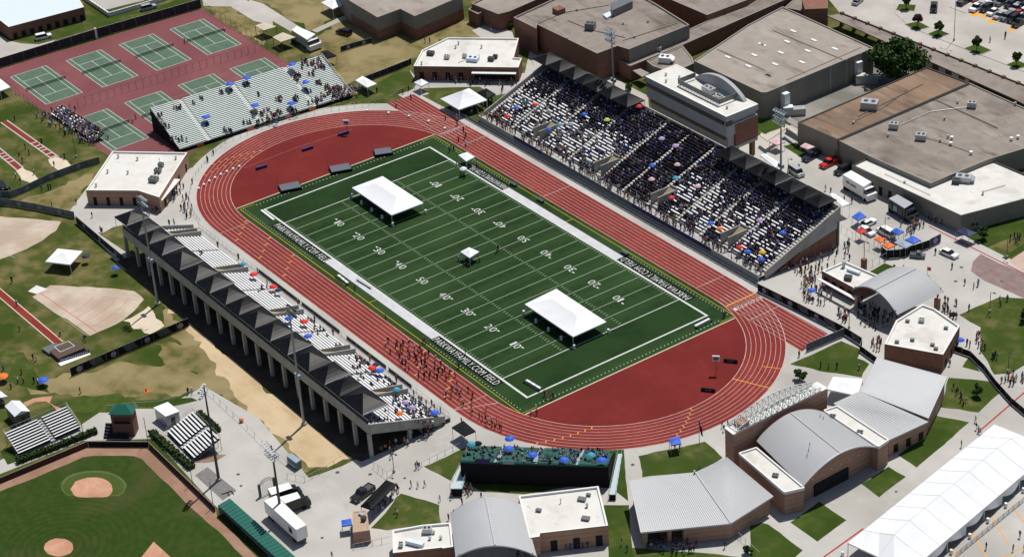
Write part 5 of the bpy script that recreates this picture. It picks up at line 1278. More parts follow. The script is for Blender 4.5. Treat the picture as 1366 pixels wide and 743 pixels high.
# tan-roofed ticket hut by the gates
z = 3.0
kt2 = (340, 620, 6.815)
hut, hr, hp = building('ticket_hut', 'square brick hut with tan roof beside the blue canopy', 'hut', K(kt2, [(888, 418), (1015, 408), (1045, 590), (890, 612)], z), z, 'brick2', 'tanblock', 'tanblock', .1)
roof_unit(hr, K(kt2, (990, 500), z), z-.1, .9, .9, .9, .6, 'dsteel'); roof_unit(hr, K(kt2, (970, 455), z), z-.1, 1.4, .6, .5, .2, 'silver', 2)
# scorers' tower by the baseball field
kb = (0, 520, 7.583); z = 5.6
sc = thing('scorers_tower', 'brick scorers tower with green hipped roof behind the baseball backstop', 'tower', tuple(cen(K(kb, [(1200, 400)]))))
q = K(kb, [(1090, 250), (1340, 252), (1385, 160), (1160, 140)], z); c = cen(q)
MB().prism([c+(Vector((p.x, p.y, 0))-c)*.86 for p in q], 0, z).build('wall', 'brick', sc)
mb = MB(); ap0, ap1 = c.lerp(cen(q[:1]+q[3:]), .3), c.lerp(cen(q[1:3]), .3)
qq = [Vector((p.x, p.y, z)) for p in q]; t0, t1 = Vector((ap0.x, ap0.y, z+1.5)), Vector((ap1.x, ap1.y, z+1.5))
mb.add(qq+[t0, t1], [[0, 1, 5, 4], [1, 2, 5], [2, 3, 4, 5], [3, 0, 4]]); mb.build('hipped_roof', 'greenroof', sc)
windows(sc, c+(Vector((q[0].x, q[0].y, 0))-c)*.86, c+(Vector((q[1].x, q[1].y, 0))-c)*.86, 3.2, 4.6, 1, 'darkglass', inset=.12)
mb = MB()
f0, f1 = K(kb, (1085, 420)), K(kb, (1330, 425)); dd = (f1-f0).normalized(); nn = Vector((dd.y, -dd.x, 0))
if nn.dot(Vector((CAM[0], CAM[1], 0))-f0) < 0: nn = -nn
for i in range(5): mb.prism([f0+nn*(i*.55), f1+nn*(i*.55), f1+nn*(i*.55+.4), f0+nn*(i*.55+.4)], 0, 2.2-i*.42)
mb.build('seating_steps', 'windscreen', sc)
# two small white-roofed sheds
def shed(label, q, z, wallm, gable=True, roofm='tentwhite'):
    c = cen(q); r = thing('shed', label, 'shed', (c.x, c.y, 0)); q0 = [Vector((p.x, p.y, 0)) for p in q]
    MB().prism([c+(p-c)*.93 for p in q0], 0, z).build('wall', wallm, r)
    mb = MB(); E = [Vector((p.x, p.y, z)) for p in q0]
    if gable:
        a, b = (E[0]+E[1])/2+Vector((0, 0, .8)), (E[2]+E[3])/2+Vector((0, 0, .8))
        quad_up(mb, [E[0], a, b, E[3]]); quad_up(mb, [a, E[1], E[2], b]); mb.add([E[0], E[1], a], [[0, 1, 2]]); mb.add([E[2], E[3], b], [[0, 1, 2]])
    else: mb.prism(q0, z, z+.2)
    mb.build('roof', roofm, r)
    p, s_ = c+(q0[0]-c)*.93, c+(q0[1]-c)*.93; windows(r, p, s_, .05, 2.0, 1, 'dsteel', 'door', inset=.35)
    return r
shed('grey shed with white gabled roof behind the first base bleachers', K(kb, [(148, 272), (305, 215), (200, 108), (48, 165)], 2.8), 2.8, 'greypaint')
shed('pale blue grey shed with flat white roof between tower and bleachers', K((160, 520, 7.583), [(462, 275), (605, 222), (485, 128), (340, 185)], 2.8), 2.8, 'silver', False)
# ================================================================ PROPS
M['alutread'] = mat('aluminium_tread', (.62, .66, .62), .6, .3); M['alugreen'] = mat('bench_pale_green', (.66, .71, .67), .55, .35, var=(.60, .66, .62), scale=.4); M['greenpale'] = mat('pale_green_riser', (.16, .34, .27), .6, .3)
def lobj(mb, name, mats, root, smooth=False):
    o = mb.build(name, mats, None, (0, 0, 0), smooth); o.parent = root; return o
def bleacher(name, label, F0, F1, depth, rows, z0, z1, mats, group=None, aisles=(), skirt=None, frame='steel', rail=True, side=1, part='bench_section', under='darkvoid'):
    """rows rise from the front line F0-F1 (world); built in its own frame"""
    F0, F1 = V(F0), V(F1); d = F1-F0; L = d.length; a = math.atan2(d.y, d.x)
    r = thing(name, label, 'bleachers', (F0.x, F0.y, 0), group, a)
    dep = depth/rows*side; rise = (z1-z0)/rows
    Y = lambda i: i*dep
    Zz = lambda i: z0+i*rise
    cuts = [0.1]+[c*L for c in aisles]+[L-.1]
    for p, q in zip(cuts[:-1], cuts[1:]):
        x0 = p+(.55 if p > .2 else 0); x1 = q-(.55 if q < L-.2 else 0)
        o = section(x0, x1, range(rows), Y, Zz, dep, rise, mats, None, part); w = Vector(o.location); o.parent = r; o.location = w
    for c in aisles:
        mb = MB()
        for i in range(rows):
            y = i*dep; mb.box(c*L-.5, c*L+.5, min(y, y+dep)+.01, max(y, y+dep)-.01, Zz(i)-rise*.9, Zz(i)+.012)
        lobj(mb, 'aisle_steps', 'paleblue' if mats[1] == 'greendeck' else 'alutread' if len(mats) > 2 else 'aludark', r)
    mb = MB(); n = 8
    for i in range(n+1):
        x = .2+(L-.4)*i/n; mb.bar((x, dep*rows, 0), (x, dep*rows, z1), .06, 4); mb.bar((x, dep*.2, 0), (x, dep*rows, z1-.2), .05, 4)
    lobj(mb, 'support_frame', frame, r)
    mb = MB(); ye = dep*rows
    for p, q, za, zb in (((0, 0), (0, ye), z0, z1), ((L, 0), (L, ye), z0, z1)):
        mb.bar((*p, za+1.0), (*q, zb+1.0), .035, 4); mb.bar((*p, za+.5), (*q, zb+.5), .025, 4)
        for k in range(5): t = k/4; mb.bar((p[0], ye*t, za+(zb-za)*t), (p[0], ye*t, za+(zb-za)*t+1.0), .03, 4)
    mb.bar((0, ye, z1+1.0), (L, ye, z1+1.0), .035, 4)
    for k in range(16): mb.bar((L*k/15, ye, z1), (L*k/15, ye, z1+1.0), .03, 4)
    lobj(mb, 'guard_rail', frame, r)
    if skirt:
        for nm, mt, p, q, zt_ in skirt(L, ye, z0, z1):
            mb = MB(); mb.wall(p, q, .06, 0.02, zt_[0]) if zt_[0] == zt_[1] else mb.add([(*p, .02), (*q, .02), (*q, zt_[1]), (*p, zt_[0])], [[0, 1, 2, 3], [3, 2, 1, 0]][:1])
            lobj(mb, nm, mt, r)
    r['_a'] = a
    return r, a, L
# tennis side bleachers
TB0, TB1 = Vector((-42.2, -1.3, 0)), Vector((-39.1, 50.0, 0))
def sk(L, ye, z0, z1): return [('front_skirt', 'black', (0, -.08), (L, -.08), (z0, z0)), ('end_skirt', 'black', (-.08, 0), (-.08, ye), (z0, z1)), ('end_skirt', 'black', (L+.08, 0), (L+.08, ye), (z0, z1))]
tbl, tba, tbL = bleacher('bleachers', 'wide aluminium bleachers with green risers beside the tennis courts', TB0, TB1, 16.75, 26, 1.0, 6.5, ['alutread', 'alugreen', 'greenpale'], aisles=(.17, .47, .78), skirt=sk)
mb = MB()
for t in (.115, .4, .62, .76):
    mb = MB(); mb.wall((tbL*t-1.0, -.16), (tbL*t+1.0, -.16), .04, .12, .85); lobj(mb, 'orange_banner', 'banner', tbl)
A_ = (0, 520, 7.583); B_ = (160, 520, 7.583)
kb0 = lambda o, x, y: (o[0]+x/o[2], o[1]+y/o[2])
def hutd(): pass
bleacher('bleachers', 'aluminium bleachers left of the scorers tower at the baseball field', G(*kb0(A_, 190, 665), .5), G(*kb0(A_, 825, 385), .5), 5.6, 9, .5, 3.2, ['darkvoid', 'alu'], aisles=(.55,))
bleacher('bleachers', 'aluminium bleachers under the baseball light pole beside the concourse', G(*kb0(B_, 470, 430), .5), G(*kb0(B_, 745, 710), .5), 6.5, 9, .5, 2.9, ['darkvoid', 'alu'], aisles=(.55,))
# green stand with its back to the camera
GS0, GS1 = G(627.5, 595.5, 1.0), G(820, 601.5, 1.0); GS0.z = GS1.z = 0
def sk2(L, ye, z0, z1): return [('rear_skirt', 'black', (0, ye-.06), (L, ye-.06), (z1, z1)), ('end_skirt', 'black', (-.05, 0), (-.05, ye), (z0, z1)), ('end_skirt', 'black', (L+.05, 0), (L+.05, ye), (z0, z1)), ('top_fascia', 'greendeck', (0, ye-.14), (L, ye-.14), (z1+.02, z1+.02))][:3]
gs, gsa, gsL = bleacher('bleachers', 'dark green bleachers with black skirting facing the bottom bend of the track', GS0, GS1, 11.0, 14, 1.0, 5.2, ['greendeck', 'greendeck'], aisles=(.24, .5, .78), skirt=sk2, side=-1, frame='dsteel')
mb = MB(); mb.wall((0, -11.06), (gsL, -11.06), .16, 4.9, 5.3); lobj(mb, 'rear_fascia', 'greendeck', gs)
mb = MB(); mb.wall((3.4, -11.2), (6.0, -11.2), .05, 4.9, 6.1); lobj(mb, 'purple_banner', 'purple', gs)
mb = MB(); mb.wall((8.6, -11.2), (10.8, -11.2), .05, 5.0, 5.9); lobj(mb, 'grey_banner', 'paleblue', gs)
for nm, pts, z0_, z1_ in (('access_ramp', [(310, 150), (198, 415), (278, 415), (335, 200)], 1.0, 1.9), ('access_ramp', [(1290, 165), (1232, 440), (1276, 440), (1318, 165)], 1.0, 1.4)):
    q = K((560, 570, 4.879), pts, 1.2); c = cen(q)
    rr_ = thing(nm, 'pale blue grey access ramp on the %s end of the green bleachers' % ('left' if pts[0][0] < 600 else 'right'), 'ramp', tuple(c))
    mb = MB(); f = lambda p: z0_ if min((p-Vector((q[0].x, q[0].y, 0))).length, (p-Vector((q[3].x, q[3].y, 0))).length) < 2.5 else z1_
    mb.prism(q, lambda p: f(p)-.2, f); mb.build('deck', mat('ramp_deck', (.42, .50, .53), .7, .3) if 'ramp_deck' not in bpy.data.materials else bpy.data.materials['ramp_deck'], rr_)
    mb = MB()
    for a, b, za, zb in ((q[0], q[1], z0_, z1_), (q[3], q[2], z0_, z1_)):
        for k in range(7):
            p = a.lerp(b, k/6); zz = za+(zb-za)*k/6; mb.bar((p.x, p.y, 0), (p.x, p.y, zz+1.0), .03, 4)
        mb.bar((a.x, a.y, za+1), (b.x, b.y, zb+1), .035, 4)
    mb.build('hand_rail', 'paleblue', rr_)
    MB().wall(q[1].lerp(q[2], .05), q[1].lerp(q[2], .95), .1, 0, z1_-.25).build('end_screen', 'black', rr_)
# small tiered bench at the tennis court corner
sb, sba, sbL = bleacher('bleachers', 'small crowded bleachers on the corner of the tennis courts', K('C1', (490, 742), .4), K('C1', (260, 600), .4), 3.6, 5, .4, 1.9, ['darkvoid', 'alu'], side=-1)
# ---------------------------------------------------------------- tents
def fieldtent(label, sh, pts, z, peak, ridge, name='marquee', group=None, barrels=True, mt='tentwhite', base=0.0):
    q = K(sh, pts, z); r = canopy(name, label, 'tent', q, z, peak, mt, ridge=ridge, group=group, valance=.3, leg_r=.07, base=base)
    return r, q
def barrel(p, label='white water barrel weighting a leg of the white marquee', group='water barrels round the field marquees'):
    mb = MB(); mb.bar((p.x, p.y, .05), (p.x, p.y, .95), .32, 10, .30); mb.bar((p.x, p.y, .95), (p.x, p.y, 1.0), .27, 10)
    return tag(mb.build('water_barrel', 'whitepaint'), label, 'barrel', group)
t1, q1 = fieldtent('large white marquee on the football field nearer the high jump mats', 'D2', [(505, 275), (665, 215), (878, 355), (712, 418)], 2.8, 1.45, .5)
t2, q2 = fieldtent('large white marquee on the football field nearer the bottom red bend', 'E3', [(78, 178), (242, 98), (503, 270), (330, 348)], 2.8, 1.45, .5)
for q, nm in ((q1, 'the high jump mats'), (q2, 'the bottom red bend')):
    m_ = cen(q)
    for i in range(4):
        a, b = q[i], q[(i+1) % 4]; n_ = 4 if (b-a).length > 12 else 1
        for k in range(n_):
            p = a.lerp(b, k/n_); p = Vector((p.x, p.y, 0)); p = p.lerp(m_, -.04)
            barrel(p, 'white water barrel beside the field marquee nearer '+nm, 'water barrels, marquee nearer '+nm)
    mb = MB(); u = (q[1]-q[0]).normalized(); v = (q[3]-q[0]).normalized()
fieldtent('small white canopy standing alone in the middle of the football field', 'D2', [(1070, 608), (1115, 585), (1168, 608), (1118, 640)], 2.3, .7, 0, 'canopy_tent')
fieldtent('small white canopy over the camera crew on the far sideline', 'D2', [(1060, 105), (1105, 90), (1145, 115), (1100, 138)], 2.3, .5, 0, 'canopy_tent')
fieldtent('big white peaked tent on the grass beside the sprint chute', 'C2', [(965, 515), (1115, 460), (1210, 522), (1062, 572)], 2.8, 2.6, 0)
fieldtent('small white canopy at the inner corner of the sprint chute', 'C2', [(828, 430), (868, 412), (905, 432), (865, 450)], 2.4, .8, 0, 'canopy_tent')
fieldtent('white canopy at the right end of the aluminium tennis bleachers', 'C2', [(523, 420), (560, 397), (635, 437), (585, 457)], 2.5, .5, .2, 'canopy_tent')
fieldtent('black canopy on the paving between the white peaked tent and the brick building', 'C2', [(1155, 480), (1205, 460), (1255, 490), (1210, 512)], 2.5, .6, 0, 'canopy_tent', mt='canopyblack')
fieldtent('white canopy on the grass at the top edge left of the brown hall', 'C2', [(345, 15), (400, -10), (490, 10), (405, 50)], 2.8, .9, 0, 'canopy_tent')
fieldtent('black canopy on the dry grass behind the tennis bleachers', 'C2', [(340, 270), (375, 262), (425, 290), (375, 305)], 2.6, .5, 0, 'canopy_tent', mt='black')
for i, p in enumerate(([(0, 135), (50, 118), (112, 140), (45, 160)], [(92, 195), (145, 170), (212, 195), (135, 220)])):
    canopy('shade_shelter', 'flat tan shade shelter beside the tennis courts, %s the box truck' % ('farther from' if i == 0 else 'touching'), 'shelter', K('C2', p, 2.9), 2.9, .35, 'tancanopy', legmat='dsteel', valance=.12, leg_r=.09)
fieldtent('white canopy standing on the throwing field grass', 'D1', [(235, 660), (300, 592), (430, 605), (365, 675)], 2.6, .9, .1, 'canopy_tent')
fieldtent('white canopy at the left edge below the tennis courts', 'C1', [(0, 475), (-60, 440), (0, 410), (55, 455)], 2.5, .6, 0, 'canopy_tent')
fieldtent('white canopy at the left edge beside the grey gabled shed', 'E1', [(-40, 670), (-30, 610), (0, 628), (40, 658)], 2.4, .6, 0, 'canopy_tent')
fieldtent('white tent tucked between the entry wall and the folded metal roof', 'E4', [(340, 620), (372, 555), (528, 568), (500, 655)], 3.0, .7, .2)
def tents(rows):
    for lab, sh, pts, z, pk, mt in rows: canopy('canopy_tent', lab, 'canopy', K(sh, pts, z), z, pk, mt, legmat='steel')
tents([('blue canopy in the food court standing nearest the grandstand corner', 'D4', [(470, 425), (510, 398), (545, 425), (500, 445)], 2.4, .7, 'blue'),
       ('red canopy in the food court', 'D4', [(490, 497), (520, 485), (550, 500), (515, 515)], 2.4, .5, 'red'),
       ('orange canopy in the food court beside the white minivan', 'D4', [(585, 540), (610, 528), (650, 540), (620, 560)], 2.4, .5, 'orange'),
       ('orange canopy in the food court against the dark screen wall', 'D4', [(625, 572), (660, 558), (695, 575), (660, 592)], 2.4, .5, 'orange'),
       ('blue canopy in the food court behind the white minivan', 'D4', [(672, 500), (700, 483), (742, 503), (712, 520)], 2.4, .6, 'blue'),
       ('blue canopy in the food court next to the grey canopy', 'D4', [(745, 545), (790, 525), (830, 548), (790, 565)], 2.4, .5, 'blue'),
       ('grey blue canopy in the food court against the dark screen wall', 'D4', [(690, 560), (720, 540), (785, 572), (750, 590)], 2.4, .4, 'paleblue'),
       ('navy canopy at the corner of the tan building with the white L shaped roof', 'D4', [(1010, 500), (1050, 480), (1125, 510), (1080, 530)], 2.5, .6, 'navy'),
       ('pink canopy on the grass by the base of the grandstand light pole', (940, 170, 6.755), [(580, 130), (655, 95), (725, 130), (655, 160)], 2.4, .5, 'pink'),
       ('pink canopy beside the dark blue pickup', (940, 170, 6.755), [(860, 170), (905, 140), (995, 175), (930, 198)], 2.4, .5, 'pink'),
       ('black canopy on the path at the foot of the near grandstand', 'F2', [(1025, 65), (1085, 30), (1150, 85), (1090, 110)], 2.9, .3, 'black'),
       ('blue canopy against the tan roofed brick hut', (340, 620, 6.815), [(785, 500), (875, 485), (885, 540), (790, 555)], 2.2, .4, 'blue'),
       ('blue canopy on the lawn between track and flagpole', 'F3', [(830, 125), (885, 112), (893, 150), (840, 158)], 2.4, .4, 'blue')])
canopy('canopy_tent', 'long white shade canopy behind the main grandstand below the press box', 'canopy', K((940, 170, 6.755), [(497, 248), (548, 238), (692, 330), (640, 362)], 2.8), 2.8, .3, 'tentwhite', ridge=.6)
canopy('canopy_tent', 'white canopy behind the right rear corner of the main grandstand', 'canopy', K((940, 170, 6.755), [(1120, 600), (1160, 592), (1310, 688), (1240, 712)], 3.4), 3.4, .3, 'tentwhite', ridge=.4)
canopy('entrance_awning', 'long black awning sheltering the ticket queue beside the dark pickup', 'awning', K((340, 620, 6.815), [(955, 372), (1190, 135), (1292, 172), (1052, 402)], 3.0), 3.0, .9, 'canopyblack', ridge=.8, legmat='dsteel')
# the long white tent at lower right
zt_ = 3.0
Lq = [Vector((192.1, 13.8, 0)), Vector((182.9, 62.1, 0)), Vector((196.2, 64.7, 0)), Vector((205.4, 16.4, 0))]
bt = thing('marquee', 'very long white marquee with scalloped side curtains in the lower right corner', 'tent', tuple(cen(Lq)))
mb = MB(); nb = 10; U = Lq[1]-Lq[0]; Wd_ = (Lq[3]-Lq[0])
def tp_(s_, t): return Lq[0]+U*t+Wd_*s_
prof = [(0, 0), (.25, 1.15), (.5, 2.6), (.75, 1.15), (1, 0)]
st = [0, .10]+[.1+.8*i/8 for i in range(1, 8)]+[.9, 1]
grid = []
for t in st:
    hip = min(1, t/.12, (1-t)/.12); dip = 1-.02*(1 if round((t-.1)/.1) % 2 == 0 and .1 < t < .9 else 0)
    grid.append([tp_(s_, t)+Vector((0, 0, zt_+h_*hip*dip)) for s_, h_ in prof])
for i in range(len(st)-1):
    for j in range(4): quad_up(mb, [grid[i][j], grid[i+1][j], grid[i+1][j+1], grid[i][j+1]])
mb.build('roof', 'tentwhite', bt)
sm = MB()
for row in grid[1:-1]:
    for a, b in zip(row[:-1], row[1:]): sm.bar(a+Vector((0, 0, .03)), b+Vector((0, 0, .03)), .022, 4)
for row, nxt in zip(grid[:-1], grid[1:]): sm.bar(row[2]+Vector((0, 0, .03)), nxt[2]+Vector((0, 0, .03)), .025, 4)
sm.build('seam', 'seamgrey', bt)
mb = MB()
for a, b in ((0, 1), (3, 0), (1, 2)): mb.add([Lq[a]+Vector((0, 0, zt_-.3)), Lq[b]+Vector((0, 0, zt_-.3)), Lq[b]+Vector((0, 0, zt_)), Lq[a]+Vector((0, 0, zt_))], [[0, 1, 2, 3]])
mb.build('valance', 'tentwhite', bt)
for i in range(8):        # curtains on the car park side, tied up between legs
    p, q = Lq[3].lerp(Lq[2], i/8), Lq[3].lerp(Lq[2], (i+1)/8); mb = MB(); n = 8; vs = []
    drop = [2.9, 1.6, 2.6, 1.5, 2.7, 1.7, 2.5, 1.6][i]
    for k in range(n+1):
        c = p.lerp(q, k/n); s_ = math.sin(PI*k/n)
        vs += [c+Vector((0, 0, zt_)), c+Wd_.normalized()*(.35*s_)+Vector((0, 0, zt_-.5-(drop-.5)*(.35+.65*s_ if i % 2 else (k/n)*.9+.1)))]
    mb.add(vs, [[2*k, 2*k+1, 2*k+3, 2*k+2] for k in range(n)]); mb.build('curtain', 'tentwhite', bt)
for i in range(9):
    for a, b in ((3, 2), (0, 1)):
        p = Lq[a].lerp(Lq[b], i/8); MB().bar((p.x, p.y, 0), (p.x, p.y, zt_), .08, 6).build('leg', 'whitepaint', bt)
    p = Lq[3].lerp(Lq[2], i/8)+Wd_.normalized()*.9; barrel(p, 'white water barrel along the curtained side of the long white marquee', 'water barrels beside the long marquee')
barrel(Lq[0]+Vector((-.6, -.8, 0)), 'white water barrel at the corner of the long white marquee by the red stripe', None)
# crowd barriers along the parking side of it
bp0, bp1 = K('F4', (1010, 742)), K('F4', (1366, 450))
proto = None
for i in range(13):
    p, q = bp0.lerp(bp1, i/13), bp0.lerp(bp1, (i+.94)/13); Lb = (q-p).length; ang = math.atan2((q-p).y, (q-p).x)
    if proto is None:
        proto = thing('crowd_barrier', 'grey steel crowd barrier in the line beside the long white marquee', 'barrier', tuple(p), 'crowd barriers beside the long marquee', ang)
        mb = MB()
        for z in (.25, 1.1): mb.bar((0, 0, z), (Lb, 0, z), .035, 5)
        for x in (0, Lb): mb.bar((x, 0, .25), (x, 0, 1.1), .035, 5)
        lobj(mb, 'frame', 'steel', proto); mb = MB()
        for k in range(1, 12): mb.bar((Lb*k/12, 0, .25), (Lb*k/12, 0, 1.1), .015, 4)
        lobj(mb, 'rails', 'steel', proto)
        for x in (.25, Lb-.25): mb = MB(); mb.box(x-.04, x+.04, -.3, .3, 0, .05); mb.box(x-.03, x+.03, -.03, .03, .05, .25); lobj(mb, 'foot', 'steel', proto)
    else: dup(proto, tuple(p), ang)
# ---------------------------------------------------------------- umbrellas
UMB = []
def umbrella(p, z, col, label, r=.85, group=None):
    u = thing('umbrella', label, 'umbrella', (p.x, p.y, z), group)
    mb = MB(); n = 10; top = Vector((0, 0, 2.25)); h0 = 1.75
    vs = [top]+[Vector((r*.55*math.cos(2*PI*i/n), r*.55*math.sin(2*PI*i/n), 2.13)) for i in range(n)]+[Vector((r*math.cos(2*PI*i/n), r*math.sin(2*PI*i/n), h0+(.05 if i % 2 else 0))) for i in range(n)]
    mb.add(vs, [[0, 1+i, 1+(i+1) % n] for i in range(n)]+[[1+i, 1+n+i, 1+n+(i+1) % n, 1+(i+1) % n] for i in range(n)])
    lobj(mb, 'canopy', col, u); mb = MB(); mb.bar((0, 0, .5), (0, 0, 2.3), .02, 5); mb.bar((0, 0, .5), (.06, 0, .42), .02, 4); lobj(mb, 'shaft', 'dsteel', u)
    return u
def stand_pt(sh, x, y, near=False):
    """seat position on a stand under a photo position"""
    best = None
    for i in range(NN if near else NR):
        z = (NSZ0+i*NZ if near else FSZ0+i*RZ)+1.7; p = K(sh, (x, y), z); yy = ny(i)-ND*.5 if near else fy(i)+RD*.5
        if best is None or abs(p.y-yy) < best[0]: best = (abs(p.y-yy), Vector((p.x, yy, 0)), z-1.7)
    return best[1], best[2]
E5 = (380, 400, 5.6917); E6 = (160, 280, 5.6917); E7 = (470, 510, 8.035)
for sh, x, y, col, lab in ((E6, 1012, 385, 'teal', 'sky blue umbrella by the rail of the near grandstand'), (E6, 1008, 495, 'red', 'red umbrella on bright empty benches of the near grandstand'), (E6, 1190, 575, 'red', 'red umbrella with a navy one behind it, near grandstand'), (E6, 1215, 608, 'navy', 'navy umbrella touching a red one, near grandstand'),
                           (E5, 38, 140, 'blue', 'blue umbrella beside the light pole, near grandstand'), (E5, 152, 165, 'red', 'large red umbrella midway along the near grandstand'), (E5, 175, 278, 'blue', 'blue umbrella against a black canopy of the near grandstand'), (E5, 672, 515, 'red', 'red umbrella in the cluster of three, near grandstand'), (E5, 720, 540, 'blue', 'bright blue umbrella in the cluster of three, near grandstand'), (E5, 712, 485, 'navy', 'small dark blue umbrella in the cluster of three, near grandstand'),
                           (E7, 485, 75, 'teal', 'turquoise umbrella beside the last stair well, near grandstand'), (E7, 570, 215, 'lilac', 'pale violet umbrella low on the near grandstand end'), (E7, 632, 275, 'lilac', 'second violet umbrella beside a person in maroon, near grandstand'), (E7, 512, 335, 'orange', 'orange umbrella near the end wall of the near grandstand'), (E7, 895, 322, 'blue', 'blue umbrella low by the end wall of the near grandstand')):
    p, z = stand_pt(sh, x, y, True); umbrella(p, z, col, lab, 1.0 if col in ('red', 'blue') else .8)
D6 = (640, 60, 5.6917); D7 = (840, 150, 5.6917); D8 = (900, 240, 5.6917)
for sh, x, y, col, lab in ((D6, 290, 475, 'blue', 'blue umbrella near the left end of the main grandstand'), (D6, 410, 460, 'red', 'pink red umbrella near the left end of the main grandstand'), (D6, 185, 555, 'red', 'red umbrella beside the left rail of the main grandstand'), (D6, 780, 535, 'blue', 'blue umbrella below the left black canopies, main grandstand'), (D6, 958, 575, 'lime', 'lime green umbrella on the main grandstand'), (D6, 602, 612, 'teal', 'turquoise umbrella beside the leftmost stair well, main grandstand'), (D6, 510, 645, 'blue', 'blue umbrella just under the leftmost stair well, main grandstand'), (D6, 345, 440, 'greendeck', 'dark green umbrella near the left end of the main grandstand'), (D6, 685, 605, 'paleblue', 'grey blue umbrella right of the leftmost stair well, main grandstand'), (D6, 1215, 468, 'red', 'red umbrella at the end of the left black canopies'),
                           (D7, 358, 252, 'lilac', 'lilac umbrella in the shade below the press box'), (D7, 160, 408, 'blue', 'blue umbrella in the dark chair section'), (D7, 355, 402, 'pink', 'pink umbrella in the dark chair section'), (D7, 180, 505, 'pink', 'deep pink umbrella low in the dark chair section'), (D7, 355, 500, 'teal', 'blue green umbrella beside the dark chair section'), (D7, 525, 560, 'pink', 'pink umbrella on pale benches right of the dark chairs'), (D7, 330, 645, 'red', 'red umbrella beside the middle stair well, main grandstand'), (D7, 235, 205, 'lilac', 'small violet umbrella in the shade below the press box'),
                           (D8, 415, 550, 'red', 'red umbrella by the rail at the right end, main grandstand'), (D8, 550, 550, 'blue', 'blue umbrella, upper of the pair at the right end, main grandstand'), (D8, 580, 640, 'blue', 'large blue umbrella lowest at the right end, main grandstand'), (D8, 680, 545, 'c_yellow', 'yellow umbrella at the right end of the main grandstand'), (D8, 270, 335, 'blue', 'blue umbrella left of the rightmost stair well, main grandstand'), (D8, 655, 305, 'lilac', 'violet umbrella mid right of the main grandstand'), (D8, 830, 400, 'blue', 'blue umbrella mid slope at the right end, main grandstand'), (D8, 340, 375, 'orange', 'orange umbrella beside the rightmost stair well, main grandstand')):
    p, z = stand_pt(sh, x, y); umbrella(p, z, col, lab, .85)
def gsp(sx, sy):     # point on the green stand from a photo position
    for i in range(14):
        z = 1.0+i*4.2/14+1.6; p = K((560, 570, 4.879), (sx, sy), z); d = (GS1-GS0).normalized(); n_ = Vector((d.y, -d.x, 0)); dep = (Vector((p.x, p.y, 0))-GS0).dot(n_)
        if dep <= (i+.5)*11/14+.4: return Vector((p.x, p.y, 0)), z-1.6
    return Vector((p.x, p.y, 0)), z-1.6
for x, y, col, lab in ((335, 112, 'teal', 'turquoise umbrella at the left end of the green bleachers'), (378, 110, 'black', 'black umbrella at the left end of the green bleachers'), (580, 142, 'blue', 'blue umbrella nearest the purple banner, green bleachers'), (735, 182, 'blue', 'blue umbrella in the middle of the green bleachers'), (845, 185, 'greendeck', 'dark green umbrella in the middle of the green bleachers'), (940, 215, 'blue', 'blue and white umbrella right of centre, green bleachers'), (1115, 185, 'teal', 'grey blue umbrella at the right of the green bleachers'), (1185, 217, 'blue', 'rightmost blue umbrella on the green bleachers'), (585, 78, 'blue', 'small blue umbrella on the rail behind the green bleachers')):
    p, z = gsp(x, y); umbrella(p, z, col, lab, 1.05 if col == 'blue' else .9)
def tbp(x, y, sh=(200, 70, 5.715)):
    for i in range(26):
        z = 1.0+i*5.5/26+1.3; p = K(sh, (x, y), z); dep = (Vector((p.x, p.y, 0))-TB0).dot(Vector((-(TB1-TB0).y, (TB1-TB0).x, 0)).normalized())
        if dep <= (i+.5)*16.75/26+.4: return Vector((p.x, p.y, 0)), z-1.3
    return Vector((p.x, p.y, 0)), z-1.3
for x, y, lab in ((430, 505, 'lone blue umbrella on the empty left half of the tennis bleachers'), (610, 255, 'blue umbrella at the top rail of the tennis bleachers, left of its neighbour'), (740, 205, 'blue umbrella at the top rail of the tennis bleachers beside the blue awning'), (800, 415, 'blue umbrella halfway down the middle of the tennis bleachers'), (1080, 400, 'blue umbrella low on the tennis bleachers above the orange banner'), (1085, 105, 'blue umbrella at the top right of the tennis bleachers')):
    p, z = tbp(x, y); umbrella(p, z, 'blue', lab, 1.2)
p, z = tbp(915, 355, (200, 70, 5.715)); p, z = tbp(325, 355, (360, 60, 6.755)); umbrella(p, z, 'blue', 'blue umbrella over people in the right half of the tennis bleachers', 1.1)
for sh, x, y, col, lab in ((('E4'), 262, 105, 'blue', 'blue umbrella in the crowd by the concession awning'), ('E4', 1035, 362, 'blue', 'blue umbrella at the door of the small white roofed block'), ('E4', 1000, 230, 'black', 'black umbrella over the group by the small white roofed block'), ('D1', 600, 690, 'blue', 'blue umbrella tipped on the shaded grass behind the near grandstand'), ('D1', 446, 632, 'navy', 'navy umbrella beside the white canopy on the throwing field'), ('D2', 1085, 175, 'tentwhite', 'white umbrella beside the far sideline canopy'), ('D1', 1315, 655, 'teal', 'light blue umbrella against the track fence at the near grandstand')):
    p = K(sh, (x, y), 1.9)
    if lab.startswith('light blue'): continue
    umbrella(p, 0, col, lab, .95)
for x, y, col, lab in ((225, 570, 'blue', 'blue beach umbrella spread low beside people on the throwing field'), (12, 550, 'orange', 'orange umbrella at the left edge of the throwing field')):
    umbrella(K('E1', (x, y), 1.6), -.3, col, lab, 1.3)
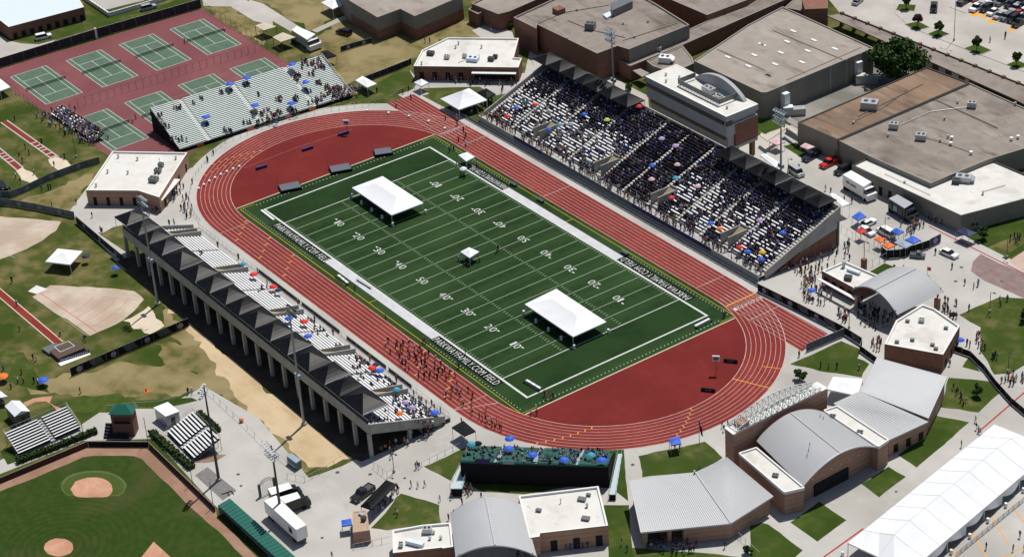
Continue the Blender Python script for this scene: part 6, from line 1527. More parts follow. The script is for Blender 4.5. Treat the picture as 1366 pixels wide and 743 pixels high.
# ================================================================ POLES, FENCES, SPORTS GEAR, VEHICLES, TREES
def light_pole(label, base, h, rows, cols, dirv, lampm='lampblue', white=False, blocks=True, ball=None):
    r = thing('floodlight_pole', label, 'light pole', (base.x, base.y, 0))
    x, y = base.x, base.y
    MB().bar((x, y, 0), (x, y, h), .34, 8, .15).build('pole', 'steel' if not white else 'dsteel', r)
    MB().bar((x, y, 0), (x, y, .5), .6, 8).build('base', 'concwall', r)
    d = dirv.normalized(); nn = Vector((d.y, -d.x, 0))
    if nn.dot(Vector((45, 24, 0))-base) < 0 and ball is None: nn = -nn
    if ball is not None and nn.dot(ball-base) < 0: nn = -nn
    for k in range(rows):
        z = h-.3-k*1.5; w_ = cols*.85
        a = MB(); a.bar(base+Vector((0, 0, z))-d*w_/2, base+Vector((0, 0, z))+d*w_/2, .09, 5); a = a.build('crossarm', 'steel', r)
        for i in range(cols):
            c = base+d*(w_*((i+.5)/cols-.5))+Vector((0, 0, z-.05))+nn*.35
            m_ = MB(); m_.bar(c, c+nn*.45-Vector((0, 0, .38)), .22, 8, .36); m_.build('floodlight', 'whitepaint' if white else lampm, a)
    if blocks:
        for s in (-1, 1):
            c = base+d*s*.5+Vector((0, 0, h*.42)); MB().box(c.x-.35, c.x+.35, c.y-.3, c.y+.3, c.z-.45, c.z+.45).build('ballast_box', 'paleblue' if not white else 'dsteel', r)
        MB().bar(base+Vector((0, 0, h*.42))-d*.9, base+Vector((0, 0, h*.42))+d*.9, .06, 5).build('bracket', 'steel', r)
X_ = Vector((1, 0, 0))
light_pole('tall floodlight pole behind the near grandstand close to its tennis court end', Vector((22.8, -41.9, 0)), 28.0, 2, 4, X_, 'lampblue')
light_pole('tall floodlight pole behind the near grandstand standing on the tan dirt strip', Vector((87.3, -41.5, 0)), 28.8, 2, 4, X_, 'dsteel')
light_pole('floodlight pole behind the main grandstand in front of the big brick block', Vector((18.7, 94.8, 0)), 25.4, 3, 5, X_)
light_pole('floodlight pole behind the main grandstand beside the pickup trucks', Vector((83.2, 94.8, 0)), 25.6, 3, 5, X_)
bc = K('F1', (306, 690)); bc.z = 0
light_pole('floodlight pole with white lamps standing behind the aluminium concourse bleachers', G(292, 640), 22.6, 2, 4, Vector((.65, -.75, 0)), white=True, blocks=False, ball=bc)
light_pole('floodlight pole with two rows of white lamps beside the white trailer', G(375.9, 692.6), 17.6, 2, 6, Vector((.97, -.1, 0)), white=True, blocks=False, ball=bc)
def lamp_post(label, b, h, arm=1.0, ang=.6, double=False):
    r = thing('lamp_post', label, 'lamp post', (b.x, b.y, 0))
    MB().bar((b.x, b.y, 0), (b.x, b.y, h), .09, 6, .06).build('pole', 'dsteel', r); MB().bar((b.x, b.y, 0), (b.x, b.y, .6), .28, 8).build('base', 'concwall', r)
    u = Vector((math.cos(ang), math.sin(ang), 0))
    for s in ((1, -1) if double else (1,)):
        c = Vector((b.x, b.y, h)); a = MB().bar(c, c+u*arm*s, .05, 5).build('arm', 'dsteel', r)
        e = c+u*arm*s; MB().box(e.x-.25, e.x+.25, e.y-.2, e.y+.2, e.z-.1, e.z+.06).build('lamp_head', 'dsteel', r)
lamp_post('tall double lamp post in the car park among planted beds', G(1272.6, 54.5), 14, 1.6, .2, True)
for lab, sh, p, h in (('lamp post standing among the orange food court canopies', 'D4', (640, 570), 7.0), ('lamp post by the brick gate pillar left of the food court', 'D4', (533, 668), 5.5), ('lamp post on the big lawn edge near the barrel pavilion', 'E4', (1187, 220), 5.0), ('lamp post by the black screened barrier on the big lawn', 'E4', (1283, 530), 4.8), ('thin lamp post in the crowd below the concession awning', 'E4', (455, 305), 4.5), ('lamp post on the curved path beside the tan paving', 'D4', (1276, 640), 5.0), ('thin pole at the gate beside the black awning', 'F2', (725, 300), 4.5), ('dark net pole on the long jump grass', 'D1', (397, 118), 6.5), ('short lamp post behind the main grandstand light pole', (940, 170, 6.755), (752, 415), 4.0)):
    lamp_post(lab, K(sh, p), h, .8, .6)
fb = K('F3', (990, 275)); r = thing('flagpole', 'flagpole with a dark furled flag on the track side lawn', 'flagpole', tuple(fb))
MB().bar((fb.x, fb.y, 0), (fb.x, fb.y, 11.5), .09, 6, .05).build('pole', 'steel', r)
mb = MB(); vs = []
for k in range(7):
    for j in range(5): vs.append((fb.x+.06+k*.13, fb.y+.12*math.sin(k*1.3)+.03*j, 11.2-j*.55-k*.22))
mb.add(vs, [[k*5+j, k*5+j+1, (k+1)*5+j+1, (k+1)*5+j] for k in range(6) for j in range(4)]); mb.build('flag', mat('dark_flag', (.05, .02, .06), .9, .1), r)
MB().ell((fb.x, fb.y, 11.6), .14, 8, 5).build('finial', 'cream', r)
# ---------------------------------------------------------------- fences
def fence(name, label, sh, pts, h, mt='windscreen', post=2.5, cat='fence', top='steel', z0=.08, emb=0, txt=False, rail=True, cap=None):
    P_ = K(sh, pts); c = cen(P_); r = thing(name, label, cat, (c.x, c.y, 0))
    mb = MB()
    if mt:
        for a, b in zip(P_[:-1], P_[1:]): MB().wall(a, b, .05, z0, h).build('screen', mt, r)
    n = 0; pm = MB()
    for a, b in zip(P_[:-1], P_[1:]):
        L = (b-a).length; k = max(1, round(L/post))
        for i in range(k+1):
            p = a.lerp(b, i/k)
            if post < 9 and n < 95 and i < k or n == 0: MB().bar((p.x, p.y, 0), (p.x, p.y, h+.08), .045, 5).build('post', top, r); n += 1
        if rail: pm.bar((a.x, a.y, h+.05), (b.x, b.y, h+.05), .035, 4); 
    if rail: pm.build('top_rail', top if cap is None else cap, r)
    if emb or txt:
        tot = sum((b-a).length for a, b in zip(P_[:-1], P_[1:])); k = emb
        for i in range(k):
            s_ = tot*(i+.5)/k
            for a, b in zip(P_[:-1], P_[1:]):
                L = (b-a).length
                if s_ <= L: break
                s_ -= L
            d = (b-a).normalized(); nn = Vector((d.y, -d.x, 0))
            if nn.dot(Vector((CAM[0], CAM[1], 0))-a) < 0: nn = -nn
            p = a+d*s_+nn*.04+Vector((0, 0, h*.52))
            if i % 2 == 0 or not txt:
                m_ = MB(); R_ = h*.33; n_ = 14
                m_.add([p]+[p+(d*math.cos(2*PI*j/n_)+Vector((0, 0, 1))*math.sin(2*PI*j/n_))*R_ for j in range(n_)], [[0, 1+j, 1+(j+1) % n_] for j in range(n_)]); m_.build('emblem', 'emblem', r)
            else:
                for row in range(3):
                    m_ = MB()
                    x = -h*(.75-.12*row)
                    while x < h*(.75-.12*(2-row)):
                        w_ = R.uniform(.07, .16)*h; o = p+d*(x)+Vector((0, 0, h*(.22-.24*row))); hh = h*R.uniform(.09, .15)
                        m_.add([o, o+d*w_*.7, o+d*w_*.7+Vector((0, 0, hh))+d*.04, o+Vector((0, 0, hh))+d*.04], [[0, 1, 2, 3]]); x += w_
                    m_.build('lettering', 'emblem', r)
    return r
fence('screened_fence', 'tall dark screened fence along the top of the tennis courts, left run', 'C1', [(-60, 376), (0, 356), (500, 202)], 2.9, 'windscreen', 4, cap='whitecap')
fence('screened_fence', 'tall dark screened fence along the top of the tennis courts, right run', 'C1', [(506, 200), (1048, 44)], 2.9, 'windscreen', 4, cap='whitecap')
gp = K('C1', (503, 201)); tag(MB().box(gp.x-.3, gp.x+.3, gp.y-.3, gp.y+.3, 0, 3.2).build('gate_pillar', 'whitecap'), 'white pillar between the two screened fence runs above the tennis courts', 'pillar')
fence('court_fence', 'open dark post fence dividing the upper and lower tennis courts', 'C1', [(370, 572), (1366, 262), (1420, 245)], 2.4, None, 2.2, top='dsteel')
fence('court_fence', 'open post fence along the right side of the tennis courts', 'C1', [(1048, 44), (1366, 236), (1500, 325)], 2.4, None, 3, top='dsteel')
fence('court_fence', 'open post fence down the left side of the tennis courts', 'C1', [(-20, 430), (60, 480), (340, 700)], 2.4, None, 3, top='dsteel')
fence('banner_fence', 'grey and black banner fence above the left throwing field', 'D1', [(-40, 332), (60, 328), (130, 302), (260, 238), (440, 172), (520, 150)], 1.9, 'greyscreen', 3, emb=8, txt=True)
fence('banner_fence', 'long grey banner fence with round emblems below the dry grass wedge', 'D1', [(-40, 365), (60, 372), (200, 395), (390, 436)], 1.9, 'greyscreen', 3, emb=8, txt=True)
fence('screened_fence', 'dark mesh fence running from the brick locker building to the near grandstand', 'D1', [(400, 460), (520, 562), (650, 672)], 2.0, 'windscreen', 3, emb=3)
fence('banner_fence', 'black banner fence with white script beside the pole vault mats', 'E1', [(372, 556), (680, 425), (985, 295)], 2.2, 'black', 3, emb=7, txt=True)
fence('barrier_fence', 'black screened fence with script beside the concession plaza and sprint chute', 'E4', [(-20, 112), (190, 215), (425, 335), (520, 395)], 2.0, 'black', 3, emb=8, txt=True)
fence('chute_screen', 'grey screen across the end of the sprint chute', 'E4', [(232, 428), (430, 345)], 2.0, 'greyscreen', 2, emb=0)
fence('barrier_fence', 'short black screened fence stepping down to the small white roofed block', 'E4', [(522, 395), (510, 425), (600, 490)], 1.6, 'black', 2)
fence('barrier_fence', 'winding black screened barrier across the lower right lawn', 'E4', [(1000, 425), (1085, 455), (1160, 530), (1215, 605), (1300, 700), (1420, 800)], 1.5, 'black', 2.5, cap='dsteel')
fence('screen_wall', 'curved black screen wall round the food court', 'D4', [(622, 625), (650, 645), (720, 640), (800, 615), (875, 590)], 2.2, 'black', 2)
fence('purple_banner', 'purple banner board at the end of the food court screen wall', 'D4', [(876, 588), (932, 560)], 2.3, 'purple', 2, emb=1, cat='banner')
fence('mesh_fence', 'open steel fence with gate pillar left of the food court', 'D4', [(415, 500), (560, 600), (650, 640)], 1.6, None, 2)
fence('mesh_fence', 'open steel gate fence running from the brick pillar to the food court', 'D4', [(540, 705), (650, 650)], 1.8, None, 2)
gp = K('D4', (532, 700)); tag(MB().box(gp.x-.5, gp.x+.5, gp.y-.5, gp.y+.5, 0, 2.8).build('gate_pillar', 'brick'), 'dark brick gate pillar beside the concession stand roof', 'pillar')
fence('screened_fence', 'dark screened fence on the dry grass beside the white canopy', 'C2', [(578, 432), (800, 345), (815, 335)], 1.9, 'windscreen', 2.5, cap='whitecap')
fence('screened_fence', 'short dark banner fence on the dry grass below the brown hall', 'C2', [(448, 272), (520, 250), (610, 225)], 1.6, 'windscreen', 2.5, emb=2)
fence('track_rail', 'grey pipe rail round the upper bend of the track', 'C2', [(-150, 748), (0, 690), (180, 625), (400, 580), (560, 560), (700, 520), (780, 470)], 1.0, None, 2.2)
fence('track_rail', 'grey pipe rail at the left bend of the track', 'D1', [(1170, 45), (1080, 130), (1005, 235), (985, 330), (1000, 400), (1050, 470)], 1.0, None, 2.2)
fence('mesh_fence', 'open fence along the walk by the near grandstand ramp', 'F2', [(870, 270), (1110, 150)], 1.1, None, 2)
fence('mesh_fence', 'open steel gate fence beside the tan roofed hut', 'F2', [(620, 275), (690, 330), (745, 300)], 1.5, None, 1.5)
fence('mesh_fence', 'open fence on the paving below the tan roofed hut', 'F2', [(515, 700), (710, 660)], 1.2, None, 2)
fence('mesh_fence', 'open fence where the tan dirt meets the concourse', 'F2', [(170, 330), (260, 350), (375, 290), (450, 240)], 1.2, None, 2)
fence('mesh_fence', 'open fence along the concourse edge of the dirt strip', 'F1', [(1080, -115), (1250, 40), (1366, 155), (1540, 300)], 1.1, None, 3)
fence('mesh_fence', 'open fence at the top of the baseball concourse', 'F1', [(560, -25), (700, -40), (840, -50), (1000, -100), (1075, -120)], 1.1, None, 3)
fence('mesh_fence', 'open rail beside the ribbed roof wing lawn', 'F3', [(1155, 605), (1300, 742)], 1.2, None, 1.6)
fence('outfield_wall', 'dark padded wall round the baseball field, left run', 'F1', [(-80, 392), (0, 358), (460, 166)], 1.3, mat('maroon_pad', (.05, .022, .02), .7, .3), 40, 'wall', cap='sand', z0=0)
fence('outfield_wall', 'dark padded backstop wall behind home plate', 'F1', [(462, 166), (775, 168)], 1.3, 'black', 40, 'wall', cap='sand', z0=0)
fence('outfield_wall', 'dark padded wall round the baseball field, right run', 'F1', [(777, 169), (1122, 505)], 1.3, bpy.data.materials['maroon_pad'], 40, 'wall', cap='sand', z0=0)
for i, (x, y, h) in enumerate(((772, 150, 6.5), (1003, 360, 6), (440, 130, 4.5), (1112, 480, 6))):
    p = K('F1', (x, y)); tag(MB().bar((p.x, p.y, 0), (p.x, p.y, h), .07, 6).build('net_pole', 'dsteel'), ['thin net pole behind home plate beside the scorers steps', 'thin net pole beside the lettered practice mat', 'thin net pole at the end of the left hedge', 'thin net pole at the dugout end of the padded wall'][i], 'pole')
# dugout
kd = (260, 560, 4.06); z = 2.7
dg = thing('dugout', 'long dugout with dark green metal roof beside the baseball field', 'dugout', tuple(cen(K(kd, [(125, 455), (560, 760)]))))
q = K(kd, [(125, 455), (190, 425), (700, 880), (620, 900)], z)
mb = MB(); quad_up(mb, [q[0]+Vector((0, 0, -.35)), q[3]+Vector((0, 0, -.35)), q[2], q[1]]); rib_roof(mb, q[0]-Vector((0, 0, .35)), q[3]-Vector((0, 0, .35)), q[2], q[1], 30, 1, .05, .06); mb.build('roof', ['greenroof', 'greendeck'], dg)
g = [Vector((p.x, p.y, 0)) for p in q]
MB().wall(g[1], g[2], .3, 0, z-.1).build('rear_wall', 'concwall', dg); MB().wall(g[0], g[1], .3, 0, z-.4).build('end_wall', 'concwall', dg)
for t in (.0, .15, .3, .45, .6, .75): p = g[0].lerp(g[3], t); MB().bar((p.x, p.y, 0), (p.x, p.y, z-.4), .08, 6).build('post', 'dsteel', dg)
MB().wall(g[0].lerp(g[1], .75), g[3].lerp(g[2], .75), .5, 0, .5).build('bench', 'wood', dg)
# hedges
def hedge(label, sh, a, b, w_, h):
    p, q = K(sh, a), K(sh, b); d = q-p; L = d.length; d.normalize(); nn = Vector((-d.y, d.x, 0)); mb = MB()
    mb.wall(p, q, w_*.7, 0, h*.8)
    rr = R
    for i in range(int(L*70)):
        t = rr.random(); c = p+d*(L*t)+nn*rr.uniform(-.5, .5)*w_; zz = h*rr.random()**.6
        s_ = rr.uniform(.08, .18); ax = Vector((rr.uniform(-1, 1), rr.uniform(-1, 1), rr.uniform(-.4, 1))).normalized(); u_ = ax.orthogonal().normalized()*s_; v_ = ax.cross(u_).normalized()*s_; c = c+Vector((0, 0, zz))
        mb.add([c-u_-v_, c+u_-v_, c+u_+v_, c-u_+v_], [[0, 1, 2, 3]])
    tag(mb.build('hedge', 'hedge'), label, 'hedge')
hedge('clipped green hedge in front of the left baseball bleachers', 'F1', (88, 255), (505, 92), 1.5, 1.2)
hedge('clipped green hedge in front of the concourse baseball bleachers', 'F1', (790, 98), (1000, 285), 1.7, 1.2)
hedge('clipped green hedge behind the concourse baseball bleachers', 'F1', (1035, 0), (1140, 92), 1.4, 1.2)
# ---------------------------------------------------------------- tennis nets
netp = None; nl = ['first', 'second', 'third', 'fourth']
for i, (a, b) in enumerate(NETS):
    a, b = Vector((a.x, a.y, 0)), Vector((b.x, b.y, 0)); lab = 'tennis net on the %s court from the left in the %s row' % (nl[i % 4], 'upper' if i < 4 else 'lower')
    r = thing('tennis_net', lab, 'tennis net', tuple((a+b)/2), 'tennis nets')
    mb = MB(); n = 40
    for k in range(n): 
        p, q = a.lerp(b, k/n), a.lerp(b, (k+.55)/n); mb.wall(p, q, .02, .06, .95)
    mb.wall(a, b, .02, .5, .54); mb.build('net', 'windscreen', r); MB().wall(a, b, .05, .94, 1.03).build('tape', 'whitecap', r)
    for p in (a, b): MB().bar((p.x, p.y, 0), (p.x, p.y, 1.07), .06, 6).build('post', 'dsteel', r)
# ---------------------------------------------------------------- athletics gear
def mats_thing(label, sh, p, q, w_, h, col='greypaint', cat='landing mat'):
    a, b = K(sh, p), K(sh, q); d = (b-a).normalized(); n_ = Vector((-d.y, d.x, 0)); c = (a+b)/2
    r = thing('high_jump_mat', label, cat, tuple(c))
    MB().prism([a-n_*w_/2, b-n_*w_/2, b+n_*w_/2, a+n_*w_/2], .02, h).build('mat', col, r); e = .94
    MB().prism([c+(x-c)*e for x in (a-n_*w_/2, b-n_*w_/2, b+n_*w_/2, a+n_*w_/2)], h+.002, h+.07).build('top_pad', mat('pad_grey', (.10, .115, .14), .7, .3) if 'pad_grey' not in bpy.data.materials else bpy.data.materials['pad_grey'], r)
    for x in (a, b):
        pp = x+n_*w_*.62; MB().bar((pp.x, pp.y, 0), (pp.x, pp.y, 3.4), .05, 5).build('upright', 'steel', r)
mats_thing('grey high jump landing mat, leftmost of three on the red apron edge', 'D2', (130, 292), (238, 270), 3.6, .75, 'black')
mats_thing('grey high jump landing mat, middle one of three on the red apron edge', 'D2', (392, 195), (500, 175), 3.6, .75, 'black')
mats_thing('grey high jump landing mat, rightmost of three with dark gear beside it', 'D2', (622, 105), (715, 92), 3.4, .75, 'black')
for sh, x, y, lab in (('D2', 35, 175, 'dark purple bench pad nearest the left bend, red apron'), ('D2', 275, 78, 'dark purple bench pad midway along the red apron'), ('C2', 462, 702, 'dark purple bench pad by the small score sign, red apron')):
    p = K(sh, (x, y)); d = Vector((.12, .99, 0)); n_ = Vector((d.y, -d.x, 0)); mb = MB().prism([p-d*1.5-n_*.35, p+d*1.5-n_*.35, p+d*1.5+n_*.35, p-d*1.5+n_*.35], .02, .75); tag(mb.build('bench_pad', 'purple'), lab, 'bench')
for x, y, lab in ((1150, 482, 'small black banner board on the red infield nearer the score sign'), (1033, 633, 'small black banner board on the red infield lower left of the score sign')):
    p = K('E3', (x, y)); d = Vector((.8, .6, 0)); a, b = p-d*1.5, p+d*1.5; r = thing('banner_board', lab, 'banner board', tuple(p)); MB().wall(a, b, .3, .02, .8).build('board', 'black', r)
    m_ = MB(); n_ = Vector((d.y, -d.x, 0))
    for k in range(5): o = p+d*(-.7+k*.3)+n_*.16+Vector((0, 0, .3)); m_.add([o, o+d*.2, o+d*.2+Vector((0, 0, .28)), o+Vector((0, 0, .28))], [[0, 1, 2, 3]])
    m_.build('lettering', 'emblem', r)
for sh, x, y, h, lab in (('E3', 1075, 540, 3.4, 'white score sign on a thin post on the bottom red infield'), ('C2', 482, 700, 3.0, 'white score sign on the upper red apron')):
    p = K(sh, (x, y)); r = thing('score_sign', lab, 'sign', tuple(p)); MB().bar((p.x, p.y, 0), (p.x, p.y, h), .06, 6).build('post', 'dsteel', r); d = Vector((.7, .7, 0)); MB().wall(p-d*.8, p+d*.8, .25, h-.2, h+1.1).build('panel', 'whitepaint', r)
    c = p+Vector((.707, -.707, 0))*.14; m_ = MB().wall(c-d*.55, c+d*.55, .02, h+.1, h+.75); m_.build('display', 'greypaint', r)
# pole vault pit
r = thing('pole_vault_pit', 'brown pole vault landing mat with white printed skirt at the end of its red runway', 'landing mat', tuple(K('E1', (345, 400))))
kv = (0, 440, 7.583)
q = K(kv, [(500, 215), (730, 105), (860, 180), (590, 290)], .9); MB().prism(q, .05, .9).build('mat', 'matbrown', r)
q = K(kv, [(550, 170), (690, 112), (755, 160), (610, 222)], .92); m_ = MB()
for a, b in zip(q, q[1:]+q[:1]): m_.wall(a, b, .16, .902, .925)
m_.build('outline', 'line', r)
q2 = K(kv, [(420, 185), (560, 130), (640, 160), (500, 240)], .7); MB().prism(q2, .04, .72).build('front_mat', 'greypaint', r)
a, b = K(kv, (590, 320), .5), K(kv, (905, 215), .5); MB().prism(K(kv, [(585, 335), (905, 235), (920, 250), (615, 368)], 0), .02, .10).build('white_base', 'whitecap', r)
a, b = K(kv, (595, 330)), K(kv, (905, 232)); MB().wall(a, b, .1, .1, .85).build('printed_skirt', 'navy', r); m_ = MB(); d = (b-a).normalized(); n_ = Vector((d.y, -d.x, 0))
for k in range(14): o = a+d*(.4+k*(b-a).length/15)+n_*.06+Vector((0, 0, R.uniform(.25, .4))); m_.add([o, o+d*.28, o+d*.3+Vector((0, 0, .28)), o+Vector((0, 0, .25))], [[0, 1, 2, 3]])
m_.build('lettering', 'whitepaint', r)
# hurdles and blocks on the far straight, sideline benches
hp = None
for i in range(8):
    p = Vector((-2.5+R.uniform(-.2, .2), TCY+TR0+(i+.5)*LW, 0))
    for dx, k in ((0, 0), (8.5, 1)):
        if hp is None:
            hp = thing('hurdle', 'white hurdle standing in its lane at the start of the far straight', 'hurdle', tuple(p), 'hurdles on the far straight'); mb = MB(); mb.box(-.03, .03, -.5, .5, .9, .98); lobj(mb, 'bar', 'whitepaint', hp)
            for s in (-1, 1): mb = MB(); mb.bar((0, s*.45, 0), (0, s*.45, .92), .03, 5); mb.bar((-.6, s*.45, .03), (.05, s*.45, .03), .03, 5); lobj(mb, 'leg', 'steel', hp)
        else: dup(hp, (p.x+dx, p.y, 0))
bpz = None
for i in range(8):
    p = Vector((0, 0, 0)); a = PI+.62+.05*i; rr_ = TR0+(i+.5)*LW; x, y = TCX0+rr_*math.cos(a), TCY+rr_*math.sin(a)
    mb = MB(); mb.box(-.28, .28, -.28, .28, 0, .5); o = mb.build('lane_marker', 'whitepaint', None, (0, 0, 0)); o.location = (x, y, .05); o.rotation_euler = (0, 0, a); tag(o, 'small white lane marker box on the left bend of the track', 'lane marker', 'lane marker boxes')
for i in range(5):
    x, y = K('C2', ((585, 582), (697, 595), (803, 612), (905, 638), (990, 675))[i])[:2]
    mb = MB(); mb.box(-.3, .3, -.3, .3, 0, .5); o = mb.build('lane_marker', 'whitepaint', None, (0, 0, 0)); o.location = (x, y, .05); tag(o, 'small white lane marker box on the upper bend of the track', 'lane marker', 'upper bend lane markers')
def goalframe(label, sh, a, b, n_=3):
    p, q = K(sh, a), K(sh, b); d = (q-p).normalized(); nn = Vector((-d.y, d.x, 0)); r = thing('ball_cart', label, 'equipment cart', tuple((p+q)/2)); L = (q-p).length
    mb = MB(); mb.bar((p.x, p.y, .5), (q.x, q.y, .5), .08, 5); mb.bar(p+nn*1.2+Vector((0, 0, .5)), q+nn*1.2+Vector((0, 0, .5)), .08, 5); mb.build('frame', 'dsteel', r)
    for i in range(n_):
        c = p.lerp(q, (i+.5)/n_)+nn*.6; MB().prism([c-d*.7-nn*.25, c+d*.7-nn*.25, c+d*.7+nn*.25, c-d*.7+nn*.25], .45, .7).build('tray', 'whitepaint', r)
    for x in (p, q): MB().bar(x-nn*.1+Vector((0, 0, .25)), x+nn*.1+Vector((0, 0, .25)), .25, 8).build('wheel', 'tyre', r)
goalframe('low black and white equipment frame on the near corner of the field', 'E3', (75, 590), (150, 635))
goalframe('low black and white equipment frame at the far corner of the field', 'E3', (975, 310), (1050, 272))
goalframe('black and white bench frame by the near yellow line', 'E2', (422, 42), (475, 85))
p, q = K('D2', (35, 400)), K('D2', (100, 450)); tag(MB().wall(p, q, .5, .02, .5).build('sideline_bench', 'whitepaint'), 'long white bench on the left corner of the football field', 'bench')
p, q = K('E2', (530, 45), .4), K('E2', (605, 92), .4); r = thing('sideline_bench', 'pale bench on the white sideline band', 'bench', tuple((p+q)/2)); MB().wall(p, q, .5, .38, .46).build('seat', 'aludark', r)
for t in (.1, .5, .9): c = p.lerp(q, t); MB().box(c.x-.1, c.x+.1, c.y-.2, c.y+.2, 0, .38).build('leg', 'dsteel', r)
for x, y, lab in ((20, 265, 'black equipment trunk on the far sideline, leftmost'), (160, 348, 'black equipment trunk on the far sideline, middle'), (600, 622, 'black equipment trunk on the far sideline, rightmost')):
    p = K('D3', (x, y)); mb = MB(); mb.box(p.x-1.1, p.x+1.1, p.y-.35, p.y+.35, .02, .6); mb.box(p.x-1.15, p.x+1.15, p.y-.4, p.y+.4, .602, .7); tag(mb.build('equipment_trunk', 'dsteel'), lab, 'trunk')
# small stuff
for sh, x, y, mt, lab in (('E1', 762, 632, 'orange', 'orange cone flat on the dry path'), ('E1', 752, 305, 'sand', 'pale mat lying beside the banner fence'), ('F1', 1258, 38, 'orange', 'orange ball by the concourse fence'), ('E4', 862, 22, 'redpaint', 'red flag marker on the plaza behind the barrel pavilion')):
    p = K(sh, (x, y)); mb = MB()
    if 'mat' in lab: mb.box(p.x-.9, p.x+.9, p.y-.5, p.y+.5, .01, .12)
    elif 'ball' in lab: mb.ell((p.x, p.y, .5), .5, 10, 6)
    elif 'flag' in lab: mb.bar((p.x, p.y, 0), (p.x, p.y, 2), .05, 5); mb.wall((p.x, p.y), (p.x+.8, p.y+.3), .05, 1.0, 1.9)
    else: mb.box(p.x-.6, p.x+.6, p.y-.5, p.y+.5, .01, .12); mb.bar((p.x, p.y, .12), (p.x, p.y, .8), .4, 10, .06)
    tag(mb.build({'m': 'ground_mat', 'b': 'marker_ball', 'f': 'marker_flag'}.get('m' if 'mat' in lab else 'b' if 'ball' in lab else 'f' if 'flag' in lab else '', 'traffic_cone'), mt), lab, 'marker')
p = K('F2', (205, 240)); r = thing('utility_cabinet', 'green utility cabinet with pale lid by the dirt strip fence', 'cabinet', tuple(p))
q = K('F2', [(165, 215), (190, 200), (240, 235), (215, 252)], 1.9); MB().prism(q, 0, 1.8).build('body', 'greenbox', r); MB().prism(q, 1.802, 1.95).build('lid', 'paleblue', r)
# arched gate
a, b = K((340, 620, 6.815), (50, 290)), K((340, 620, 6.815), (185, 225)); r = thing('arched_gate', 'dark arched iron gate on the concourse beside the white trucks', 'gate', tuple((a+b)/2)); mb = MB()
for x in (a, b): MB().box(x.x-.2, x.x+.2, x.y-.2, x.y+.2, 0, 3.0).build('gate_post', 'dsteel', r)
for i in range(10):
    t0, t1 = i/10, (i+1)/10; f = lambda t: 2.8+.9*math.sin(PI*t); p, q = a.lerp(b, t0), a.lerp(b, t1); mb.bar((p.x, p.y, f(t0)), (q.x, q.y, f(t1)), .07, 5); mb.bar((p.x, p.y, f(t0)-.5), (q.x, q.y, f(t1)-.5), .05, 5); mb.bar((p.x, p.y, 0), (p.x, p.y, f(t0)), .025, 4)
mb.build('arch', 'dsteel', r)
# ---------------------------------------------------------------- vehicles
def lo_box(mb, x0, x1, y0, y1, z0, z1, tx=0, ty=0, mi=None, fx=0):
    """box tapering by tx / ty at the top"""
    mb.add([(x0, y0, z0), (x1, y0, z0), (x1, y1, z0), (x0, y1, z0), (x0+tx, y0+ty, z1), (x1-tx-fx, y0+ty, z1), (x1-tx-fx, y1-ty, z1), (x0+tx, y1-ty, z1)],
           [[3, 2, 1, 0], [4, 5, 6, 7], [0, 1, 5, 4], [1, 2, 6, 5], [2, 3, 7, 6], [3, 0, 4, 7]], mi); return mb
PROTO = {}
def wheel(root, x, y, r_=.34):
    mb = MB(); mb.bar((x, y-.11, r_), (x, y+.11, r_), r_, 12); o = lobj(mb, 'wheel', 'tyre', root)
    s_ = 1 if y > 0 else -1
    mb = MB(); mb.bar((x, y+s_*.111, r_), (x, y+s_*.13, r_), r_*.6, 10); q = mb.build('rim', 'silver', None, (0, 0, 0)); q.parent = o
def car_proto(kind, paint):
    r = thing('parked_car' if kind != 'pickup' else 'pickup_truck', '-', 'car' if kind != 'pickup' else 'pickup')
    L, W_, hb, hr = {'sedan': (4.7, 1.82, .85, 1.42), 'suv': (4.9, 1.95, 1.02, 1.78), 'pickup': (5.7, 2.0, 1.05, 1.88), 'van': (5.0, 2.0, 1.0, 1.95)}[kind]
    h2, w2 = L/2, W_/2
    mb = MB(); lo_box(mb, -h2+.05, h2-.05, -w2, w2, .28, .62, .0, .0); lo_box(mb, -h2, h2, -w2+.02, w2-.02, .622, hb, .12, .07)
    if kind == 'pickup': 
        lo_box(mb, -h2+.1, -h2+.2, -w2+.06, w2-.06, hb, hb+.22); lo_box(mb, -h2+.2, -.35, -w2+.06, -w2+.16, hb, hb+.22); lo_box(mb, -h2+.2, -.35, w2-.16, w2-.06, hb, hb+.22)
    lobj(mb, 'body', paint, r)
    x0, x1 = {'sedan': (-h2+.55, h2-1.25), 'suv': (-h2+.12, h2-1.25), 'pickup': (-.55, h2-1.45), 'van': (-h2+.1, h2-.75)}[kind]
    mb = MB(); lo_box(mb, x0, x1, -w2+.08, w2-.08, hb-.01, hr-.05, .1 if kind in ('suv', 'van', 'pickup') else .42, .16, fx=.42); lobj(mb, 'window', 'darkglass', r)
    tx = .12 if kind in ('suv', 'van', 'pickup') else .46
    mb = MB(); lo_box(mb, x0+tx, x1-tx-.45, -w2+.25, w2-.25, hr-.048, hr, .05, .05); lobj(mb, 'roof', paint, r)
    if kind == 'pickup': mb = MB(); lo_box(mb, -h2+.22, -.6, -w2+.18, w2-.18, hb+.002, hb+.03); lobj(mb, 'load_bed', 'dsteel', r)
    for x in (-h2+.95, h2-.9):
        for s in (-1, 1): wheel(r, x, s*(w2-.1))
    for s in (-1, 1):
        mb = MB(); mb.box(h2-.06, h2+.01, s*(w2-.35)-.18, s*(w2-.35)+.18, .6, .78); lobj(mb, 'headlight', 'tentwhite', r)
        mb = MB(); mb.box(-h2-.01, -h2+.06, s*(w2-.25)-.12, s*(w2-.25)+.12, .62, .82); lobj(mb, 'tail_light', 'redpaint', r)
    return r
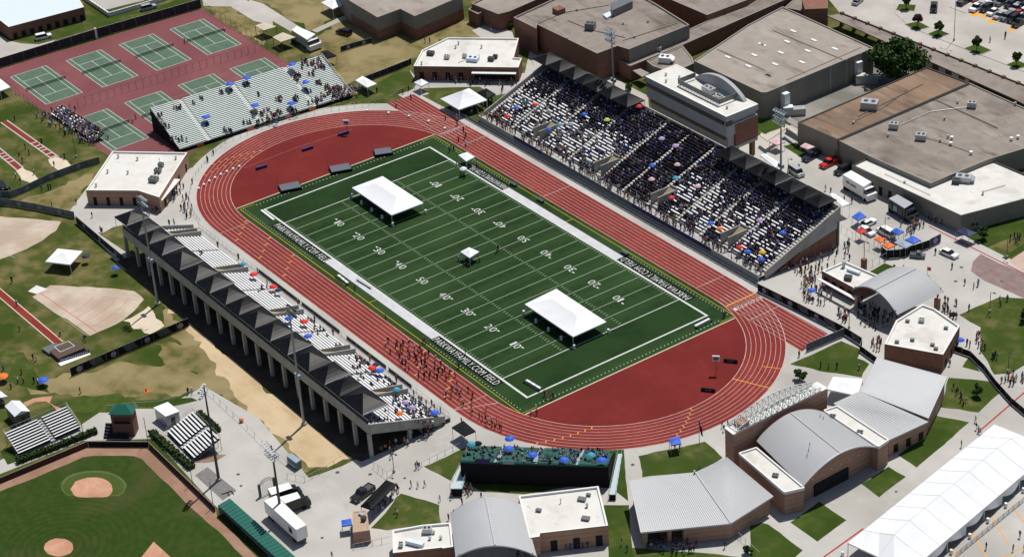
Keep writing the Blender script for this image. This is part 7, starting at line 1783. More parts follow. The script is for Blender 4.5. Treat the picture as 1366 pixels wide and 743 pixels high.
def car(kind, paint, sh, p, head, label, group=None, cat=None):
    """head: photo direction the front points to"""
    a = K(sh, p); b = K(sh, (p[0]+head[0], p[1]+head[1])); ang = math.atan2(b.y-a.y, b.x-a.x); k = (kind, paint)
    if k not in PROTO: r = PROTO[k] = car_proto(kind, paint)
    else: r = dup(PROTO[k])
    r.location = (a.x, a.y, .03); r.rotation_euler = (0, 0, ang); r['label'] = label
    if group: r['group'] = group
    elif 'group' in r: del r['group']
    return r
PK = (1240, 0, 10.61); hd = (-180, 110)
for kind, paint, p, h_, lab in (('pickup', 'navypaint', (490, 50), (180, -110), 'navy pickup parked apart beside the tall car park lamp post'), ('pickup', 'whitepaint', (665, 140), hd, 'white pickup first in the front row of the car park'), ('suv', 'blackpaint', (800, 150), hd, 'black car second in the front row of the car park'), ('sedan', 'whitepaint', (895, 200), hd, 'white saloon third in the front row of the car park'), ('sedan', 'silver', (985, 250), hd, 'silver saloon fourth in the front row of the car park'), ('suv', 'greypaint', (1085, 275), hd, 'grey car fifth in the front row of the car park'), ('suv', 'blackpaint', (1180, 300), hd, 'black car sixth in the front row of the car park'), ('pickup', 'blackpaint', (1270, 355), hd, 'black long pickup at the near end of the front row'),
                             ('suv', 'whitepaint', (880, 40), hd, 'white car at the top of the back row of the car park'), ('suv', 'greypaint', (1010, 65), hd, 'dark grey car in the back row behind the white saloon'), ('suv', 'navypaint', (1150, 95), hd, 'navy car in the back row of the car park'), ('pickup', 'silver', (1225, 150), hd, 'silver pickup in the back row of the car park'), ('sedan', 'whitepaint', (1320, 190), hd, 'white saloon cut by the right edge of the car park'), ('sedan', 'redpaint', (660, 0), hd, 'dark red car cut by the top edge above the car park'), ('suv', 'blackpaint', (1080, 10), hd, 'black car at the top edge of the car park'), ('suv', 'silver', (1300, 60), hd, 'silver car at the top right corner of the car park'), ('sedan', 'whitepaint', (1230, 20), hd, 'white car at the top edge of the car park, behind the navy one'), ('suv', 'navypaint', (1330, 290), hd, 'navy car cut by the right edge beside the long black pickup'), ('suv', 'whitepaint', (960, 5), hd, 'white car at the top edge of the car park, behind the back row'), ('sedan', 'greypaint', (1175, 35), hd, 'grey saloon at the top edge of the car park near the corner'), ('suv', 'blackpaint', (1330, 125), hd, 'black car at the right edge of the back row'), ('sedan', 'redpaint', (1240, 225), hd, 'dark red saloon between the two rows of the car park'), ('pickup', 'blackpaint', (60, 140), (-20, 200), 'black car driving alone past the planted beds')):
    car(kind, paint, PK, p, h_, lab)
car('sedan', 'silver', 'C4', (500, 18), (50, -40), 'silver and black car by the red kerb at the top edge')
car('suv', 'whitepaint', 'C1', (228, 203), (100, -22), 'white estate car on the path above the tennis courts')
car('suv', 'silver', 'C1', (775, 50), (100, -25), 'silver white car on the grass by the white retaining wall')
car('suv', 'blackpaint', 'C2', (465, 180), (-50, -12), 'black car on the dry grass below the brown hall')
car('pickup', 'navypaint', 'D4', (258, 122), (-50, 30), 'dark blue pickup beside a pink canopy')
car('pickup', 'redpaint', 'D4', (352, 158), (-50, 25), 'bright red pickup beside the tan building')
car('suv', 'blackpaint', 'D4', (420, 195), (-50, 30), 'black car parked between the red pickup and the white box truck')
car('sedan', 'whitepaint', 'D4', (553, 470), (50, -25), 'white car beside the blue food court canopy')
car('van', 'whitepaint', 'D4', (648, 520), (-50, -28), 'white minivan between orange and blue food court canopies')
car('sedan', 'whitepaint', 'D4', (548, 512), (30, 18), 'small white car behind the red food court canopy')
car('sedan', 'whitepaint', 'D4', (975, 628), (50, 22), 'white saloon on the open paving below the purple banner')
o_ = car('pickup', 'greypaint', 'D4', (812, 638), (50, 5), 'small black utility cart on the paving outside the food court screen'); o_.scale = (.62, .75, .85); o_.name = 'utility_cart'; o_['category'] = 'utility cart'
car('pickup', 'blackpaint', (340, 620, 6.815), (985, 280), (-80, 60), 'black pickup parked alongside the black entrance awning')
car('suv', 'greypaint', 'E1', (-5, 680), (10, 30), 'grey car at the left edge beside the grey gabled shed')
car('van', 'silver', 'D4', (180, 205), (30, 20), 'silver van half hidden behind the main grandstand canopies')
car('sedan', 'blackpaint', 'D1', (12, 275), (30, 30), 'dark car at the left edge above the grey banner fence')
def box_truck(label, sh, roof, h, front, boxm, cabm, cat='truck', name='box_truck', boxh=.9, logo=False, windows_=False, roofm=None):
    q = K(sh, roof, h); c = cen(q); q0 = [Vector((p.x, p.y, 0)) for p in q]
    r = thing(name, label, cat, tuple(c))
    a = (q0[front[0]]+q0[front[1]])/2; b = (q0[front[2]]+q0[front[3]])/2; d = (a-b).normalized(); n_ = Vector((-d.y, d.x, 0)); W_ = (q0[front[0]]-q0[front[1]]).length
    MB().prism(q0, boxh, h).build('cargo_box', boxm, r)
    MB().prism([p+(Vector((c.x, c.y, 0))-p)*(.01 if roofm is None else .03) for p in q0], h+.002, h+.06).build('roof', roofm or 'whitepaint', r)
    L = (a-b).length
    if cabm:
        e = a+d*.05; w_ = W_*.46
        MB().prism([e-n_*w_, e+d*1.9-n_*w_, e+d*1.9+n_*w_, e+n_*w_], .45, h*.52).build('cab', cabm, r)
        MB().prism([e-n_*w_*.95, e+d*1.1-n_*w_*.95, e+d*1.1+n_*w_*.95, e+n_*w_*.95], h*.521, h*.78).build('windscreen', 'darkglass', r)
        MB().prism([e-n_*w_*.9, e+d*.75-n_*w_*.9, e+d*.75+n_*w_*.9, e+n_*w_*.9], h*.782, h*.82).build('cab_roof', cabm, r)
        for s in (-1, 1): p = e+d*1.9+n_*w_*.7*s; MB().box(p.x-.12, p.x+.12, p.y-.12, p.y+.12, .7, .9).build('headlight', 'cream', r)
    MB().prism([b-n_*W_*.3, a-n_*W_*.3, a+n_*W_*.3, b+n_*W_*.3], .45, boxh-.01).build('chassis', 'dsteel', r)
    for t in (.12, .24, 1.12) if cabm else (.08, .17, .86):
        for s in (-1, 1):
            p = b+(a-b)*t+n_*W_*.42*s; MB().bar(p-n_*.15+Vector((0, 0, .48)), p+n_*.15+Vector((0, 0, .48)), .48, 12).build('wheel', 'tyre', r)
    side = n_ if n_.dot(Vector((CAM[0], CAM[1], 0))-c) > 0 else -n_
    if logo:
        m_ = MB(); o = c+side*(W_/2+.02)-d*L*.30+Vector((0, 0, h*.62)); 
        m_.add([o, o+d*1.5, o+d*1.2+Vector((0, 0, .5)), o+d*.2+Vector((0, 0, .5))], [[0, 1, 2, 3]], 0)
        for k in range(5): o2 = o+d*(1.8+k*.42)-Vector((0, 0, .1)); m_.add([o2, o2+d*.3, o2+d*.3+Vector((0, 0, .55)), o2+Vector((0, 0, .55))], [[0, 1, 2, 3]], 1)
        m_.build('side_lettering', ['redpaint', 'greypaint'], r)
    if windows_:
        for k in range(3): o = c+side*(W_/2+.02)+d*(L*(-.3+.3*k)); MB().wall(o-d*.7, o+d*.7, .06, boxh+.7, h-.7).build('hatch', 'darkglass' if k != 1 else 'paleblue', r)
    return r
kt_ = (340, 620, 6.815)
box_truck('long white semi trailer parked beside the green dugout roof', kt_, [(80, 325), (190, 275), (470, 545), (375, 590)], 3.9, (2, 3, 0, 1), 'whitepaint', None, 'trailer', 'semi_trailer', 1.1, windows_=True)
box_truck('black truck with white roof nearer the arched gate', kt_, [(115, 215), (305, 160), (342, 210), (150, 275)], 3.0, (1, 2, 3, 0), 'blackpaint', 'blackpaint')
box_truck('black truck with white roof nearer the long trailer', kt_, [(215, 295), (385, 245), (418, 298), (275, 350)], 3.0, (1, 2, 3, 0), 'blackpaint', 'blackpaint')
box_truck('white box truck with red and dark side lettering by the tan wall', 'D4', [(422, 208), (466, 186), (572, 246), (530, 272)], 3.8, (2, 3, 0, 1), 'whitepaint', 'whitepaint', logo=True)
box_truck('black food truck with pale roof panels by the tan wall', 'D4', [(660, 332), (706, 310), (790, 358), (745, 385)], 3.4, (2, 3, 0, 1), 'navypaint', 'navypaint', 'food truck', 'food_truck', .6, windows_=True, roofm='silver')
box_truck('pale blue box truck with white cab beside the tan shade shelters', 'C2', [(190, 158), (218, 138), (316, 180), (272, 210)], 3.6, (2, 3, 0, 1), 'silver', 'whitepaint')
# ---------------------------------------------------------------- trees and shrubs
def tree(name, label, b, h, rx, n, leaf, trunk_h, leafm='leaf', cat='tree', group=None, seed=1):
    g = np.random.default_rng(seed); r = thing(name, label, cat, (b.x, b.y, 0), group)
    mb = MB(); mb.bar((b.x, b.y, 0), (b.x, b.y, trunk_h*1.3), rx*.07+.05, 7, rx*.04+.03)
    for k in range(5): a = k*1.3+seed; mb.bar((b.x, b.y, trunk_h*(.8+.1*k)), (b.x+rx*.4*math.cos(a), b.y+rx*.4*math.sin(a), trunk_h+(h-trunk_h)*.5), rx*.03+.02, 5, .02)
    mb.build('trunk', 'bark', r)
    nc = max(6, int(n/90)); cc = []
    for k in range(nc):
        v = g.normal(size=3); v /= np.linalg.norm(v); rad = g.uniform(.45, .95)
        cc.append((v[0]*rx*rad*.85, v[1]*rx*rad*.85, (h+trunk_h)/2+v[2]*(h-trunk_h)/2*rad*.85, g.uniform(.22, .4)*rx))
    vs = []; fs = []
    for k in range(n):
        c = cc[k % nc]; v = g.normal(size=3); v /= np.linalg.norm(v); p = np.array(c[:3])+v*c[3]*g.uniform(.5, 1.05)*[1, 1, .8]
        s_ = leaf*g.uniform(.6, 1.4); ax = v*.6+g.normal(size=3)*.6; ax /= np.linalg.norm(ax); u_ = np.cross(ax, [.3, .5, .8]); u_ /= np.linalg.norm(u_); w_ = np.cross(ax, u_)
        o = len(vs); vs += [p-u_*s_-w_*s_*.6, p+u_*s_-w_*s_*.6, p+u_*s_*.6+w_*s_, p-u_*s_*.6+w_*s_]; fs.append([o, o+1, o+2, o+3])
    m_ = MB(); m_.v = [(q[0]+b.x, q[1]+b.y, q[2]) for q in vs]; m_.f = fs; m_.mi = [0]*len(fs); m_.build('crown', leafm, r)
    return r
tree('shade_tree', 'large dense green tree between the wide hall and the rust roofed building', K('C4', (705, 420)), 11.5, 7.8, 9000, .34, 2.0, seed=3)
for i, (x, y, m_, lab) in enumerate(((812, 145, 'leafred', 'small reddish tree in a planted bed of the car park'), (922, 185, 'leaf', 'small round tree in the second planted bed beside the lamp post'), (1120, 268, 'leaf', 'small round tree in the planted bed right of the tall lamp post'), (1325, 345, 'leaf', 'small round tree in the planted bed at the right edge'), (752, 48, 'leaf', 'small round tree in the planted bed at the top edge'))):
    tree('young_tree', lab, K('C4', (x, y)), 4.3, 1.45, 2200, .17, 1.5, m_, seed=10+i)
for i, (sh, x, y, h, rx, lab) in enumerate((('D4', 1150, 545, 3.6, 1.5, 'light green shrub at the corner of the tan building'), ('D4', 1105, 485, 2.4, 1.4, 'dark green shrub against the tan building'), ('E4', 1120, 660, 3.2, 1.2, 'small tree on the worn lawn beside the black barrier'), ('F3', 1240, 722, 1.6, 1.0, 'small dark bush by the rail of the ribbed roof wing'), ('E4', 200, 575, 2.6, 1.5, 'green bush behind the white lattice arch'), ('C3', 625, 470, 1.8, 1.2, 'green bush behind the left black canopies'), ('C2', 1330, 150, 2.2, 1.1, 'green shrub beside the low brick wing'), ('E4', 1380, 265, 4.0, 1.8, 'dark tree at the right edge of the big lawn'))):
    tree('shrub', lab, K(sh, (x, y)), h, rx, 1300, .16, .35, seed=30+i, cat='shrub')
# ================================================================ PEOPLE
def body_mesh(name, J, E, sub=1):
    """J: joint -> (x, y, z, radius); E: (a, b, slot). One continuous skinned body facing +x; slots 0 skin 1 top 2 bottoms 3 hair and shoes"""
    names = list(J); idx = {n: i for i, n in enumerate(names)}
    me = bpy.data.meshes.new(name+'_rig'); me.from_pydata([J[n][:3] for n in names], [(idx[a], idx[b]) for a, b, s in E], [])
    o = bpy.data.objects.new(name+'_rig', me); C.objects.link(o)
    sk = o.modifiers.new('skin', 'SKIN'); sk.use_smooth_shade = True
    for i, n in enumerate(names):
        v = me.skin_vertices[0].data[i]; r_ = J[n][3]; v.radius = (r_, r_) if not hasattr(r_, '__len__') else r_
        v.use_root = (n == 'pelvis')
    if sub:
        ss = o.modifiers.new('sub', 'SUBSURF'); ss.levels = sub; ss.render_levels = sub
    bpy.context.view_layer.update()
    out = bpy.data.meshes.new_from_object(o.evaluated_get(bpy.context.evaluated_depsgraph_get()))
    out.name = name; bpy.data.objects.remove(o); bpy.data.meshes.remove(me)
    seg = [(np.array(J[a][:3]), np.array(J[b][:3]), s) for a, b, s in E]
    out.materials.clear()
    for k in ('skin0', 'c_white', 'c_navy', 'hair'): out.materials.append(M[k])
    hd_ = np.array(J['head'][:3])
    for p in out.polygons:
        c = np.array(p.center); best = (9, 0)
        for a, b, s in seg:
            d = b-a; t = min(1, max(0, float((c-a)@d/(d@d)))); q = np.linalg.norm(c-a-d*t)
            if q < best[0]: best = (q, s)
        s = best[1]
        if s == 0 and np.linalg.norm(c-hd_) < .17 and (c[2] > hd_[2]+.045 or (c[0] < hd_[0]-.035 and c[2] > hd_[2]-.07)): s = 3
        p.material_index = s; p.use_smooth = True
    return out
def pose(kind):
    W = .17
    J = {'pelvis': (0, 0, .95, .135), 'waist': (0, 0, 1.10, .125), 'chest': (.01, 0, 1.32, (.15, .12)), 'neck': (.01, 0, 1.50, .055), 'head': (.03, 0, 1.64, .098), 'crown': (.02, 0, 1.70, .085)}
    E = [('pelvis', 'waist', 1), ('waist', 'chest', 1), ('chest', 'neck', 1), ('neck', 'head', 0), ('head', 'crown', 0)]
    hips = {}
    for s, n in ((1, 'l'), (-1, 'r')):
        sw = {'stand': 0, 'walk': .22*s, 'run': .42*s, 'sit': 0}[kind]
        J['sh'+n] = (.0, s*.17, 1.42, .062); E.append(('chest', 'sh'+n, 1))
        if kind == 'sit':
            J['pelvis'] = (0, 0, .52, .14); 
        if kind == 'run': el, ha = (-sw*.7, s*.25, 1.18, .042), (-sw*.7+.2, s*.18, 1.24, .032)
        elif kind == 'walk': el, ha = (-sw*.6-.03, s*.24, 1.15, .042), (-sw+.04, s*.23, .92, .032)
        else: el, ha = (-.02, s*.235, 1.14, .042), (.06 if kind == 'stand' else .22, s*.2, .9, .032)
        J['el'+n] = el; J['ha'+n] = ha; J['fi'+n] = (ha[0]+.05, ha[1], ha[2]-.08, .024); E += [('sh'+n, 'el'+n, 1), ('el'+n, 'ha'+n, 0), ('ha'+n, 'fi'+n, 0)]
        if kind == 'sit': continue
        kx = max(sw, 0)*.9+.03; kz = .52 if kind != 'run' else .55
        ax = sw*1.1 if kind != 'run' or sw > 0 else sw*1.5; az = .09 if kind != 'run' or sw > 0 else .34
        J['hip'+n] = (0, s*.09, .88, .10); J['kn'+n] = (kx if kind != 'run' else (.34 if sw > 0 else -.05), s*.10, kz if sw <= 0 or kind != 'run' else .62, .065); J['an'+n] = (ax if kind != 'run' else (.36 if sw > 0 else -.42), s*.10, az if kind != 'run' or sw <= 0 else .18, .042)
        a = J['an'+n]; J['to'+n] = (a[0]+.15, s*.11, max(.035, a[2]-.06), .035)
        E += [('pelvis', 'hip'+n, 2), ('hip'+n, 'kn'+n, 2), ('kn'+n, 'an'+n, 0 if kind == 'run' else 2), ('an'+n, 'to'+n, 3)]
    if kind == 'sit':
        for n in J:
            x, y, z, r_ = J[n]
            if n != 'pelvis': J[n] = (x, y, z-.43, r_)
        for s, n in ((1, 'l'), (-1, 'r')):
            J['hip'+n] = (.06, s*.09, .50, .10); J['kn'+n] = (.44, s*.11, .50, .068); J['an'+n] = (.46, s*.11, .10, .042); J['to'+n] = (.60, s*.12, .04, .035)
            E += [('pelvis', 'hip'+n, 2), ('hip'+n, 'kn'+n, 2), ('kn'+n, 'an'+n, 2), ('an'+n, 'to'+n, 3)]
    return J, E
PM = {k: body_mesh('person_'+k, *pose(k)) for k in ('stand', 'walk', 'run', 'sit')}
LOWP = {k: body_mesh('crowd_'+k, *pose(k), sub=0) for k in ('stand', 'sit')}
PPL = []      # (pos, rot, pose, top, bottom, skin, where, group, indiv)
CN = {'c_black': 'black', 'c_navy': 'navy', 'c_white': 'white', 'c_grey': 'grey', 'c_maroon': 'maroon', 'c_red': 'red', 'c_orange': 'orange', 'c_yellow': 'yellow', 'c_blue': 'blue', 'c_sky': 'pale blue', 'c_purple': 'purple', 'c_green': 'green', 'c_pink': 'pink', 'c_lime': 'lime green', 'c_denim': 'denim', 'c_khaki': 'khaki'}
MIX = ['c_black']*5+['c_navy']*4+['c_white']*4+['c_grey']*2+['c_maroon']*2+['c_red', 'c_blue', 'c_sky', 'c_purple', 'c_green', 'c_pink', 'c_orange', 'c_yellow']
BOT = ['c_black']*5+['c_denim']*4+['c_khaki']*2+['c_navy']*3+['c_grey', 'c_white']
DARK = ['c_black']*12+['c_navy']*9+['c_purple']*3+['c_maroon']+['c_denim']*3+['c_white', 'c_sky', 'c_blue', 'c_grey']
LIGHT = ['c_white']*9+['c_navy']*4+['c_black']*3+['c_sky']*6+['c_blue']*2+['c_grey']*3+['c_purple']*2+['c_blue']*2+['c_maroon', 'c_red', 'c_pink', 'c_green', 'c_yellow', 'c_orange']
def addp(p, z=0.0, pose_='stand', where='on the paving', group='people', rot=None, top=None, bot=None, indiv=True):
    PPL.append((Vector((p.x, p.y, z)), R.uniform(0, 2*PI) if rot is None else rot+R.uniform(-.3, .3), pose_, top or R.choice(MIX), bot or R.choice(BOT), R.choice(['skin0', 'skin0', 'skin1']), where, group, indiv))
def inpoly(p, q):
    c = False; n = len(q)
    for i in range(n):
        a, b = q[i], q[(i+1) % n]
        if (a[1] > p[1]) != (b[1] > p[1]) and p[0] < (b[0]-a[0])*(p[1]-a[1])/(b[1]-a[1])+a[0]: c = not c
    return c
def cluster(sh, pts, n, where, group, pose_=('stand', 'walk'), mix=None, indiv=True, z=.03, lift=0.0, rot=None, dmin=.55):
    xs_, ys_ = [p[0] for p in pts], [p[1] for p in pts]; k = 0; got = []
    for _ in range(n*40):
        if k >= n: break
        p = (R.uniform(min(xs_), max(xs_)), R.uniform(min(ys_), max(ys_)))
        if not inpoly(p, pts): continue
        w_ = K(sh, p, lift)
        if any((w_-g_).length < dmin for g_ in got): continue
        got.append(w_); addp(w_, z, R.choice(pose_), where, group, rot, R.choice(mix) if mix else None, None, indiv); k += 1
def spots(sh, pts, where, group, pose_=('stand', 'walk'), mix=None, lift=.9, z=.03):
    for p in pts: addp(K(sh, p, lift), z, R.choice(pose_), where, group, None, R.choice(mix) if mix else None)
ATH = ['c_black']*4+['c_maroon']*3+['c_orange']*2+['c_navy']*2+['c_white', 'c_yellow', 'c_purple']
cluster('E2', [(650, 370), (790, 385), (1000, 500), (1060, 560), (960, 590), (830, 560), (690, 440)], 50, 'among the athletes on the near straight', 'athletes on the near straight', ('run', 'stand', 'walk'), ATH, dmin=.9)
cluster('E2', [(1040, 560), (1130, 640), (1220, 742), (1100, 742), (960, 640)], 14, 'among the athletes spread toward the bend', 'athletes toward the bend', ('run', 'stand'), ATH, dmin=1)
cluster('F2', [(1130, 0), (1250, 30), (1320, 110), (1200, 80)], 12, 'among the athletes beside the green bleachers', 'athletes beside the green bleachers', ('run', 'stand'), ['c_orange']*3+ATH, dmin=.8)
spots('C2', [(812, 505), (735, 545), (992, 610), (1052, 640), (1085, 675), (1098, 700), (1060, 722), (1050, 610)], 'at the sprint chute hurdles', 'athletes at the hurdles', ('run', 'stand'), ATH)
spots('D2', [(1022, 60), (1035, 70), (1012, 75), (1090, 10), (1097, 45), (1050, 150), (1105, 150), (1155, 150), (1072, 205), (1090, 210), (500, 310), (1060, 640), (1170, 645), (1090, 665), (1110, 670), (1265, 590), (1258, 598)], 'standing on the football field', 'people on the football field')
spots('E3', [(180, 640), (190, 655), (215, 660), (225, 655), (1112, 225), (1118, 232), (110, 740), (140, 738)], 'at a corner of the football field', 'people at the field corners')
spots('E2', [(875, 360), (885, 368), (1060, 495), (1095, 425), (520, 98), (680, 245)], 'beside the near sideline', 'people beside the near sideline')
def seats(near, box, n, where, group, indiv=True, mix=None, sh=None):
    for _ in range(n):
        p, z = stand_pt(sh, R.uniform(box[0], box[2]), R.uniform(box[1], box[3]), near)
        x = p.x
        if any(v0-.2 < x < v1+.2 for v0, v1 in (NV if near else VOM)) and (z < 4.4): continue
        addp(Vector((x, p.y+(-.16 if near else .16), 0)), z-.02, 'sit', where, group, PI/2 if near else -PI/2, R.choice(mix) if mix else None, None, indiv)
W_ = 'on the near grandstand '
seats(True, (520, 380, 650, 480), 22, W_+'near three umbrellas', 'near grandstand, umbrella cluster', sh=E5)
seats(True, (740, 540, 860, 620), 13, W_+'right of the three umbrellas', 'near grandstand, right of the umbrellas', sh=E5)
seats(True, (200, 90, 330, 240), 14, W_+'around the large red umbrella', 'near grandstand, red umbrella', sh=E5)
seats(True, (370, 300, 480, 380), 7, W_+'beside the middle stair well', 'near grandstand, middle stair well', sh=E5)
seats(True, (20, 30, 130, 130), 9, W_+'by the floodlight pole', 'near grandstand, by the pole', sh=E5)
seats(True, (560, 540, 640, 580), 4, W_+'below the canopies', 'near grandstand, below canopies', sh=E5)
seats(True, (440, 90, 760, 200), 20, W_+'beside the last stair well', 'near grandstand, last stair well', sh=E7)
seats(True, (560, 180, 960, 300), 30, W_+'near the end wall', 'near grandstand, near the end wall', sh=E7)
seats(True, (640, 290, 860, 390), 16, W_+'against the end wall', 'near grandstand, against the end wall', sh=E7)
seats(True, (820, 350, 930, 450), 9, W_+'near its second stair well', 'near grandstand, second stair well', sh=E6)
seats(True, (1040, 530, 1150, 590), 5, W_+'beside the red and navy umbrellas', 'near grandstand, red and navy umbrellas', sh=E6)
seats(True, (600, 255, 650, 310), 3, W_+'on bright empty benches', 'near grandstand, empty benches', sh=E6)
for x in (10.5, 19, 28, 33.5, 47, 55, 63, 77, 88, 97, 98.5, 100, 101, 102.2, 103.5, 95.5): addp(Vector((x+R.uniform(-.5, .5), NSY0+R.uniform(.3, 1.5), 0)), NSZ0-.3, 'stand', 'on the near grandstand walkway', 'near grandstand front walkway')
for _ in range(185):
    dep = R.uniform(.4, 10.6); t = R.betavariate(.9, 1.0)*.98+.01; i = int(dep/(11/14)); d_ = (GS1-GS0).normalized(); n_ = Vector((d_.y, -d_.x, 0))
    p = GS0+(GS1-GS0)*t+n_*((i+.7)*11/14); addp(p, 1.0+i*4.2/14-.02, 'sit', 'on the dark green bleachers, %s' % ('left third' if t < .33 else 'middle third' if t < .67 else 'right third'), 'people on the green bleachers', math.atan2(-n_.y, -n_.x), R.choice(LIGHT), None, _ < 70)
cluster('E4', [(170, 100), (250, 30), (300, 60), (380, 130), (370, 195), (250, 190)], 40, 'in the crowd below the white concession awning', 'crowd below the concession awning')
cluster('E4', [(200, 0), (300, 0), (290, 60), (210, 90)], 10, 'at the grandstand end of the concession stand', 'people at the end of the concession stand')
cluster('E4', [(385, 225), (430, 205), (475, 260), (420, 280)], 13, 'in the group between barrel pavilion and sprint chute', 'group below the barrel pavilion')
cluster('E4', [(565, 395), (600, 360), (635, 400), (600, 440)], 10, 'in the group by the small white roofed block', 'group at the left of the white roofed block')
cluster('E4', [(935, 215), (960, 195), (1025, 255), (990, 270)], 11, 'in the line behind the small white roofed block', 'line behind the white roofed block')
cluster('E4', [(1100, 390), (1130, 330), (1165, 420), (1150, 450)], 10, 'on the worn lawn edge by the winding barrier', 'group on the worn lawn edge')
cluster('E4', [(1190, 465), (1230, 430), (1230, 470)], 4, 'in the small huddle on the worn lawn', 'huddle on the worn lawn')
cluster('E4', [(1245, 590), (1290, 540), (1366, 560), (1366, 600), (1290, 610)], 14, 'on the path by the black winding barrier', 'group on the path by the winding barrier')
cluster('E4', [(975, 600), (1000, 610), (1080, 700), (1060, 720), (1010, 660)], 9, 'in the file crossing the worn lawn', 'file of people on the lawn')
spots('E4', [(955, 150), (970, 155), (1010, 165), (1015, 170), (945, 195), (1058, 60), (1105, 80), (1125, 70), (1128, 65), (1080, 195), (1245, 170), (1240, 150), (1280, 145), (1130, 330), (1070, 375), (1085, 385), (980, 480), (195, 435), (308, 490), (348, 495), (392, 495), (508, 500)], 'standing apart on the right hand plaza', 'people on the right hand plaza')
cluster('D4', [(90, 700), (230, 660), (400, 590), (410, 620), (380, 690), (240, 742)], 34, 'in the shade under the end wall of the main grandstand', 'people under the grandstand end wall')
cluster('D4', [(425, 570), (460, 560), (460, 660), (430, 640)], 8, 'in the line beside the open steel fence', 'line beside the open steel fence')
cluster('D4', [(745, 520), (790, 455), (850, 480), (820, 500), (770, 530)], 18, 'in the food truck queue', 'food truck queue')
cluster('D4', [(850, 440), (900, 430), (950, 470), (930, 480)], 8, 'against the shaded wall by the food truck', 'people at the shaded wall')
cluster('D4', [(1285, 560), (1300, 520), (1350, 540), (1345, 580)], 8, 'in the group on the curved path', 'group on the curved path')
spots('D4', [(332, 275), (360, 285), (195, 165), (470, 340), (430, 330), (992, 680), (725, 460), (905, 605), (690, 690), (740, 690)], 'standing apart behind the main grandstand', 'people behind the main grandstand')
cluster('D1', [(840, 390), (930, 270), (960, 280), (900, 370)], 12, 'in the awning shade of the locker building', 'people under the locker building awning')
cluster('D1', [(940, 400), (960, 300), (985, 330), (1010, 420), (990, 440)], 14, 'by the left bend rail', 'people by the left bend rail')
cluster('D1', [(690, 400), (820, 380), (830, 420), (760, 420)], 10, 'at the front of the locker building', 'people at the front of the locker building')
spots('D1', [(478, 415), (522, 490), (530, 495), (880, 455), (905, 450), (395, 345), (268, 360), (215, 275), (250, 270), (262, 268), (105, 240), (50, 275), (80, 210), (175, 190), (97, 98), (130, 60), (150, 90), (115, 130), (200, 20), (215, 30), (280, 150), (335, 110), (1078, 120), (1080, 130), (1110, 90), (1000, 240), (970, 420)], 'standing on the left field or patio', 'people on the left field')
spots('E1', [(60, 50), (85, 170), (100, 300), (310, 325), (435, 345), (445, 355), (170, 450), (185, 455), (15, 505), (90, 570), (110, 525), (120, 570), (55, 600), (175, 570), (195, 580), (10, 560), (415, 625), (978, 630), (998, 625)], 'standing on the throwing field', 'people on the throwing field', lift=.9)
cluster('F2', [(600, 520), (740, 380), (760, 400), (640, 530)], 18, 'in the ticket queue below the black awning', 'ticket queue below the black awning', mix=DARK+['c_sky', 'c_lime'])
spots('F2', [(812, 358), (848, 360), (882, 355), (845, 255), (838, 265), (855, 262), (962, 432), (708, 210), (1008, 530), (1178, 418), (1022, 420), (1075, 380), (1078, 450), (730, 490), (740, 510), (400, 725), (1075, 30)], 'walking on the paving between awning and green bleachers', 'people on the lower paving', ('walk', 'stand'))
cluster('F2', [(1090, 400), (1110, 380), (1140, 400), (1110, 430)], 9, 'sitting in the group at the foot of the left ramp', 'group at the ramp foot')
cluster('F2', [(870, 130), (930, 60), (940, 90), (890, 145)], 11, 'on the ramp at the near grandstand corner', 'people on the grandstand corner ramp')
cluster('F2', [(640, 190), (820, 110), (860, 130), (720, 210)], 16, 'under the near grandstand', 'people under the near grandstand', indiv=False)
cluster('F3', [(680, 690), (690, 650), (1000, 660), (960, 720), (870, 735)], 34, 'before the ribbed roof wing', 'crowd before the ribbed roof wing', mix=DARK)
cluster('F3', [(255, 690), (500, 650), (515, 675), (300, 715)], 16, 'in front of the stained roof brick building', 'people before the stained roof building')
spots('F3', [(582, 660), (610, 690), (945, 695), (1120, 675), (1105, 50), (1115, 70), (1135, 45), (860, 165), (885, 170)], 'standing apart on the lower lawns', 'people on the lower lawns')
spots('F4', [(1115, 20), (1118, 60), (1130, 75), (1140, 85), (1040, 150), (1170, 680), (1310, 690), (1345, 620), (1366, 690)], 'walking beside the long white marquee', 'people beside the long marquee', ('walk', 'stand'))
spots('C4', [(1190, 205), (1270, 180), (1268, 190)], 'walking in the car park', 'people in the car park', ('walk',))
cluster('C1', [(200, 610), (350, 560), (420, 590), (400, 640), (270, 640)], 16, 'at the tennis corner', 'tennis corner', indiv=False)
_f0, _f1 = K('C1', (490, 742), .4), K('C1', (260, 600), .4); _d = (_f1-_f0).normalized(); _n2 = Vector((_d.y, -_d.x, 0)); _L = (_f1-_f0).length
for i in range(5):
    x = .4
    while x < _L-.4:
        if R.random() < .86: addp(_f0+_d*x+_n2*((i+.68)*.72), .4+i*.3-.02, 'sit', 'x', 'x', math.atan2(-_n2.y, -_n2.x), R.choice(LIGHT), None, False)
        x += R.uniform(.5, .75)
for _ in range(45):
    addp(_f0+_d*R.uniform(-1.5, _L+2)-_n2*R.uniform(.3, 3.2), .03, 'stand', 'x', 'x', None, R.choice(LIGHT), None, False)
spots('C1', [(420, 630), (688, 625), (705, 605), (560, 710), (785, 700), (75, 615), (215, 725), (1168, 155), (960, 215)], 'on the tennis courts or grass beside them', 'people by the tennis courts')
cluster('C2', [(840, 385), (1000, 390), (1140, 430), (1366, 430), (1366, 450), (1140, 445), (880, 420)], 45, 'x', 'x', indiv=False, mix=DARK)
cluster('C2', [(1060, 590), (1240, 520), (1240, 545), (1160, 610)], 14, 'x', 'x', indiv=False)
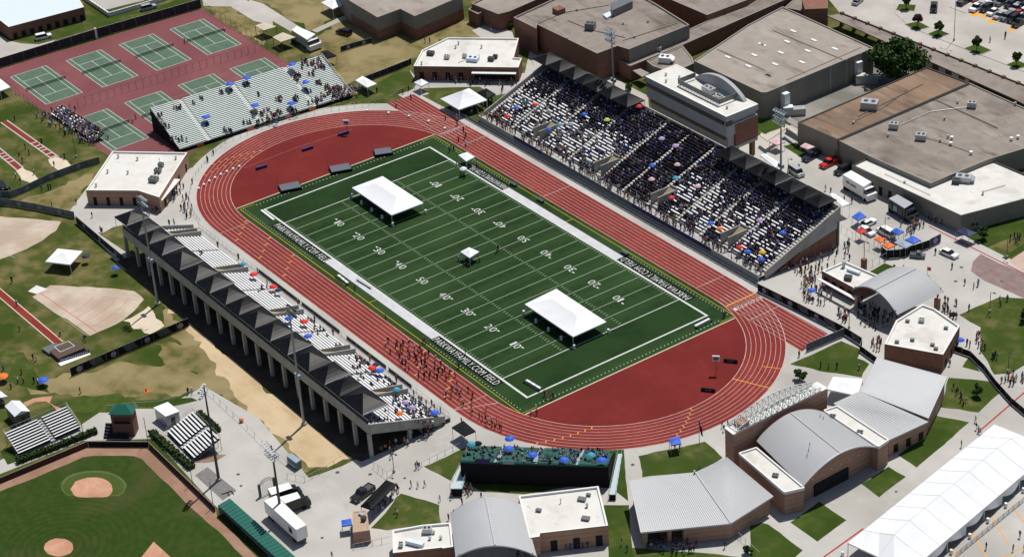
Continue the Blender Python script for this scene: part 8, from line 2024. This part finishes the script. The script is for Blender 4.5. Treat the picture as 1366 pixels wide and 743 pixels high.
spots('C2', [(1120, 440), (1200, 435), (1285, 470), (1290, 455), (635, 470), (590, 490), (770, 475), (800, 460), (885, 210), (910, 210), (1230, 150)], 'on the paving by the concession building', 'people by the upper concession')
# tennis bleachers
def tb_sit(x, y, n, spread, sh=(200, 70, 5.715)):
    for _ in range(n):
        p, z = tbp(x+R.gauss(0, spread), y+R.gauss(0, spread*.6), sh); addp(p, z, 'sit', 'x', 'x', tba-PI/2, None, None, False)
for x, y, n, s_ in ((590, 560, 7, 25), (820, 300, 2, 8), (985, 340, 5, 12), (800, 450, 5, 18), (840, 440, 4, 15), (880, 420, 4, 12), (735, 510, 5, 15), (830, 510, 5, 18), (930, 490, 12, 28), (970, 460, 5, 15), (1110, 330, 4, 14), (1080, 430, 6, 18), (430, 530, 3, 10), (220, 640, 7, 25), (100, 540, 7, 25), (60, 470, 6, 18), (210, 395, 6, 15), (330, 365, 3, 8), (535, 275, 4, 10), (390, 330, 2, 8), (740, 230, 4, 15), (610, 280, 4, 14), (1110, 160, 9, 20)): tb_sit(x, y, n, s_)
for x, y, n, s_ in ((230, 270, 10, 25), (330, 390, 5, 15), (370, 225, 5, 15), (440, 310, 7, 16), (510, 350, 4, 12), (600, 370, 8, 20), (385, 480, 6, 20), (230, 460, 5, 15), (550, 410, 26, 45), (640, 410, 16, 30), (740, 380, 24, 45), (400, 130, 12, 30), (300, 140, 9, 25), (460, 170, 8, 20), (65, 590, 6, 18), (190, 550, 5, 15), (80, 470, 5, 15), (450, 460, 8, 25)): tb_sit(x, y, n, s_, (360, 60, 6.755))
# main grandstand
gN = np.random.default_rng(5)
noise = gN.random((30, 60))
for i in range(NR):
    x = FSX0+1.2; full = i >= 13
    while x < FSX1-1.2:
        if any(abs(x-a) < .7 for a in AIS) or (i < 8 and any(v0-.5 < x < v1+.5 for v0, v1 in VOM)): x += .5; continue
        ch = DARKSEC[0] < x < DARKSEC[1]
        nz_ = noise[i//2, int((x+4)/3.2)]
        pr_ = .99 if i >= 15 else .55+.44*nz_ if i >= 11 else .9 if ch else (.25+.75*nz_ if i > 3 else .45+.55*nz_)
        if x < 22 and i < 13: pr_ *= .95
        if gN.random() < pr_**1.0:
            mix = DARK if (full or ch or i >= 11) and gN.random() < .9 else LIGHT
            full = full or ch
            addp(Vector((x, FSY0+(i+.62)*RD+.0, 0)), FSZ0+i*RZ-.03, 'sit', 'x', 'x', -PI/2, R.choice(mix), R.choice(['c_black', 'c_navy', 'c_black', 'c_denim', 'c_khaki' if not full else 'c_navy']), False); x += .49+gN.random()*.14
        else: x += .6+gN.random()*.9
for _ in range(210):
    x = R.uniform(FSX0+.5, FSX1-.5); addp(Vector((x, FSY0-R.uniform(.3, 2.7), 0)), FSZ0-.5, 'stand', 'x', 'x', None, None, None, False)
for _ in range(60):
    x = R.uniform(FSX0+1, FSX1-1); y = FSY0+(R.choice([13, 14, 25])+.3)*RD; addp(Vector((x, y, 0)), stand_z(y)+.1, 'stand', 'x', 'x', -PI/2, R.choice(DARK), None, False)
seats(True, (440, 90, 980, 300), 45, 'x', 'x', False, LIGHT, E7); seats(True, (640, 290, 900, 390), 18, 'x', 'x', False, LIGHT, E7); seats(True, (480, 370, 900, 620), 30, 'x', 'x', False, LIGHT, E5)
for k_, pp in enumerate(PPL):
    if pp[6] == 'x' and pp[0].y > 80: PPL[k_] = pp[:5]+('skin1',)+pp[6:]
# shade under the near canopies
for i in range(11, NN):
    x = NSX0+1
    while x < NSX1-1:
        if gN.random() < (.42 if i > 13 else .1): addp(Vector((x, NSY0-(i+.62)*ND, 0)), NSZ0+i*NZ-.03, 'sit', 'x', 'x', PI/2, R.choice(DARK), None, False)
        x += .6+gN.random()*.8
# barrel pavilions and awnings
cluster('E4', [(500, 150), (690, 250), (630, 330), (500, 280)], 50, 'x', 'x', indiv=False, mix=DARK)
cluster('F3', [(0, 700), (150, 700), (150, 800), (0, 800)], 14, 'x', 'x', indiv=False, mix=DARK)
# the nearest three hundred are people of their own, all others one crowd
cam_v = Vector(CAM)
ind = sorted([p for p in PPL if p[8]], key=lambda p: (p[0]-cam_v).length)
rest = [p for p in PPL if not p[8]]+ind[300:]; ind = ind[:300]
print('people', len(ind), 'crowd', len(rest))
PV = {'stand': 'standing person', 'walk': 'walking person', 'run': 'running person', 'sit': 'seated person'}
for pos, rot, ps, tp__, bt_, sk_, where, grp, _ in ind:
    o = bpy.data.objects.new('person', PM[ps]); C.objects.link(o)
    s_ = R.uniform(.93, 1.06); o.location = pos; o.rotation_euler = (0, 0, rot); o.scale = (s_, s_, s_)
    for k, mm in enumerate((sk_, tp__, bt_)): o.material_slots[k].link = 'OBJECT'; o.material_slots[k].material = M[mm]
    wh = where.replace('seated ', '').replace('standing ', '').replace('walking ', '').replace('sitting ', '')
    tag(o, '%s in %s and %s %s' % ({'sit': 'seated person', 'run': 'runner', 'walk': 'walker', 'stand': 'person'}[ps], CN[tp__], CN[bt_], wh), 'person', grp)
def crowd(lst):
    cols = []; idx = {}
    def ci(n):
        if n not in idx: idx[n] = len(cols); cols.append(M[n])
        return idx[n]
    base = {}
    for k, me in LOWP.items():
        me.calc_loop_triangles(); nv, nt_ = len(me.vertices), len(me.loop_triangles)
        co = np.zeros(nv*3); me.vertices.foreach_get('co', co); tr = np.zeros(nt_*3, dtype=np.int64); me.loop_triangles.foreach_get('vertices', tr)
        pm_ = np.array([me.polygons[t.polygon_index].material_index for t in me.loop_triangles]); base[k] = (co.reshape(-1, 3), tr.reshape(-1, 3), pm_)
    VS, TS, MS = [], [], []; off = 0
    for pos, rot, ps, a, b, c, *_ in lst:
        co, tr, pm_ = base['sit' if ps == 'sit' else 'stand']; s_ = R.uniform(.92, 1.05); cr, sr = math.cos(rot), math.sin(rot)
        q = np.stack([co[:, 0]*cr-co[:, 1]*sr, co[:, 0]*sr+co[:, 1]*cr, co[:, 2]], 1)*s_+np.array(pos)
        VS.append(q); TS.append(tr+off); off += len(q); lut = np.array([ci(c), ci(a), ci(b), ci(R.choice(['hair']*7+['c_white', 'c_khaki', 'c_grey', 'c_navy']) if a not in ('c_black', 'c_navy') else 'hair')]); MS.append(lut[pm_])
    v, t, m_ = np.concatenate(VS), np.concatenate(TS), np.concatenate(MS)
    me = bpy.data.meshes.new('spectator_crowd'); me.vertices.add(len(v)); me.vertices.foreach_set('co', v.ravel())
    me.loops.add(len(t)*3); me.loops.foreach_set('vertex_index', t.ravel().astype(np.int32)); me.polygons.add(len(t))
    me.polygons.foreach_set('loop_start', np.arange(len(t), dtype=np.int32)*3); me.polygons.foreach_set('loop_total', np.full(len(t), 3, dtype=np.int32))
    for x in cols: me.materials.append(x)
    me.polygons.foreach_set('material_index', m_.astype(np.int32)); me.update(calc_edges=True); me.validate()
    o = bpy.data.objects.new('spectator_crowd', me); C.objects.link(o); o['kind'] = 'stuff'; o['label'] = 'dense crowd of spectators filling the main grandstand and shaded seats'; o['category'] = 'crowd'
    print('crowd tris', len(t))
crowd(rest)
for _k, _m in M.items():
    if '_out' in _m: del _m['_out']
